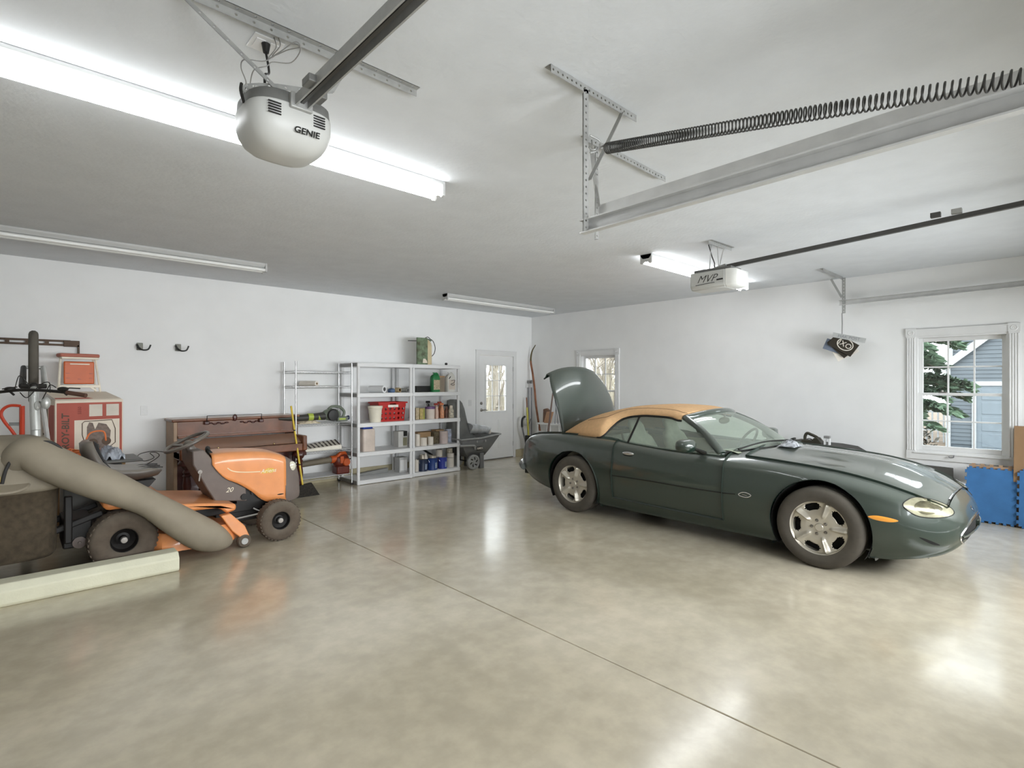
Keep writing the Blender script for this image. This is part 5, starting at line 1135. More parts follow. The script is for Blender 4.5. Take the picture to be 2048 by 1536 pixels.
MB().tube([cp_(68, 792, 4.28), BBk], [0.032, 0.034], 10).build('down_tube', MSV, bb, world=True); MB().tube([cp_(84, 800, 4.3), SEAT], 0.018, 8).build('top_tube', mat('pale_frame_paint', '#dfdedb', 0.35), bb, world=True)
MB().tube([BBk, SEAT], 0.017, 8).tube([BBk, RW + sd * 0.06], 0.012, 8).tube([BBk, RW - sd * 0.06], 0.012, 8).tube([SEAT, RW], 0.01, 8).build('rear_triangle', MSV, bb, world=True)
bwheel(RW)
MB().sphere(cp_(92, 806, 4.26), 1.0, 10, 7, (0.03, 0.03, 0.05)).sphere(cp_(74, 812, 4.26), 1.0, 8, 6, (0.02, 0.02, 0.04)).build('stem_clamp', MSV, bb, world=True)

# ---- red hand truck
MRT = mat('red_truck_paint', '#d2482c', 0.4, var=0.06)
ht = thing('hand_truck', 'bright red hand truck with loop handle at the left edge', 'hand truck', (-0.02, 6.75, 0))
def q_(px, py): return onY(px, py, 6.75)
MB().tube([q_(44, 812), q_(44, 1000)], 0.035, 10, sy=0.6).build('upright', MRT, ht, world=True)
MB().tube(smooth([q_(42, 812), q_(22, 811), q_(8, 817), q_(2, 828), q_(8, 842), q_(24, 862), q_(38, 882)], 6), 0.013, 8).build('loop_handle', MRT, ht, world=True)
MB().bar(q_(18, 848), q_(38, 848), 0.03, 0.03).build('cross_brace', MGD, ht, world=True)
xb_ = q_(44, 1000).x
MB().tube([(xb_ - 0.3, 6.75, 1.0), (xb_ - 0.3, 6.75, 0.1)], 0.016, 8).tube([(xb_, 6.75, 0.45), (xb_, 6.75, 0.1)], 0.016, 8).bar((xb_ - 0.3, 6.75, 0.5), (xb_, 6.75, 0.5), 0.03, 0.02).build('frame', MRT, ht, world=True)
MB().box(xb_ - 0.36, 6.50, 0.0, xb_ + 0.06, 6.76, 0.012).build('toe_plate', MRT, ht, world=True)
for x0 in (xb_ - 0.36, xb_ + 0.06): MB().lathe([(0.03, -0.03), (0.11, -0.03), (0.125, 0), (0.11, 0.03), (0.03, 0.03)], (x0, 6.88, 0.126), (1, 0, 0), 24).build('wheel', MBT, ht, world=True)
MB().cyl((xb_ - 0.36, 6.88, 0.126), (xb_ + 0.06, 6.88, 0.126), 0.012, 8).bar((xb_, 6.75, 0.3), (xb_, 6.88, 0.126), 0.02, 0.02).bar((xb_ - 0.3, 6.75, 0.3), (xb_ - 0.3, 6.88, 0.126), 0.02, 0.02).build('axle', MRT, ht, world=True)

# ---- crate with an orange cord coil and crumpled sacking behind the seat
ck = onY(166, 912, 6.55)
tt = thing('storage_crate', 'grey storage crate under the orange extension cord', 'crate', (ck.x + 0.06, 6.55, 0))
MB().box(-0.22, -0.24, 0, 0.22, 0.24, ck.z - 0.07).build('crate_body', MGD, tt, bevel=0.015); MB().box(-0.235, -0.26, ck.z - 0.065, 0.38, 0.26, ck.z - 0.04).build('crate_lid', MGD, tt, bevel=0.01)
pts = []
for i in range(9 * 20):
    a = i / 20 * 2 * PI; r = 0.10 + 0.018 * math.sin(i * 0.37); tl_ = i / 180; pts.append(Vector((ck.x + r * math.cos(a) * 1.1, 6.52 + r * math.sin(a), ck.z - 0.03 + 0.10 * tl_ + 0.012 * math.sin(i * 0.9))))
pts += smooth([pts[-1], pts[-1] + Vector((-0.08, 0, 0.06)), pts[-1] + Vector((-0.05, 0, 0.16)), pts[-1] + Vector((0.05, 0, 0.17)), pts[-1] + Vector((0.07, 0, 0.08))], 6)
tag(MB().tube(pts, 0.008, 6).build('orange_cord_coil', mat('orange_cord', '#dd7a45', 0.55)), 'coiled orange extension cord between grass bag and mower seat', 'cord')
sk_ = onY(232, 905, 6.55)
b = MB(); b.grid(lambda u, v: Vector((ck.x + 0.07 + u * 0.24, 6.38 + v * 0.26, ck.z - 0.035 + 0.10 * math.sin(PI * u) ** 0.6 * math.sin(PI * v) ** 0.6 + 0.035 * math.sin(u * 23 + v * 5) * math.sin(v * 17 + u * 9))), 26, 20)
tag(b.build('plastic_sack', mat('blue_grey_sack', '#a5aab2', 0.35, var=0.45, vs=9), solid=0.004), 'crumpled blue grey plastic sack behind the mower seat', 'bag')
# ================================================================== shelving and what stands on it
MCW = mat('chrome_wire', '#cfd0d0', 0.25, metal=0.6); MWP = mat('white_shelf_plastic', '#e2e2e2', 0.45, var=0.02); MGC = mat('shelf_grey_cap', '#8c8b89', 0.5)
wx0, wx1, wy0, wy1 = 2.855, 3.675, 7.36, 7.79
ws_ = thing('wire_shelf', 'chrome wire shelf unit between the piano and white shelves', 'shelf', ((wx0 + wx1) / 2, (wy0 + wy1) / 2, 0))
for x in (wx0, wx1):
    for y in (wy0, wy1):
        MB().cyl((x, y, 0.03), (x, y, 1.80), 0.0125, 12).build('post', MCW, ws_, world=True); MB().lathe([(0.014, 0.0), (0.02, 0.006), (0.02, 0.014), (0.008, 0.03)], (x, y, 0.0), Z, 12).build('levelling_foot', MPB, ws_, world=True)
WZS = (1.665, 1.455, 0.925, 0.535, 0.165)
for k, z in enumerate(WZS):
    f = MB()
    for dz_ in ((0, -0.028)):
        f.tube([(wx0, wy0, z + dz_), (wx1, wy0, z + dz_), (wx1, wy1, z + dz_), (wx0, wy1, z + dz_)], 0.0035, 6, closed=True)
    n = 26
    for i in range(1, n): x = wx0 + (wx1 - wx0) * i / n; f.tube([(x, wy0, z - 0.004), (x, wy1, z - 0.004)], 0.0016, 4, caps=False)
    for i in range(1, 4): y = wy0 + (wy1 - wy0) * i / 4; f.tube([(wx0, y, z - 0.008), (wx1, y, z - 0.008)], 0.003, 5, caps=False)
    for i in range(0, 20): x = wx0 + (wx1 - wx0) * i / 20; f.tube([(x, wy0, z), (x + 0.02, wy0, z - 0.028), (x + 0.041, wy0, z)], 0.0015, 4, caps=False)
    sh = f.build('wire_tray', MCW, ws_, world=True)
    if k > 1: MB().box(wx0 + 0.01, wy0 + 0.005, z + 0.001, wx1 - 0.01, wy1 - 0.005, z + 0.004).build('liner', MWP, sh, world=True)
def plastic_unit(x0, x1, y0, y1, label):
    t = thing('plastic_shelf', label, 'shelf', ((x0 + x1) / 2, (y0 + y1) / 2, 0), group=None)
    for x in (x0 + 0.025, x1 - 0.025):
        for y in (y0 + 0.025, y1 - 0.025):
            MB().lathe([(0.02, 0.0), (0.028, 0.015), (0.024, 0.03), (0.024, 1.74), (0.022, 1.745)], (x, y, 0.0), Z, 14).build('post', MWP, t, world=True)
    for z in (1.80, 1.35, 0.905, 0.475, 0.065):
        hh = 0.06; b = MB()
        b.box(x0, y0, z - 0.012, x1, y1, z); b.box(x0, y0, z - hh, x1, y0 + 0.012, z - 0.012).box(x0, y1 - 0.012, z - hh, x1, y1, z - 0.012).box(x0, y0 + 0.012, z - hh, x0 + 0.012, y1 - 0.012, z - 0.012).box(x1 - 0.012, y0 + 0.012, z - hh, x1, y1 - 0.012, z - 0.012)
        s = b.build('tray', MWP, t, world=True, bevel=0.004)
        MB().box(x0 - 0.004, y0 + 0.02, z - hh + 0.006, x0 - 0.0005, y1 - 0.02, z - 0.006).build('end_cap', MGC, s, world=True); MB().box(x1 + 0.0005, y0 + 0.02, z - hh + 0.006, x1 + 0.004, y1 - 0.02, z - 0.006).build('end_cap', MGC, s, world=True)
        for q in range(1, 6): yy = y0 + (y1 - y0) * q / 6; MB().box(x0 + 0.02, yy - 0.004, z - 0.03, x1 - 0.02, yy + 0.004, z - 0.0125).build('under_rib', MWP, s, world=True)
    return t
AY0, AY1 = 7.23, 7.80
plastic_unit(3.70, 4.645, AY0, AY1, 'left white plastic shelf unit holding the red crate'); plastic_unit(4.665, 5.61, AY0 + 0.03, AY1, 'right white plastic shelf unit full of cans and bottles')
SZ = {0: 1.80, 1: 1.35, 2: 0.905, 3: 0.475, 4: 0.065}
def lathe_thing(name, label, cat, x, y, z, parts, group=None):
    t = thing(name, label, cat, (x, y, z), group=group)
    for nm, prof, m in parts: MB().lathe(prof, (0, 0, 0), Z, 20).build(nm, m, t)
    return t
def X_at(px, y, z): return onY(px, 800, y).x
# --- on the wire shelf
zr = 1.455
x = X_at(618, 7.62, 0); t = thing('paper_roll', 'white paper roll on the upper wire shelf', 'roll', (x, 7.62, zr + 0.036))
MB().lathe([(0.016, -0.15), (0.04, -0.15), (0.04, 0.15), (0.016, 0.15)], (0, 0, 0), (1, -2.4, 0), 22, caps=False).build('roll', MWI, t); MB().lathe([(0.0165, -0.151), (0.0165, 0.151), (0.013, 0.151), (0.013, -0.151), (0.0165, -0.151)], (0, 0, 0), (1, -2.4, 0), 14, caps=False).build('core_tube', MKR, t)
zb_ = 0.929
MLG = mat('blower_grey_green', '#6b7365', 0.45, var=0.1); MLM = mat('lime_accent', '#a8b84a', 0.4); MTN = mat('blower_tube', '#3a3833', 0.5)
x0 = X_at(662, 7.42, 0); t = thing('leaf_blower', 'grey and lime leaf blower on the middle wire shelf', 'leaf blower', (x0, 7.42, zb_ + 0.09))
bdy = MB().sphere((0, 0, 0.025), 1.0, 20, 12, (0.14, 0.085, 0.088)).build('motor_housing', MLG, t); MB().lathe([(0.05, 0.0), (0.088, 0.015), (0.075, 0.04), (0.03, 0.045)], (0.0, -0.055, 0.02), (0, -1, 0), 24).build('air_intake', MPB, t)
MB().tube([(-0.10, 0, 0.01), (-0.2, 0, 0.005), (-0.42, 0, -0.005), (-0.60, 0.0, 0.0), (-0.74, 0.0, 0.0)], [0.06, 0.05, 0.045, 0.042, 0.022], 16).build('blower_tube', MTN, t)
for xa in (-0.20, -0.34): MB().lathe([(0.051, 0), (0.051, 0.07)], (xa, 0, 0.003), (1, 0, 0.02), 18).build('tube_band', MLM, t)
MB().tube(smooth([(-0.04, 0, 0.10), (0.02, 0, 0.14), (0.13, 0, 0.13), (0.20, 0, 0.06), (0.18, 0, -0.02)], 6), 0.02, 10).build('handle', MLG, t)
MB().box(0.08, -0.05, -0.075, 0.24, 0.05, -0.01).build('battery', MLG, t, bevel=0.012); MB().box(0.10, -0.053, -0.055, 0.2, -0.049, -0.03).build('battery_stripe', MLM, t)
MB().lathe([(0.028, 0), (0.034, 0.02), (0.03, 0.03)], (0.245, 0, -0.03), (1, 0, 0), 16).build('end_knob', mat('navy_plastic', '#3a3f57', 0.4), t)
x0 = X_at(616, 7.43, 0); b = MB(); b.grid(lambda u, v: Vector((x0 + (u - 0.5) * 0.3 + 0.02 * math.sin(v * 9), 7.38 + (v) * 0.2, zb_ + 0.002 + 0.05 * math.sin(PI * u) ** 0.7 * math.sin(PI * v) ** 0.7 + 0.012 * math.sin(u * 19 + v * 7) * math.sin(v * 15))) , 24, 18)
tag(b.build('work_cloth', mat('cream_cloth', '#d3c5ac', 0.9, var=0.2, vs=14), solid=0.004), 'cream work cloth crumpled under the lime blower tube', 'cloth')
# zebra striped bundle
zs = 0.539; x0 = X_at(612, 7.42, 0); x1_ = X_at(678, 7.42, 0)
t = thing('striped_bag', 'flat bag with black and white stripes on a wire shelf', 'bag', ((x0 + x1_) / 2, 7.50, zs)); L_ = (x1_ - x0) / 2 + 0.03
MB().hexa([(-L_, -0.12, 0), (L_, -0.12, 0), (L_, 0.14, 0), (-L_, 0.14, 0), (-L_, -0.11, 0.035), (L_, -0.11, 0.06), (L_, 0.13, 0.12), (-L_, 0.13, 0.06)]).build('bag_body', mat('bag_white', '#e6e0d2', 0.7), t, bevel=0.012)
for i in range(9):
    f = (i + 0.5) / 9; xx = -L_ + 2 * L_ * f; zt = lambda yy: 0.037 + (0.025 * f) + (yy + 0.11) / 0.24 * (0.06 + f * 0.035 - 0.035) + 0.006
    MB().hexa([(xx - 0.012, -0.10, zt(-0.10) - 0.006), (xx + 0.010, -0.10, zt(-0.10) - 0.006), (xx + 0.04, 0.12, zt(0.12) - 0.006), (xx + 0.014, 0.12, zt(0.12) - 0.006), (xx - 0.012, -0.10, zt(-0.10)), (xx + 0.010, -0.10, zt(-0.10)), (xx + 0.04, 0.12, zt(0.12)), (xx + 0.014, 0.12, zt(0.12))]).build('stripe', mat('stripe_dark', '#4b4036', 0.6), t)
# orange blower
MOB = mat('orange_blower', '#b5501f', 0.4, var=0.15); MRB = mat('dark_red_blower', '#5c2317', 0.4, var=0.3, vs=12)
x0 = X_at(683, 7.45, 0); zs = 0.169; t = thing('leaf_blower', 'orange and dark leaf blower on the lowest wire shelf', 'leaf blower', (x0, 7.47, zs))
MB().box(-0.10, -0.09, 0.0, 0.10, 0.09, 0.12).build('engine_housing', MRB, t, bevel=0.02); MB().sphere((0.0, 0, 0.19), 1.0, 18, 12, (0.125, 0.085, 0.115)).build('fan_housing', MRB, t)
MB().lathe([(0.035, 0), (0.06, 0.01), (0.05, 0.03), (0.02, 0.03)], (0.045, -0.078, 0.17), (0, -1, 0), 20).build('starter_cover', MOB, t)
MB().tube(smooth([(-0.08, -0.02, 0.24), (-0.03, -0.04, 0.295), (0.04, -0.02, 0.30), (0.07, 0, 0.26)], 5), 0.028, 10).box(-0.05, -0.095, 0.16, 0.0, -0.07, 0.26).build('top_cover', MOB, t)
MB().tube([(-0.06, 0, 0.22), (-0.16, 0, 0.215)], 0.055, 14).build('tube_collar', MOB, t); MB().tube([(-0.15, 0, 0.215), (-0.65, 0.02, 0.18)], [0.045, 0.04], 14).build('blower_tube', mat('olive_tube', '#6f6656', 0.6), t)
MB().tube([(0.1, 0, 0.2), (0.17, 0, 0.2)], 0.008, 6).build('choke_lever', MPB, t)
# --- left white unit
def roll(px0, px1, y, z, r, ri, m, lab, cat='roll', skew=-2.6, core=None):
    xa, xb = X_at(px0, y, z), X_at(px1, y, z); L_ = (px1 - px0) / 2 / FPX * 8.0; t = thing('paper_roll', lab, cat, ((xa + xb) / 2, y, z + r)); ax = (1, skew, 0)
    MB().lathe([(ri, -L_), (r, -L_), (r, L_), (ri, L_)], (0, 0, 0), ax, 26, caps=False).build('roll', m, t)
    MB().lathe([(ri, -L_), (ri, L_ - 0.001), (ri * 0.85, L_ - 0.001), (ri * 0.85, -L_)], (0, 0, 0), ax, 18, caps=False).build('core_tube', core or MGC, t)
roll(736, 773, 7.42, SZ[1], 0.055, 0.032, MWP, 'big white paper roll on the left white unit'); roll(791, 801, 7.50, SZ[1], 0.038, 0.025, mat('tan_paper', '#bda77f', 0.8), 'small tan roll end beside the white paper roll', core=mat('roll_core_brown', '#4a3420', 0.9))
roll(801, 818, 7.55, SZ[1], 0.034, 0.02, mat('grey_paper', '#a8a8a3', 0.8), 'short grey roll right of the tan roll')
x0 = X_at(784, 7.45, 0); t = thing('tarp_bundle', 'folded blue tarp between the paper rolls', 'tarp', (x0, 7.47, SZ[1])); MB().loft([se(0, 0, 0.045 * k, 0.06 * k, z, 20) for z, k in ((0.0, 0.9), (0.02, 1.05), (0.05, 1.0), (0.065, 0.6), (0.068, 0.1))]).build('folds', mat('blue_tarp', '#4f6584', 0.5, var=0.3), t, ang=60)
x0, x1_ = X_at(822, 7.5, 0), X_at(862, 7.5, 0); t = thing('tool_tray', 'low black tool tray on the upper tray of the right unit', 'tray', ((x0 + x1_) / 2 + 0.04, 7.5, SZ[1])); L_ = 0.19
b = MB(); b.box(-L_, -0.08, 0, L_, 0.08, 0.008).box(-L_, -0.08, 0.008, -L_ + 0.008, 0.08, 0.1).box(L_ - 0.008, -0.08, 0.008, L_, 0.08, 0.1).box(-L_ + 0.008, -0.08, 0.008, L_ - 0.008, -0.072, 0.1).box(-L_ + 0.008, 0.072, 0.008, L_ - 0.008, 0.08, 0.1); b.build('tray_body', MPB, t, bevel=0.003); MB().box(-L_ * 0.7, -0.05, 0.01, L_ * 0.6, 0.05, 0.085).build('tool_case', mat('olive_case', '#3c3a2d', 0.6, var=0.3), t, bevel=0.01)
# white pail
x0 = X_at(751, 7.36, 0); t = lathe_thing('plastic_pail', 'cream plastic pail left of the red crate', 'bucket', x0, 7.37, SZ[2], [('pail_body', [(0.085, 0.0), (0.10, 0.19), (0.105, 0.195), (0.105, 0.21), (0.112, 0.215), (0.112, 0.245), (0.10, 0.25), (0.0, 0.252)], mat('cream_pail', '#e3dcca', 0.5))]); MB().lathe([(0.0945, 0.05), (0.1, 0.13)], (0, 0, 0), Z, 24, arc=PI * 0.9, up=(0, 1, 0.0), caps=False).build('paper_label', mat('pail_label', '#d9d2b6', 0.6, var=0.25, vs=20), t)
# red crate with round holes
xa, xb = X_at(757, 7.34, 0), X_at(811, 7.34, 0); t = thing('plastic_crate', 'red plastic crate with round holes and a handle slot', 'crate', ((xa + xb) / 2, 7.47, SZ[2])); L_ = (xb - xa) / 2; MRC = mat('red_crate_plastic', '#b3231c', 0.45, var=0.08)
Wd = 0.14; Hh = 0.30
def holed(b, P, nx, nz, w, h, z0, hr, skip=()):
    # wall of nx by nz cells each with an octagonal hole; P(u, v, d) maps to space
    for i in range(nx):
        for j in range(nz):
            cx_, cz_ = (i + 0.5) / nx * w, z0 + (j + 0.5) / nz * h; hx_, hz_ = w / nx / 2, h / nz / 2
            if (i, j) in skip: continue
            sq = [(hx_, 0), (hx_, hz_), (0, hz_), (-hx_, hz_), (-hx_, 0), (-hx_, -hz_), (0, -hz_), (hx_, -hz_)]
            for d in (0, 1):
                vs = [P(cx_ + p, cz_ + q, d) for p, q in sq] + [P(cx_ + hr * math.cos(k * PI / 4), cz_ + hr * math.sin(k * PI / 4), d) for k in range(8)]
                b.add(vs, [(k, (k + 1) % 8, 8 + (k + 1) % 8, 8 + k) for k in range(8)])
k_ = lambda z: 1.0 - 0.10 * (1 - z / Hh)
for s in (-1, 1):
    b = MB(); holed(b, lambda u, v, d: ((u - L_) * k_(v), s * (Wd * k_(v) - 0.006 * d), v), 6, 3, 2 * L_, Hh * 0.72, 0.012, 0.021); b.build('long_side', MRC, t, flat=True)
    b = MB(); holed(b, lambda u, v, d: (s * (L_ * k_(v) - 0.006 * d), (u - Wd) * k_(v), v), 3, 3, 2 * Wd, Hh * 0.72, 0.012, 0.021); b.build('short_side', MRC, t, flat=True)
b = MB(); zt0 = Hh * 0.76
for s in (-1, 1): b.box(-L_ * 0.98, s * Wd * 0.98 - 0.006, zt0, -0.05, s * Wd * 0.98 + 0.006, Hh - 0.02).box(0.06, s * Wd * 0.98 - 0.006, zt0, L_ * 0.98, s * Wd * 0.98 + 0.006, Hh - 0.02).box(s * L_ * 0.98 - 0.006, -Wd * 0.98, zt0, s * L_ * 0.98 + 0.006, Wd * 0.98, Hh - 0.02)
for s in (-1, 1): b.box(-L_ * 1.08, s * (Wd + 0.01) - 0.014, Hh - 0.022, L_ * 1.08, s * (Wd + 0.01) + 0.014, Hh).box(s * (L_ * 1.04) - 0.012, -Wd, Hh - 0.022, s * (L_ * 1.04) + 0.012, Wd, Hh)
b.build('rim', MRC, t, bevel=0.002); MB().box(-L_ * 0.9, -Wd * 0.9, 0, L_ * 0.9, Wd * 0.9, 0.012).build('base', MRC, t); MB().box(-0.08, -Wd - 0.004, zt0 - 0.01, 0.10, -Wd - 0.001, zt0 + 0.028).build('paper_tag', MWI, t)
# translucent bin with blue lid
xa = X_at(736, 7.34, 0); t = thing('cereal_bin', 'translucent bin with blue lid on the left white unit', 'container', (xa, 7.38, SZ[3])); MTR = mat('milky_plastic', '#cfc0b4', 0.4, var=0.1)
MB().loft([se(0, 0, 0.105, 0.09, z, 24, 0.35) for z in (0.0, 0.30)] + [se(0, 0, 0.095, 0.085, 0.335, 24, 0.35)]).build('bin_body', MTR, t, bevel=0.004); MB().prismY([(-0.10, 0.335), (-0.08, 0.385), (-0.03, 0.40), (0.05, 0.395), (0.07, 0.335)], -0.07, 0.07).build('lid', mat('blue_lid', '#1f3f9a', 0.35), t, bevel=0.008)
def sbox(name, lab, px0, px1, y, z, h, d, m, cat='box', mats=()):
    xa, xb = X_at(px0, y, z), X_at(px1, y, z); t = thing(name, lab, cat, ((xa + xb) / 2, y + d / 2, z)); L_ = (xb - xa) / 2
    MB().box(-L_, -d / 2, 0, L_, d / 2, h).build('carton', m, t, bevel=0.003); return t, L_
t, L_ = sbox('small_carton', 'white and black carton right of the blue lidded bin', 797, 815, 7.45, SZ[3], 0.25, 0.15, mat('grey_white_carton', '#c9c7c2', 0.6)); MB().box(L_ * 0.1, -0.077, 0.17, L_ * 0.9, -0.0755, 0.25).build('black_print', MPB, t); MB().box(0, -0.077, 0.02, L_ * 0.9, -0.0755, 0.15).build('olive_print', mat('olive_print', '#8f8b72', 0.6), t)
t, L_ = sbox('small_carton', 'plain grey carton on the bottom tray of the left unit', 799, 815, 7.45, SZ[4], 0.24, 0.15, mat('plain_grey_carton', '#b9b9b8', 0.6)); MB().box(-L_ * 0.8, -0.077, 0.03, L_ * 0.8, -0.0755, 0.2).build('label', MWP, t)
b = MB(); b.hexa([(3.9, 7.60, 0.066), (4.42, 7.60, 0.066), (4.42, 7.66, 0.066), (3.9, 7.66, 0.066), (3.9, 7.60, 0.10), (4.42, 7.60, 0.14), (4.42, 7.66, 0.14), (3.9, 7.66, 0.10)]); tag(b.build('grey_plank', mat('grey_board', '#8b8b88', 0.7), bevel=0.004), 'narrow grey board at the back of the lowest left tray', 'board')
# --- right white unit, top
x0 = X_at(845, 7.5, 0); t = thing('garden_sprayer', 'beige tank sprayer with camouflage panel on top of shelves', 'sprayer', (x0, 7.5, SZ[0]))
MB().loft([se(0.09, 0.02, 0.085 * k, 0.085 * k, z, 24, 0.8) for z, k in ((0.0, 0.95), (0.01, 1), (0.33, 1), (0.38, 0.85), (0.41, 0.5), (0.44, 0.3), (0.445, 0.28))]).build('tank', mat('beige_tank', '#cdbd98', 0.5), t)
cm_ = mat('camouflage_print', '#4b4a35', 0.7, var=0.0, vs=11, col2='#7f9577'); MB().box(-0.16, -0.095, 0.0, 0.04, -0.06, 0.445).build('camouflage_board', cm_, t, bevel=0.003); MB().prismY([(-0.06, 0.03), (0.03, 0.03), (0.02, 0.07), (-0.01, 0.10), (-0.05, 0.10)], -0.0955, -0.097).build('cream_print', MCR, t)
MB().tube([(-0.28, 0, 0.39), (0.0, 0, 0.40), (0.06, 0, 0.41)], 0.006, 6).build('wand', MPB, t); MB().tube(smooth([(0.04, -0.02, 0.45), (0.09, -0.02, 0.47), (0.14, -0.02, 0.44), (0.20, -0.02, 0.40), (0.24, -0.02, 0.30), (0.22, -0.02, 0.20), (0.16, -0.02, 0.14)], 6), 0.006, 6).build('hose', MPB, t); MB().tube(smooth([(0.04, 0.0, 0.43), (0.12, 0, 0.43), (0.17, 0, 0.41)], 4), 0.014, 8).build('pump_handle', mat('green_grey_plastic', '#5f6f5f', 0.5), t)
x0 = X_at(893, 7.35, 0); lathe_thing('castor_knob', 'small black knob lying alone on top of the right unit', 'knob', x0, 7.36, SZ[0], [('knob', [(0.018, 0), (0.024, 0.02), (0.02, 0.04), (0.0, 0.045)], MPB)])
def jug(lab, px, y, z, w, h, m, capm, labm=None, d=None, handle=True):
    x = X_at(px, y, z); d = d or w * 0.7; t = thing('plastic_jug', lab, 'jug', (x, y, z)); a, c = w / 2, d / 2
    MB().loft([se(0, 0, a * k, c * k, zz_, 24, 0.45) for zz_, k in ((0.0, 0.93), (0.01, 1), (h * 0.68, 1.0), (h * 0.8, 0.9), (h * 0.88, 0.62), (h * 0.92, 0.32), (h * 0.96, 0.3))]).build('jug_body', m, t, ang=60)
    MB().lathe([(0.022, h * 0.95), (0.022, h), (0.0, h)], (-a * 0.3, 0, 0), Z, 14).build('cap', capm, t)
    if handle: MB().tube(smooth([(-a * 0.1, 0, h * 0.93), (a * 0.4, 0, h * 0.97), (a * 0.85, 0, h * 0.85), (a * 0.92, 0, h * 0.65)], 5), 0.012, 8).build('handle', m, t)
    if labm: MB().box(-a * 0.78, -c - 0.001, h * 0.12, a * 0.78, -c + 0.004, h * 0.62).build('label', labm, t)
    return t
MGR = mat('green_jug_plastic', '#2c7a46', 0.4, var=0.1); tn = mat('tan_label', '#b7a88c', 0.6, var=0.3, vs=35)
jug('green jug with tan label on the right unit', 870, 7.38, SZ[1], 0.155, 0.325, MGR, MGR, tn)
t, L_ = sbox('small_carton', 'taupe carton between green and white jugs', 878.5, 889.5, 7.38, SZ[1], 0.27, 0.1, mat('taupe_carton', '#8f8272', 0.6)); MB().box(-L_, -0.052, 0.245, L_, -0.0505, 0.27).build('brown_print', MKR, t)
t = jug('white jug with black swirl label on the right unit', 900, 7.36, SZ[1], 0.165, 0.33, mat('white_jug_plastic', '#dcdad3', 0.45), MWP, mat('cream_label', '#d8ccc0', 0.6)); MB().tube(smooth([(-0.02, -0.063, 0.19), (0.05, -0.064, 0.2), (0.03, -0.064, 0.15), (-0.03, -0.064, 0.13), (0.02, -0.064, 0.11), (0.05, -0.063, 0.13)], 4), 0.004, 5).tube([(-0.06, -0.05, 0.22), (-0.03, -0.06, 0.26)], 0.008, 6).build('swirl_print', MPB, t)
# shelf two of the right unit: bottles
lathe = lathe_thing
bx_ = lambda px, y=7.40: X_at(px, y, 0)
t, L_ = sbox('snack_bag', 'yellowish jar shaped bag at the left of the bottle tray', 832, 838.5, 7.40, SZ[2], 0.19, 0.07, mat('yellow_tan_bag', '#b9a98a', 0.6, var=0.3, vs=25))
t, L_ = sbox('snack_bag', 'tan and green bag beside the purple lidded tub', 840, 849.5, 7.40, SZ[2], 0.18, 0.08, mat('tan_green_bag', '#b6a36a', 0.6, var=0.35, vs=25)); MB().box(L_ * 0.3, -0.042, 0.0, L_, -0.0405, 0.17).build('green_print', mat('green_yellow_print', '#9a9a4a', 0.6), t)
lathe('lidded_tub', 'white tub with purple lid among the bottles', 'tub', bx_(861), 7.41, SZ[2], [('tub_body', [(0.075, 0), (0.08, 0.17)], mat('pinkish_tub', '#d6cabf', 0.5)), ('lid', [(0.083, 0.165), (0.083, 0.2), (0.07, 0.205), (0, 0.205)], mat('purple_lid', '#6b4a7a', 0.4))])
def spray(lab, px, y, z, col, trig, h=0.28, r=0.04):
    t = thing('spray_bottle', lab, 'spray bottle', (bx_(px, y), y, z)); MB().lathe([(r * 0.95, 0), (r, 0.01), (r, h * 0.45), (r * 0.7, h * 0.62), (r * 0.35, h * 0.75), (r * 0.33, h * 0.8)], (0, 0, 0), Z, 18).build('bottle_body', col, t)
    MB().box(-0.05, -0.014, h * 0.82, 0.025, 0.014, h * 0.95).bar((-0.025, 0, h * 0.84), (-0.04, 0, h * 0.68), 0.012, 0.008).build('trigger', trig, t, bevel=0.004); return t
MOO = mat('orange_bottle', '#c4754a', 0.45, var=0.2, vs=20); MPKb = mat('pink_bottle', '#d8b8a6', 0.45, var=0.1); MBRb = mat('brown_bottle', '#6e4a3c', 0.45, var=0.4, vs=20)
spray('black spray bottle behind the purple lidded tub', 857, 7.55, SZ[2], MPB, MPB, 0.31); spray('pink bottle with red trigger right of purple tub', 873, 7.42, SZ[2], MPKb, mat('red_trigger', '#9c3a2c', 0.4), 0.27, 0.036)
spray('tall orange spray bottle in the middle of the tray', 880, 7.52, SZ[2], MOO, mat('red_trigger', '#9c3a2c'), 0.29); spray('orange bottle with patterned lower half, nearer the front', 884, 7.40, SZ[2], mat('peach_bottle', '#cf9470', 0.45, var=0.3, vs=30), MOO, 0.27, 0.038)
t, L_ = sbox('lotion_bottle', 'slim pale pink bottle beside the purple tub', 872.5, 876, 7.32, SZ[2], 0.2, 0.03, MPKb, 'bottle'); 
spray('dark brown bottle left of the white aerosol', 893, 7.44, SZ[2], MBRb, MPB, 0.24, 0.042)
lathe('aerosol_can', 'white and black patterned can at the tray right end', 'can', bx_(902, 7.36), 7.36, SZ[2], [('can_body', [(0.045, 0), (0.046, 0.005), (0.046, 0.13), (0.03, 0.17)], mat('patterned_can', '#b5ad9b', 0.4, var=0.6, vs=28)), ('cap', [(0.03, 0.168), (0.03, 0.21), (0.0, 0.215)], MCR)])
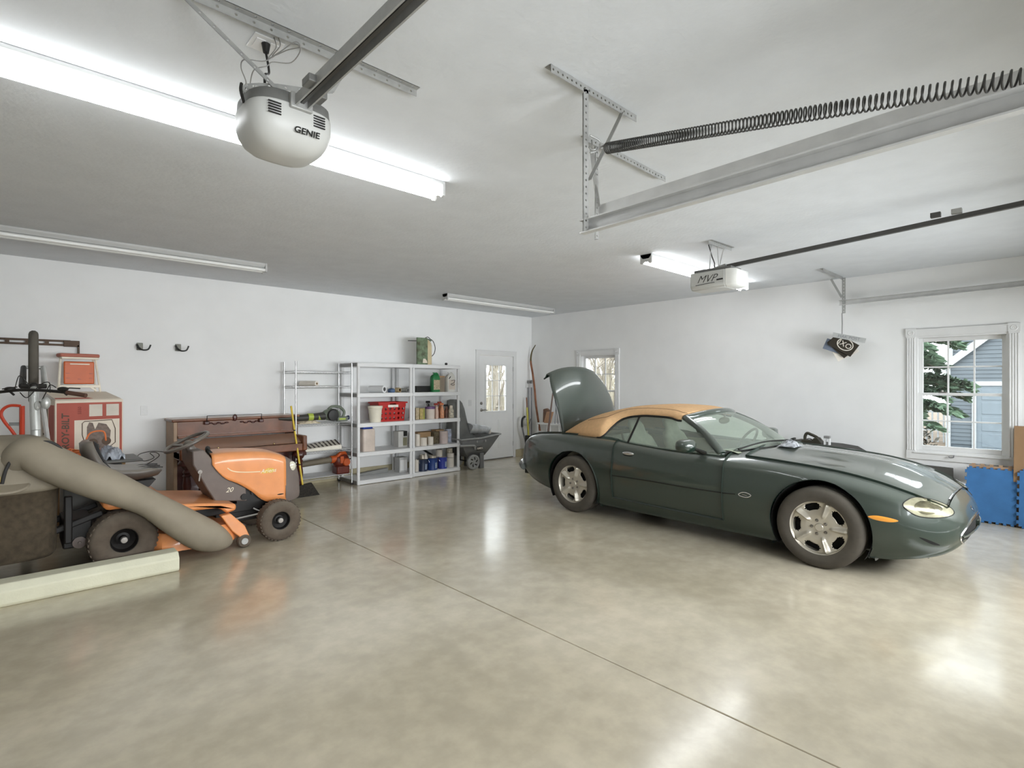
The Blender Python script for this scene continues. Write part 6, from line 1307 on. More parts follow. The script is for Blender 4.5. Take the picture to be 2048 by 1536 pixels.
# shelf three: cans and cartons
MWC = mat('white_can', '#dcd4c8', 0.45, var=0.03); MLD = mat('can_lid_metal', '#b5ada0', 0.35, metal=0.5)
def can(lab, px, y, z, r, h, m, cat='can', handle=False, labm=None):
    t = thing('paint_can', lab, cat, (bx_(px, y), y, z)); MB().lathe([(r * 0.97, 0), (r, 0.004), (r * 0.985, 0.01), (r * 0.985, h - 0.01), (r, h - 0.006), (r, h), (r * 0.93, h - 0.002), (r * 0.9, h - 0.008)], (0, 0, 0), Z, 28, caps=False).lathe([(0.0, 0.001), (r * 0.97, 0.0)], (0, 0, 0), Z, 28, caps=False).build('can_body', m, t)
    MB().lathe([(0, h - 0.007), (r * 0.88, h - 0.007), (r * 0.91, h - 0.001), (r * 0.95, h - 0.003)], (0, 0, 0), Z, 28, caps=False).build('lid', MLD, t)
    if handle:
        MB().tube([Vector((r * 1.02 * math.cos(a), -0.4 * r * abs(math.sin(a)) - r * 0.2, h * 0.86 - r * 0.9 * math.sin(a))) for a in np.linspace(0, PI, 14)] if handle == 'down' else [Vector((r * 1.02 * math.cos(a), 0, h * 0.86 + r * 0.9 * math.sin(a))) for a in np.linspace(0, PI, 14)], 0.002, 5).build('bail', MCW, t)
    if labm: MB().lathe([(r * 0.992, h * 0.15), (r * 0.992, h * 0.62)], (0, 0, 0), Z, 28, arc=PI * 0.55, up=(0, 0, 1), caps=False).build('label', labm, t)
    return t
sbox('corrugated_tray', 'low open cardboard tray behind the white cans', 836, 869, 7.52, SZ[3], 0.20, 0.2, MKR, 'box')
can('taller white can at the left of the can tray', 835, 7.40, SZ[3], 0.042, 0.19, MWC); can('short white can, second from the left on its tray', 847, 7.36, SZ[3], 0.056, 0.13, MWC); can('short white can, third from the left on its tray', 861, 7.37, SZ[3], 0.05, 0.135, MWC)
t, L_ = sbox('small_carton', 'dark patterned carton between white can and pail', 868.5, 878, 7.42, SZ[3], 0.2, 0.12, mat('dark_patterned_carton', '#5e543f', 0.6, var=0.6, vs=30)); sbox('corrugated_box', 'brown carton corner behind the white and blue pail', 872, 888, 7.58, SZ[3], 0.22, 0.14, MKR)
can('pinkish white pail with blue panel on the can tray', 887, 7.40, SZ[3], 0.075, 0.21, mat('pink_white_pail', '#c9b9b4', 0.45, var=0.15), 'pail'); can('white and blue pail at the right of the can tray', 899, 7.52, SZ[3], 0.08, 0.23, mat('blue_white_pail', '#aeb4c4', 0.45, var=0.35, vs=16), 'pail')
# bottom shelf: paint
MNV = mat('navy_can_print', '#26324a', 0.4, var=0.15); MBC = mat('blue_can_print', '#25407e', 0.4, var=0.15); MIN2 = mat('indigo_can_print', '#33409a', 0.4, var=0.2); lb1 = mat('can_label_pale', '#8f9bb0', 0.5, var=0.3, vs=40)
Y4 = 7.36; z4 = SZ[4]
can('slim white can at the left end of the lowest tray', 833.5, Y4 + 0.02, z4, 0.035, 0.19, MWC); can('navy paint can with pale label, left of the blue ones', 845, Y4, z4, 0.078, 0.19, MNV, handle='down', labm=lb1); can('bright blue paint can, middle of the lowest tray', 864.5, Y4, z4, 0.085, 0.195, MBC, handle='down', labm=lb1)
can('indigo paint can right of the bright blue can', 884.5, Y4, z4, 0.08, 0.19, MIN2, handle='down', labm=lb1); can('plain white can at the right end of the lowest tray', 900, Y4 + 0.03, z4, 0.07, 0.16, MWC)
can('small silver tin stacked on the navy paint can', 845, Y4 + 0.03, z4 + 0.192, 0.05, 0.07, MLD); can('white tin lying on top of the indigo can', 878, Y4 + 0.12, z4 + 0.0, 0.06, 0.30, MWC); can('cream tin stacked on the plain white can', 901, Y4 + 0.04, z4 + 0.162, 0.062, 0.075, MWC)
can('small patterned tin stacked uppermost at the right', 899, Y4 + 0.05, z4 + 0.24, 0.052, 0.075, MATS['patterned_can'])
t = thing('paint_brush', 'black handled brush leaning behind the blue cans', 'brush', (bx_(856, 7.5), 7.5, z4 + 0.2)); MB().tube([(-0.09, 0, 0.12), (0.03, 0, 0.05), (0.12, 0, 0.0)], [0.03, 0.035, 0.018], 10, sy=0.5).build('handle', MPB, t)
t = lathe('scoop_cone', 'white cone shaped funnel standing on the navy can', 'funnel', bx_(850, 7.36), 7.34, z4 + 0.195, [('cone', [(0.035, 0), (0.008, 0.09), (0.0, 0.1)], MWC)])
can('white tin with open lid on the bright blue can', 864.5, Y4 + 0.0, z4 + 0.197, 0.07, 0.035, MLD)

# ---- grey garden cart by the door with bag and silver tube
MCA = mat('cart_grey_plastic', '#6e6e6d', 0.5, var=0.06); MCL = mat('cart_rim_grey', '#9a9a98', 0.45)
gc = thing('garden_cart', 'grey plastic garden cart in front of the back door', 'cart', (5.98, 7.44, 0))
def cr(x0, x1, y0, y1, z0, zf): return [Vector((x0, y0, z0)), Vector(((x0 + x1) / 2, y0, z0)), Vector((x1, y0, zf)), Vector((x1, y1, zf)), Vector(((x0 + x1) / 2, y1, z0)), Vector((x0, y1, z0))]
b = MB(); b.loft([cr(-0.22, 0.16, -0.19, 0.2, 0.225, 0.225), cr(-0.32, 0.30, -0.22, 0.23, 0.36, 0.37), cr(-0.40, 0.47, -0.255, 0.26, 0.53, 0.575)], caps=False); b.add(cr(-0.22, 0.16, -0.19, 0.2, 0.225, 0.225), [(5, 4, 3, 2, 1, 0)]); tb_ = b.build('tub', MCA, gc, solid=0.012, ang=30)
MB().tube(cr(-0.41, 0.48, -0.265, 0.27, 0.535, 0.58), 0.017, 8, closed=True).build('tub_rim', MCL, gc)
for xx in (-0.06, 0.13): MB().box(xx - 0.02, -0.262, 0.46, xx + 0.02, -0.24, 0.50).build('rim_clip', MCL, tb_, bevel=0.004)
MB().tube(smooth([(-0.42, -0.24, 0.43), (-0.25, -0.27, 0.425), (-0.13, -0.27, 0.41), (-0.10, -0.25, 0.35)], 5), 0.02, 8).build('handle_socket', MCL, gc)
MB().box(-0.05, -0.235, 0.32, 0.085, -0.227, 0.39).build('name_plate', MPB, gc); text('AMES', 'lettering', MWI, 0.055, Matrix.Translation((0.018, -0.238, 0.355)) @ Matrix.Rotation(PI / 2, 4, 'X'), gc, 0.0008, bold=0.001, world=False)
for yy in (-0.2, 0.2): MB().box(0.03, yy - 0.03, 0.0, 0.12, yy + 0.03, 0.27).build('leg', MCA, gc, bevel=0.008)
for yy, s in ((-0.235, -1), (0.235, 1)):
    w = MB().lathe([(0.02, -0.035), (0.12, -0.035), (0.13, -0.02), (0.13, 0.02), (0.12, 0.03), (0.10, 0.032), (0.095, 0.02), (0.03, 0.02), (0.025, 0.035), (0, 0.036)], (-0.13, yy, 0.13), (0, s, 0), 30).build('wheel', MCL, gc)
    for q in range(6): a = q * PI / 3; MB().bar((-0.13 + 0.045 * math.cos(a), yy + s * 0.0215, 0.13 + 0.045 * math.sin(a)), (-0.13 + 0.085 * math.cos(a + 0.35), yy + s * 0.0215, 0.13 + 0.085 * math.sin(a + 0.35)), 0.022, 0.004, up=(0, 1, 0)).build('spoke_slot', MPB, w)
MB().cyl((-0.13, -0.23, 0.13), (-0.13, 0.23, 0.13), 0.01, 8).box(-0.16, -0.19, 0.12, -0.10, -0.15, 0.25).box(-0.16, 0.15, 0.12, -0.10, 0.19, 0.25).build('axle', MBF, gc)
R = []
for z, cx_, rx, ry in ((0.40, 5.80, 0.20, 0.17), (0.5, 5.82, 0.27, 0.2), (0.62, 5.80, 0.26, 0.2), (0.75, 5.74, 0.21, 0.17), (0.9, 5.72, 0.18, 0.15), (1.05, 5.69, 0.16, 0.13), (1.15, 5.66, 0.145, 0.11), (1.2, 5.64, 0.12, 0.08), (1.215, 5.63, 0.05, 0.03)):
    R.append([Vector((cx_ + rx * (1 + 0.07 * math.sin(5 * a + z * 9)) * math.cos(a), 7.5 + ry * (1 + 0.07 * math.cos(4 * a + z * 7)) * math.sin(a), z)) for a in np.linspace(0, 2 * PI, 37)[:-1]])
tag(MB().loft(R).build('vinyl_sack', mat('dark_grey_vinyl', '#6b6c69', 0.5, var=0.2, vs=5, bump=0.5, bs=12), ang=70), 'tall dark grey sack standing in the garden cart', 'bag')
R = []
for f in np.linspace(0, 1, 9):
    c = Vector((5.86 + 0.45 * f, 7.34, 0.70 - 0.045 * f)); k = 1 if f < 0.9 else 0.75; R.append([c + Vector((0.03 * math.sin(a * 3), 0.09 * math.cos(a), 0.10 * (1 - 0.35 * f) * math.sin(a))) * k + Vector((0, 0, 0.01 * math.sin(f * 20))) for a in np.linspace(0, 2 * PI, 25)[:-1]])
tag(MB().loft(R).build('foil_bundle', mat('silver_foil_wrap', '#b9bbbd', 0.35, metal=0.3, var=0.3, vs=8, bump=0.6, bs=20), ang=60), 'silver wrapped bundle lying across the garden cart', 'bundle')
lathe('white_jar', 'white jar lying at the silver bundle end in the cart', 'jar', 6.36, 7.38, 0.575, [('jar', [(0.03, 0.0), (0.04, 0.015), (0.04, 0.06), (0.025, 0.075), (0.0, 0.077)], MWC)])
b = MB(); b.loft([se(5.86, 7.42, 0.04, 0.03, 0.001, 14), se(5.86, 7.42, 0.03, 0.02, 0.012, 14)]);

# ---- yellow broom by the piano
tp_, bt_ = onY(582, 812, 7.2), onZ(606, 975, 0.12)
br = thing('push_broom', 'yellow handled broom leaning between the piano and wire shelf', 'broom', (bt_.x, bt_.y, 0))
MB().tube([tp_, bt_], 0.0125, 10).build('handle', mat('yellow_handle', '#d9bb3e', 0.45), br, world=True)
for f in (0.3, 0.72): p = tp_.lerp(bt_, f); MB().cyl(p - Vector((0, 0, 0.008)), p + Vector((0, 0, 0.008)), 0.014, 10).build('handle_mark', MPB, br, world=True)
b = MB(); c = Vector((bt_.x + 0.03, bt_.y, 0)); b.hexa([c + Vector(q) for q in ((-0.16, -0.04, 0.0), (0.18, -0.04, 0.0), (0.18, 0.05, 0.0), (-0.16, 0.05, 0.0), (-0.09, -0.025, 0.15), (0.08, -0.025, 0.17), (0.08, 0.03, 0.17), (-0.09, 0.03, 0.15))]); b.build('bristles', mat('black_bristles', '#2b2722', 0.9, var=0.6, vs=60, bump=1.0, bs=150), br, world=True)
# ================================================================== right side and corner
MWO = mat('worn_brown_wood', '#8a5a40', 0.6, var=0.25, vs=12); MSL = mat('old_steel', '#77777a', 0.45, metal=0.6)
pts = [onX(1071, 690, 7.86), onX(1064, 703, 7.85), onX(1061.5, 722, 7.83), onX(1065, 745, 7.83), onX(1069, 775, 7.82), onX(1072, 810, 7.81), onX(1077, 845, 7.80), onX(1081, 872, 7.79)]
pts.append(Vector((7.78, pts[-1].y - 0.03, 0.0)))
t = thing('bow_handle', 'tall curved wooden tool handle leaning in the corner', 'tool handle', pts[-1])
q = smooth(pts, 6); k = 12
MB().tube(q[:k + 1], [0.008 + 0.012 * i / k for i in range(k + 1)], 8).build('curved_tip', mat('olive_tip', '#5a4f2e', 0.6), t, world=True); MB().tube(q[k:], 0.021, 8).build('shaft', MWO, t, world=True)
hp = onY(1057, 770, YB)
t = thing('tool_holder', 'white wall holder for two long handled tools by the corner', 'holder', hp); MB().box(-0.085, -0.02, -0.06, 0.085, 0, 0.06).build('back_plate', MT, t, bevel=0.005)
for s in (-0.045, 0.04): MB().box(s - 0.02, -0.06, 0.03, s + 0.02, -0.02, 0.075).sphere((s, -0.05, 0.08), 0.022, 10, 7).build('grip_clip', MGC, t, bevel=0.004)
for s, lab in ((-0.045, 'left'), (0.04, 'right')):
    t = thing('garden_tool', 'thin grey shafted tool hanging in the white holder, %s one' % lab, 'garden tool', (hp.x + s, YB - 0.05, hp.z - 1.45))
    MB().tube([(0, 0, 1.40), (0.0, 0, 0.4)], 0.011, 8).build('shaft', MSL, t)
    if s < 0: MB().tube([(-0.06, 0, 0.75), (0, 0, 0.62), (0.06, 0, 0.75)], 0.008, 6).build('brace', MSL, t)
    MB().box(-0.05, -0.01, 0.02, 0.05, 0.01, 0.4).build('blade', MSL, t, bevel=0.004)
a = onY(1053, 795, 7.74); c = onY(1057, 872, 7.68); d_ = c + (c - a) * (c.z / (a.z - c.z))
t = thing('yellow_handled_tool', 'yellow tool handle with brown end leaning by the door', 'tool handle', (d_.x, d_.y, 0)); m_ = a.lerp(c, 0.26)
MB().tube([a, m_], 0.012, 8).build('bare_end', MWO, t, world=True); MB().tube([m_, (d_.x, d_.y, 0.0)], 0.019, 10).build('yellow_sleeve', mat('yellow_sleeve', '#d9cf63', 0.5), t, world=True)
q = [onY(1050, 833, 7.70), onY(1045, 838, 7.70), onY(1044, 850, 7.70), onY(1046, 862, 7.70), onY(1051, 885, 7.70)]; q.append(Vector((q[-1].x + 0.03, 7.70, 0.0)))
t = thing('walking_cane', 'black curved grip with grey shaft left of the yellow handle', 'cane', q[-1]); qq = smooth(q, 5)
MB().tube(qq[:13], 0.022, 8).build('grip', MPB, t, world=True); MB().tube(qq[12:], 0.015, 8).build('shaft', MSL, t, world=True)
# small white rack with boards and rods
r0 = onX(1074, 845, 7.58); r1 = onX(1128, 850, 7.58); ty = r0.z
t = thing('white_stand', 'small white stand near the corner with brown boards', 'stand', (7.65, (r0.y + r1.y) / 2, 0)); ya, yb = r1.y, r0.y
MB().box(7.56, ya, ty - 0.03, 7.84, yb, ty).build('top', MT, t, world=True, bevel=0.004)
for yy in (ya + 0.02, yb - 0.02, (ya + yb) / 2):
    for xx in (7.575, 7.825): MB().box(xx - 0.012, yy - 0.012, 0, xx + 0.012, yy + 0.012, ty - 0.03).build('leg', MT, t, world=True)
for z in (0.25, 0.55): MB().box(7.57, ya, z - 0.01, 7.585, yb, z + 0.01).build('rail', MT, t, world=True)
o = MB().prismX([(yb - 0.02, ty), (yb - 0.20, ty), (yb - 0.18, ty + 0.24), (yb - 0.12, ty + 0.28), (yb - 0.03, ty + 0.26)], 7.72, 7.78).build('round_top_board', mat('dark_brown_board', '#6e5140', 0.7, var=0.2), bevel=0.01); tag(o, 'dark brown round topped board on the white stand', 'board')
o = MB().hexa([(7.62, yb - 0.30, ty), (7.62, yb - 0.14, ty), (7.66, yb - 0.14, ty), (7.66, yb - 0.30, ty), (7.64, yb - 0.36, ty + 0.22), (7.64, yb - 0.20, ty + 0.22), (7.68, yb - 0.20, ty + 0.22), (7.68, yb - 0.36, ty + 0.22)]).build('tan_board', mat('tan_board', '#a9805f', 0.7, var=0.1), bevel=0.005); tag(o, 'tan rectangular board tilted on the white stand', 'board')
a = onX(1107, 776, 7.50); c = onX(1098.5, 846, 7.48); t = thing('long_pole', 'dark wooden pole with wire loop leaning by the white stand', 'pole', (7.46, c.y + 0.1, 0))
MB().tube([a, c, (7.45, c.y + 0.09, 0.0)], [0.012, 0.02, 0.02], 8).build('shaft', mat('grey_brown_wood', '#75625a', 0.7), t, world=True); MB().tube(smooth([a, a + Vector((0, 0.03, 0.03)), a + Vector((0, 0.012, 0.075)), a + Vector((0, -0.012, 0.075)), a + Vector((0, -0.03, 0.03)), a], 4), 0.003, 5).box(a.x - 0.01, a.y - 0.03, a.z + 0.075, a.x + 0.01, a.y + 0.035, a.z + 0.085).build('wire_loop', MSL, t, world=True)
for (xa, ya_), (xb_, yb_), lab in (((1110, 800), (1116, 843), 'right leaning'), ((1113, 800), (1110, 843), 'upright')):
    a = onX(xa, ya_, 7.60); c = onX(xb_, yb_, 7.58); e_ = Vector((7.56, c.y + (c.y - a.y) * 0.8, ty)); o = MB().tube([a, c, (c.x, c.y, ty + 0.0)], 0.008, 6).build('thin_stick', MSL); tag(o, 'thin grey stick beside the raised trunk lid, %s one' % lab, 'stick')
# long black bin with saw behind the hood
b0 = thing('storage_bin', 'long low black bin along the right wall behind the hood', 'bin', (7.6, 2.3, 0))
prof = [(1.72, 0.0), (2.92, 0.0), (2.95, 0.62), (2.86, 0.715), (2.6, 0.735), (2.1, 0.72), (1.93, 0.70), (1.76, 0.60), (1.70, 0.585)]
MB().prismX(prof, 7.36, 7.86).build('bin_body', mat('dark_grey_bin', '#34322e', 0.6, var=0.15), b0, world=True, bevel=0.02)
MB().tube([(7.35, 2.93, 0.60), (7.35, 1.75, 0.58)], 0.014, 8).build('rim', MPB, b0, world=True)
ca = onX(1630, 882, 7.55)
t = thing('chainsaw', 'dark saw with looped rear handle on the black bin', 'saw', (7.55, ca.y, 0.73))
def q7(px, py): return onX(px, py, 7.55)
MB().tube(smooth([q7(1612, 884), q7(1610, 874), q7(1614, 866.5), q7(1622, 869), q7(1634, 875), q7(1640, 884), q7(1632, 886.5), q7(1618, 885)], 5, closed=True), 0.019, 8, closed=True).build('rear_handle', mat('olive_black_plastic', '#38352a', 0.5), t, world=True)
MB().prismX([(q7(1631, 0).y, q7(0, 875).z if False else ca.z + 0.045), (q7(1637, 0).y, ca.z + 0.05), (q7(1648, 0).y, ca.z - 0.03), (q7(1648, 0).y, 0.71), (q7(1596, 0).y, 0.71), (q7(1598, 0).y, 0.765), (q7(1626, 0).y, 0.765)], 7.49, 7.62).build('saw_body', MATS['olive_black_plastic'], t, world=True, bevel=0.012)
MB().tube(smooth([q7(1614, 878), q7(1619, 877), q7(1626, 880), q7(1632, 883)], 4), 0.006, 6).build('trigger', MPB, t, world=True)
y0_, y1_ = q7(1663, 0).y, q7(1651, 0).y; zt_ = q7(1655, 871).z
t = thing('folded_bracket', 'white squared bracket standing on the black bin', 'bracket', (7.5, (y0_ + y1_) / 2, 0.70))
MB().box(7.48, y0_, 0.70, 7.52, y0_ + 0.018, zt_ - 0.03).box(7.48, y1_ - 0.018, 0.70, 7.52, y1_, zt_ - 0.03).box(7.48, y0_ + 0.018, 0.79, 7.52, y1_ - 0.018, 0.80).build('uprights', MT, t, world=True); MB().box(7.475, y0_, zt_ - 0.03, 7.525, y1_, zt_).build('top_bar', MGC, t, world=True, bevel=0.003)
# crumpled plastic on the cowl
hh = hit(1580, 893)
if hh:
    c = CM @ hh[0]; c.z = max(c.z, 0.885)
    b = MB(); b.grid(lambda u, v: c + Vector(((u - 0.5) * 0.24, (v - 0.5) * 0.16, 0.004 + 0.055 * math.sin(PI * u) ** 0.8 * math.sin(PI * v) ** 0.8 + 0.014 * math.sin(u * 21 + v * 13) * math.sin(v * 23) * (math.sin(PI * u) * math.sin(PI * v)))), 26, 20)
    tag(b.build('crumpled_plastic', mat('grey_film', '#8f9296', 0.25, var=0.7, vs=22, coat=0.5), solid=0.003), 'crumpled grey plastic lying at the foot of the windscreen', 'plastic')
# dark board, white low box, foam mats, cardboard
yA, yB_ = 1.33, 0.985
o = MB().hexa([(7.78, yB_, 0.0), (7.78, yA, 0.0), (7.80, yA, 0.0), (7.80, yB_, 0.0), (7.87, yB_ + 0.01, 0.525), (7.87, yA, 0.535), (7.895, yA, 0.535), (7.895, yB_ + 0.01, 0.525)]).build('rubber_mat', mat('dark_rubber', '#4c4b47', 0.8, var=0.15), bevel=0.006); tag(o, 'dark grey rubber mat leaning below the large window', 'mat')
t = thing('low_white_shelf', 'low white shelf unit beside the blue foam mats', 'shelf', (7.72, 0.95, 0)); MB().box(7.6, 0.87, 0.36, 7.87, 1.1, 0.385).build('top', MT, t, world=True, bevel=0.003)
for yy in (0.88, 1.08): MB().box(7.61, yy - 0.01, 0, 7.86, yy + 0.01, 0.36).build('side', MT, t, world=True)
MB().box(7.61, 0.89, 0.15, 7.86, 1.07, 0.165).build('shelf_board', MT, t, world=True)
MFB = mat('blue_foam', '#3a6ea3', 0.75, var=0.12, vs=6, bump=0.3, bs=250); MFN = mat('brown_foam', '#a5876b', 0.8, var=0.1)
def puzzle(w, h, n, d=0.018):
    out = []
    def side(ax_, ay_, bx2, by2):
        L = math.hypot(bx2 - ax_, by2 - ay_); tx, ty_ = (bx2 - ax_) / L, (by2 - ay_) / L; nx_, ny_ = ty_, -tx; p = L / n
        for i in range(n):
            s0 = i * p
            for a_, o_ in ((0, 0), (0.32, 0), (0.26, d), (0.74, d), (0.68, 0)): out.append((ax_ + tx * (s0 + a_ * p) + nx_ * o_, ay_ + ty_ * (s0 + a_ * p) + ny_ * o_))
    side(0, 0, w, 0); side(w, 0, w, h); side(w, h, 0, h); side(0, h, 0, 0); return out
def foam(name, lab, yl, yr, h, xb, xt, m, n=7, th=0.012):
    L = yl - yr; M = frame((xb, yl, 0.018), (0, -1, 0), (xt - xb, 0, h)); t = thing(name, lab, 'mat', M=M)
    P = puzzle(L, h, n); MB().prismZ(P, 0.0, th).build('sheet', m, t); return t
foam('foam_mat', 'blue jigsaw edged foam mat leaning against the right wall', 0.862, 0.455, 0.565, 7.625, 7.80, MFB, 7)
foam('foam_mat', 'thin brown foam mat showing above the blue mat', 0.85, 0.40, 0.595, 7.65, 7.83, MFN, 6)
foam('foam_mat', 'blue foam mat right of the front one, edge only in view', 0.435, -0.15, 0.58, 7.60, 7.77, MFB, 7)
foam('foam_mat', 'pinkish foam mat edge under the tall cardboard', 0.445, -0.15, 0.60, 7.56, 7.74, mat('pinkish_foam', '#b59a8e', 0.8, var=0.15), 7, 0.01) if False else None
o = MB().hexa([(7.66, -0.5, 0.0), (7.66, 0.485, 0.0), (7.675, 0.485, 0.0), (7.675, -0.5, 0.0), (7.86, -0.5, 1.04), (7.86, 0.485, 1.04), (7.875, 0.485, 1.04), (7.875, -0.5, 1.04)]).build('cardboard_sheet', mat('brown_sheet', '#97795a', 0.85, var=0.08, vs=3), bevel=0.003); tag(o, 'tall brown cardboard sheet leaning at the right edge', 'cardboard')
kp = onX(1908, 912, XR - 0.018)
t = thing('coat_hook', 'tiny grey hook screwed below the large window', 'hook', kp); MB().tube(smooth([(0, 0, 0.01), (-0.03, 0, 0.0), (-0.045, 0.0, -0.012), (-0.035, 0.03, -0.02), (-0.02, 0.045, -0.012)], 4), 0.006, 6).build('prong', MSL, t)

# ================================================================== outdoors
MLF = mat('leaf_litter', '#5a4d3e', 0.95, var=0.3, vs=1.5)
g_ = struct(MB().box(XR + 0.3, -40, -0.75, 60, 60, -0.6).box(-20, YB + 0.3, -0.76, XR + 0.3, 60, -0.61).build('ground', MLF, origin=False))
MSD = mat('blue_grey_siding', '#4c545a', 0.6, var=0.04, vs=3); MHT = mat('house_white_trim', '#95999b', 0.5)
HXp = 21.0
def hY(px): return onX(px, 766, HXp).y
def hZ(px, py): return onX(px, py, HXp).z
nb = thing('neighbour_garage', 'blue grey sided outbuilding with white door seen through window', 'building', (HXp, 0, -0.6))
yc = hY(1893); gz0 = -0.6
yl = hY(1872); zl = hZ(1872, 738); y2 = hY(1955); z2 = hZ(1955, 678); sl = (z2 - zl) / (yl - y2)
def rake(y): return zl + (yl - y) * sl
MB().box(HXp + 0.03, -7, gz0, HXp + 5, yc, rake(yc)).build('wall_core', MSD, nb, world=True)
z = gz0 + 0.25; i = 0
doorY0, doorY1 = hY(1944), hY(1944) - 0.95
while z < 5.2:
    hb = 0.118
    ylim = yc if z + hb < rake(yc) else yl - (z + hb - zl) / sl
    ylim = min(yc, ylim)
    if z < 1.44:
        MB().hexa([(HXp, doorY0, z), (HXp, ylim, z), (HXp + 0.03, ylim, z), (HXp + 0.03, doorY0, z), (HXp + 0.018, doorY0, z + hb), (HXp + 0.018, ylim, z + hb), (HXp + 0.03, ylim, z + hb), (HXp + 0.03, doorY0, z + hb)]).build('siding_board', MSD, nb, world=True)
    else:
        MB().hexa([(HXp, -7, z), (HXp, ylim, z), (HXp + 0.03, ylim, z), (HXp + 0.03, -7, z), (HXp + 0.018, -7, z + hb), (HXp + 0.018, ylim, z + hb), (HXp + 0.03, ylim, z + hb), (HXp + 0.03, -7, z + hb)]).build('siding_board', MSD, nb, world=True)
    z += hb; i += 1
MB().prismX([(yc, gz0), (-7, gz0), (-7, 6), (yl - (6 - zl) / sl, 6), (yc, rake(yc))], HXp + 0.035, HXp + 0.1).build('gable_wall', MSD, nb, world=True)
MB().box(HXp - 0.03, yc - 0.1, gz0, HXp + 0.02, yc + 0.02, rake(yc)).build('corner_board', MHT, nb, world=True)
MB().hexa([(HXp - 0.12, yl + 0.3, rake(yl + 0.3) - 0.26), (HXp - 0.12, -1.2, rake(-1.2) - 0.26), (HXp, -1.2, rake(-1.2) - 0.26), (HXp, yl + 0.3, rake(yl + 0.3) - 0.26), (HXp - 0.12, yl + 0.3, rake(yl + 0.3)), (HXp - 0.12, -1.2, rake(-1.2)), (HXp, -1.2, rake(-1.2)), (HXp, yl + 0.3, rake(yl + 0.3))]).build('rake_board', MHT, nb, world=True)
MB().box(HXp - 0.04, doorY0 - 0.1, gz0 + 0.1, HXp, doorY0, 1.5).box(HXp - 0.04, doorY1, gz0 + 0.1, HXp, doorY1 + 0.1, 1.5).box(HXp - 0.04, doorY1, 1.42, HXp, doorY0, 1.55).build('door_casing', MHT, nb, world=True)
nd = MB().box(HXp - 0.01, doorY1 + 0.1, gz0 + 0.1, HXp + 0.03, doorY0 - 0.1, 1.42).build('side_door', mat('pale_blue_door', '#646e75', 0.5), nb, world=True)
for zz0, zz1 in ((-0.4, 0.0), (0.08, 0.5), (0.58, 0.92), (1.0, 1.3)):
    MB().box(HXp - 0.022, doorY1 + 0.22, zz0, HXp - 0.01, doorY0 - 0.22, zz1).build('raised_panel', MATS['pale_blue_door'], nd, world=True, bevel=0.01)
MB().box(HXp - 1.2, doorY1 - 0.6, gz0 - 0.02, HXp - 0.05, doorY0 + 1.3, gz0 + 0.02).build('door_step', mat('step_grey', '#5c6167', 0.8), nb, world=True)
bh_ = thing('neighbour_house', 'taller blue grey sided house behind the outbuilding roofline', 'building', (26, 0, -0.6))
MB().box(26, -10, -0.6, 30, onX(1905, 700, 26).y, 9).build('wall_core', MSD, bh_, world=True)
for k in range(26): z = 1.6 + k * 0.12; MB().hexa([(25.96, -2, z), (25.96, onX(1905, 700, 26).y, z), (26, onX(1905, 700, 26).y, z), (26, -2, z), (25.99, -2, z + 0.12), (25.99, onX(1905, 700, 26).y, z + 0.12), (26, onX(1905, 700, 26).y, z + 0.12), (26, -2, z + 0.12)]).build('siding_board', MSD, bh_, world=True)
MB().box(25.9, onX(1905, 700, 26).y - 0.02, -0.6, 26, onX(1905, 700, 26).y + 0.12, 9).build('corner_board', MHT, bh_, world=True)
# pale fence with pickets and a dark shrub
fn = thing('picket_fence', 'white picket fence far left through the large window', 'fence', (24, 4.3, -0.6))
for k in range(22): y = onX(1893, 766, 24).y + 0.05 + k * 0.16; MB().box(23.98, y, -0.6, 24.0, y + 0.05, 0.55).build('picket', MHT, fn, world=True)
for z in (-0.2, 0.45): MB().box(24.0, onX(1893, 766, 24).y, z, 24.03, 7.5, z + 0.07).build('rail', MHT, fn, world=True)
rng = random.Random(3)
def leaf_cloud(name, n, f, size, m, parent):
    b = MB()
    for _ in range(n):
        p, dr = f(); a = Vector((rng.uniform(-1, 1), rng.uniform(-1, 1), rng.uniform(-1, 1))).normalized(); dr = Vector(dr).normalized(); s = size * rng.uniform(0.6, 1.3); w = dr.cross(a); w = w.normalized() * s * 0.22 if w.length > 1e-3 else Vector((0, 0, s * 0.2))
        b.add([p, p + dr * s * 0.5 + w, p + dr * s, p + dr * s * 0.5 - w], [(0, 1, 2, 3)])
    o = b.build(name, m, parent, flat=True, world=True); o['kind'] = 'stuff'; return o
MEV = mat('evergreen_needles', '#475c48', 0.8, var=0.35, vs=3); MBKt = mat('grey_bark', '#8c8377', 0.9, var=0.2)
ev = thing('evergreen_tree', 'drooping evergreen at the left of the large window view', 'tree', (15.2, 2.75, -0.6)); tb2 = MB()
tb2.tube([(15.2, 2.75, -0.6), (15.2, 2.75, 2.0), (15.25, 2.7, 6)], [0.12, 0.09, 0.03], 8); brs = []
for k in range(64):
    h = 0.5 + k * 0.08; a = rng.uniform(0, 2 * PI); L = 1.25 * (1 - k / 110) * rng.uniform(0.7, 1.1); e = Vector((15.2 + L * math.cos(a), 2.75 + L * math.sin(a), h - 0.35 * L + 0.15)); tb2.tube([(15.2, 2.75, h), Vector((15.2, 2.75, h)).lerp(e, 0.5) + Vector((0, 0, 0.1)), e], [0.02, 0.012, 0.004], 4); brs.append((Vector((15.2, 2.75, h)), e))
tb2.build('trunk', MBKt, ev, world=True)
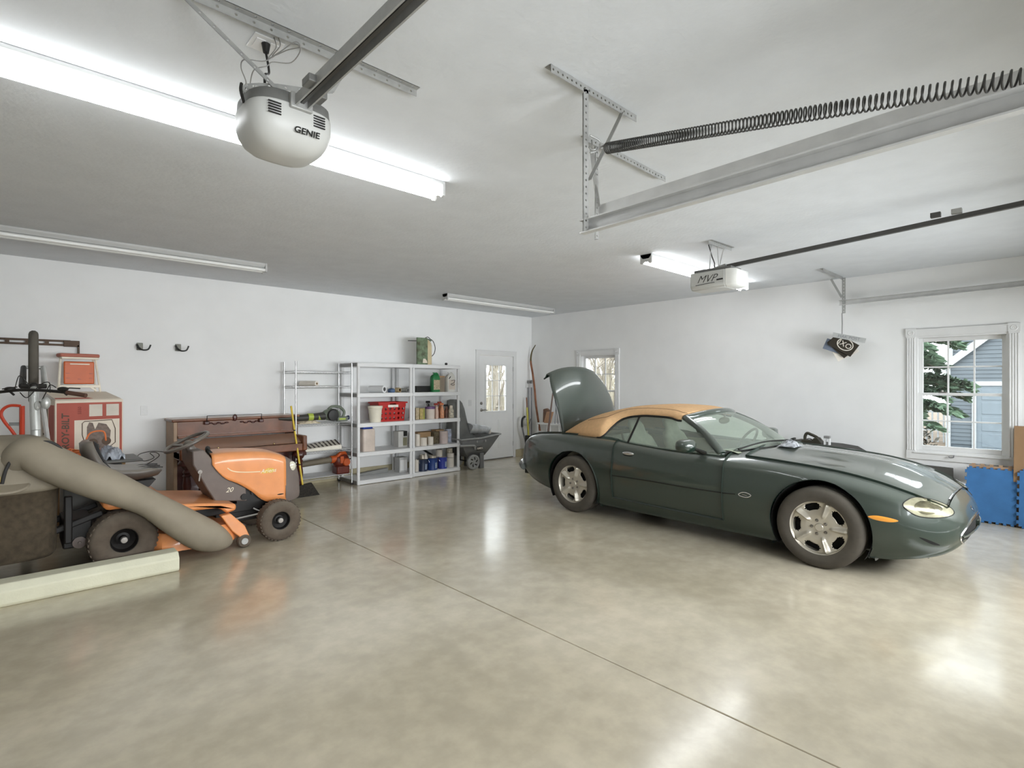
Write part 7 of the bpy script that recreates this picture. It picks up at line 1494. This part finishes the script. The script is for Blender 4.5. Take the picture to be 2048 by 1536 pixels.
def evf():
    a, e = rng.choice(brs); t_ = rng.uniform(0.15, 1.0); p = a.lerp(e, t_) + Vector((0, 0, 0.4 * t_ * (1 - t_))); s = rng.choice((-1, 1)); d = (e - a).normalized(); sdv = Vector((-d.y, d.x, -0.25)) * s; return p, d * 0.6 + sdv + Vector((rng.uniform(-.3, .3), rng.uniform(-.3, .3), rng.uniform(-.4, .2)))
leaf_cloud('needles', 15000, evf, 0.22, MEV, ev)
shb = thing('shrub', 'low dark grey green shrub under the evergreen', 'shrub', (18.5, 3.6, -0.6)); MB().tube([(18.5, 3.6, -0.6), (18.5, 3.6, 0.1)], [0.05, 0.02], 6).build('stem', MBKt, shb, world=True)
leaf_cloud('foliage', 1600, lambda: (Vector((18.5 + rng.gauss(0, .35), 3.6 + rng.gauss(0, .35), -0.1 + rng.gauss(0, .22))), (rng.uniform(-1, 1), rng.uniform(-1, 1), rng.uniform(0, 1))), 0.16, mat('shrub_leaves', '#403e37', 0.8, var=0.3), shb)
# bare winter trees
MBRK = mat('pale_bark', '#7d766b', 0.9, var=0.2, vs=2)
def bare(seed):
    r = random.Random(seed); b = MB()
    def grow(p, d, L, rad_, depth):
        e = p + d * L; mid = p.lerp(e, 0.5) + Vector((r.uniform(-1, 1), r.uniform(-1, 1), 0)) * L * 0.05
        b.tube([p, mid, e], [rad_, rad_ * 0.85, rad_ * 0.65], 5 if depth > 1 else 3, caps=False)
        if depth == 0: return
        for _ in range(3 if depth > 1 else 3):
            q = Vector((r.uniform(-1, 1), r.uniform(-1, 1), r.uniform(-0.1, 0.9))); dd = (d + q * 0.75).normalized(); s0 = r.uniform(0.45, 1.0); grow(p.lerp(e, s0), dd, L * r.uniform(0.5, 0.75), rad_ * 0.5, depth - 1)
    grow(Vector((0, 0, -0.65)), Vector((0, 0, 1)), 2.6, 0.10, 4); return b
TR = [bare(s).build('bare_tree', MBRK, origin=False) for s in (5, 9, 14)]
spots = [(9.2, 12.5), (10.4, 13.6), (11.2, 12.6), (12.0, 15.0), (13.0, 17.2), (11.6, 18.5), (14.5, 19), (9.8, 16.5), (16, 21), (13.4, 13.8), (14.4, 10.2), (15.5, 11.4), (17, 13.0), (13.2, 11.2), (18.5, 11.0), (16.4, 9.6), (19.5, 14.5), (21, 12.2), (24, 9), (26, 7.0), (14.6, 16.5), (15.6, 17.8), (17.5, 20), (19.5, 22.5), (12.9, 14.6), (16.5, 19.4), (17, 12.6), (20, 15.4), (22.5, 17), (19, 13.9)]
labs = ['bare winter tree beyond the back door glass and small window', 'bare pale barked tree standing in the yard behind the garage', 'thin bare tree among others behind the garage']
for k, (x, y) in enumerate(spots):
    o = TR[k % 3] if k < 3 else TR[k % 3].copy()
    if k >= 3: COL.objects.link(o)
    o.location = (x, y, 0); o.rotation_euler = (0, 0, k * 1.7); s = 0.8 + 0.35 * ((k * 37) % 10) / 10; o.scale = (s, s, s)
    tag(o, 'leafless pale winter tree in the yard behind the garage', 'tree', 'bare trees behind the garage')

tw = MB()
for k in range(1300):
    d = rng.uniform(9, 22); q = rng.uniform(0.70, 1.0); x = d * math.sin(math.atan2(q, 1) if q > 0.83 else math.atan2(1, q)) ; 
    a = math.atan2(rng.uniform(0.66, 0.98), 1.0) if k % 2 else math.atan2(1.0, rng.uniform(0.66, 0.86))
    r_ = rng.uniform(17, 30); x, y = r_ * math.sin(a), r_ * math.cos(a)
    h = rng.uniform(0.5, 3.0); lx, ly = rng.uniform(-.5, .5), rng.uniform(-.5, .5); w = rng.uniform(0.012, 0.03)
    tw.add([(x - w, y + w, -0.62), (x + w, y - w, -0.62), (x + lx, y + ly, h)], [(0, 1, 2)])
o = tw.build('brushwood', mat('dry_brush', '#8f897a', 0.9, var=0.35, vs=1.2), flat=True); tag(o, 'tangle of dry beige brushwood behind the bare trees', 'brush', kind='stuff')
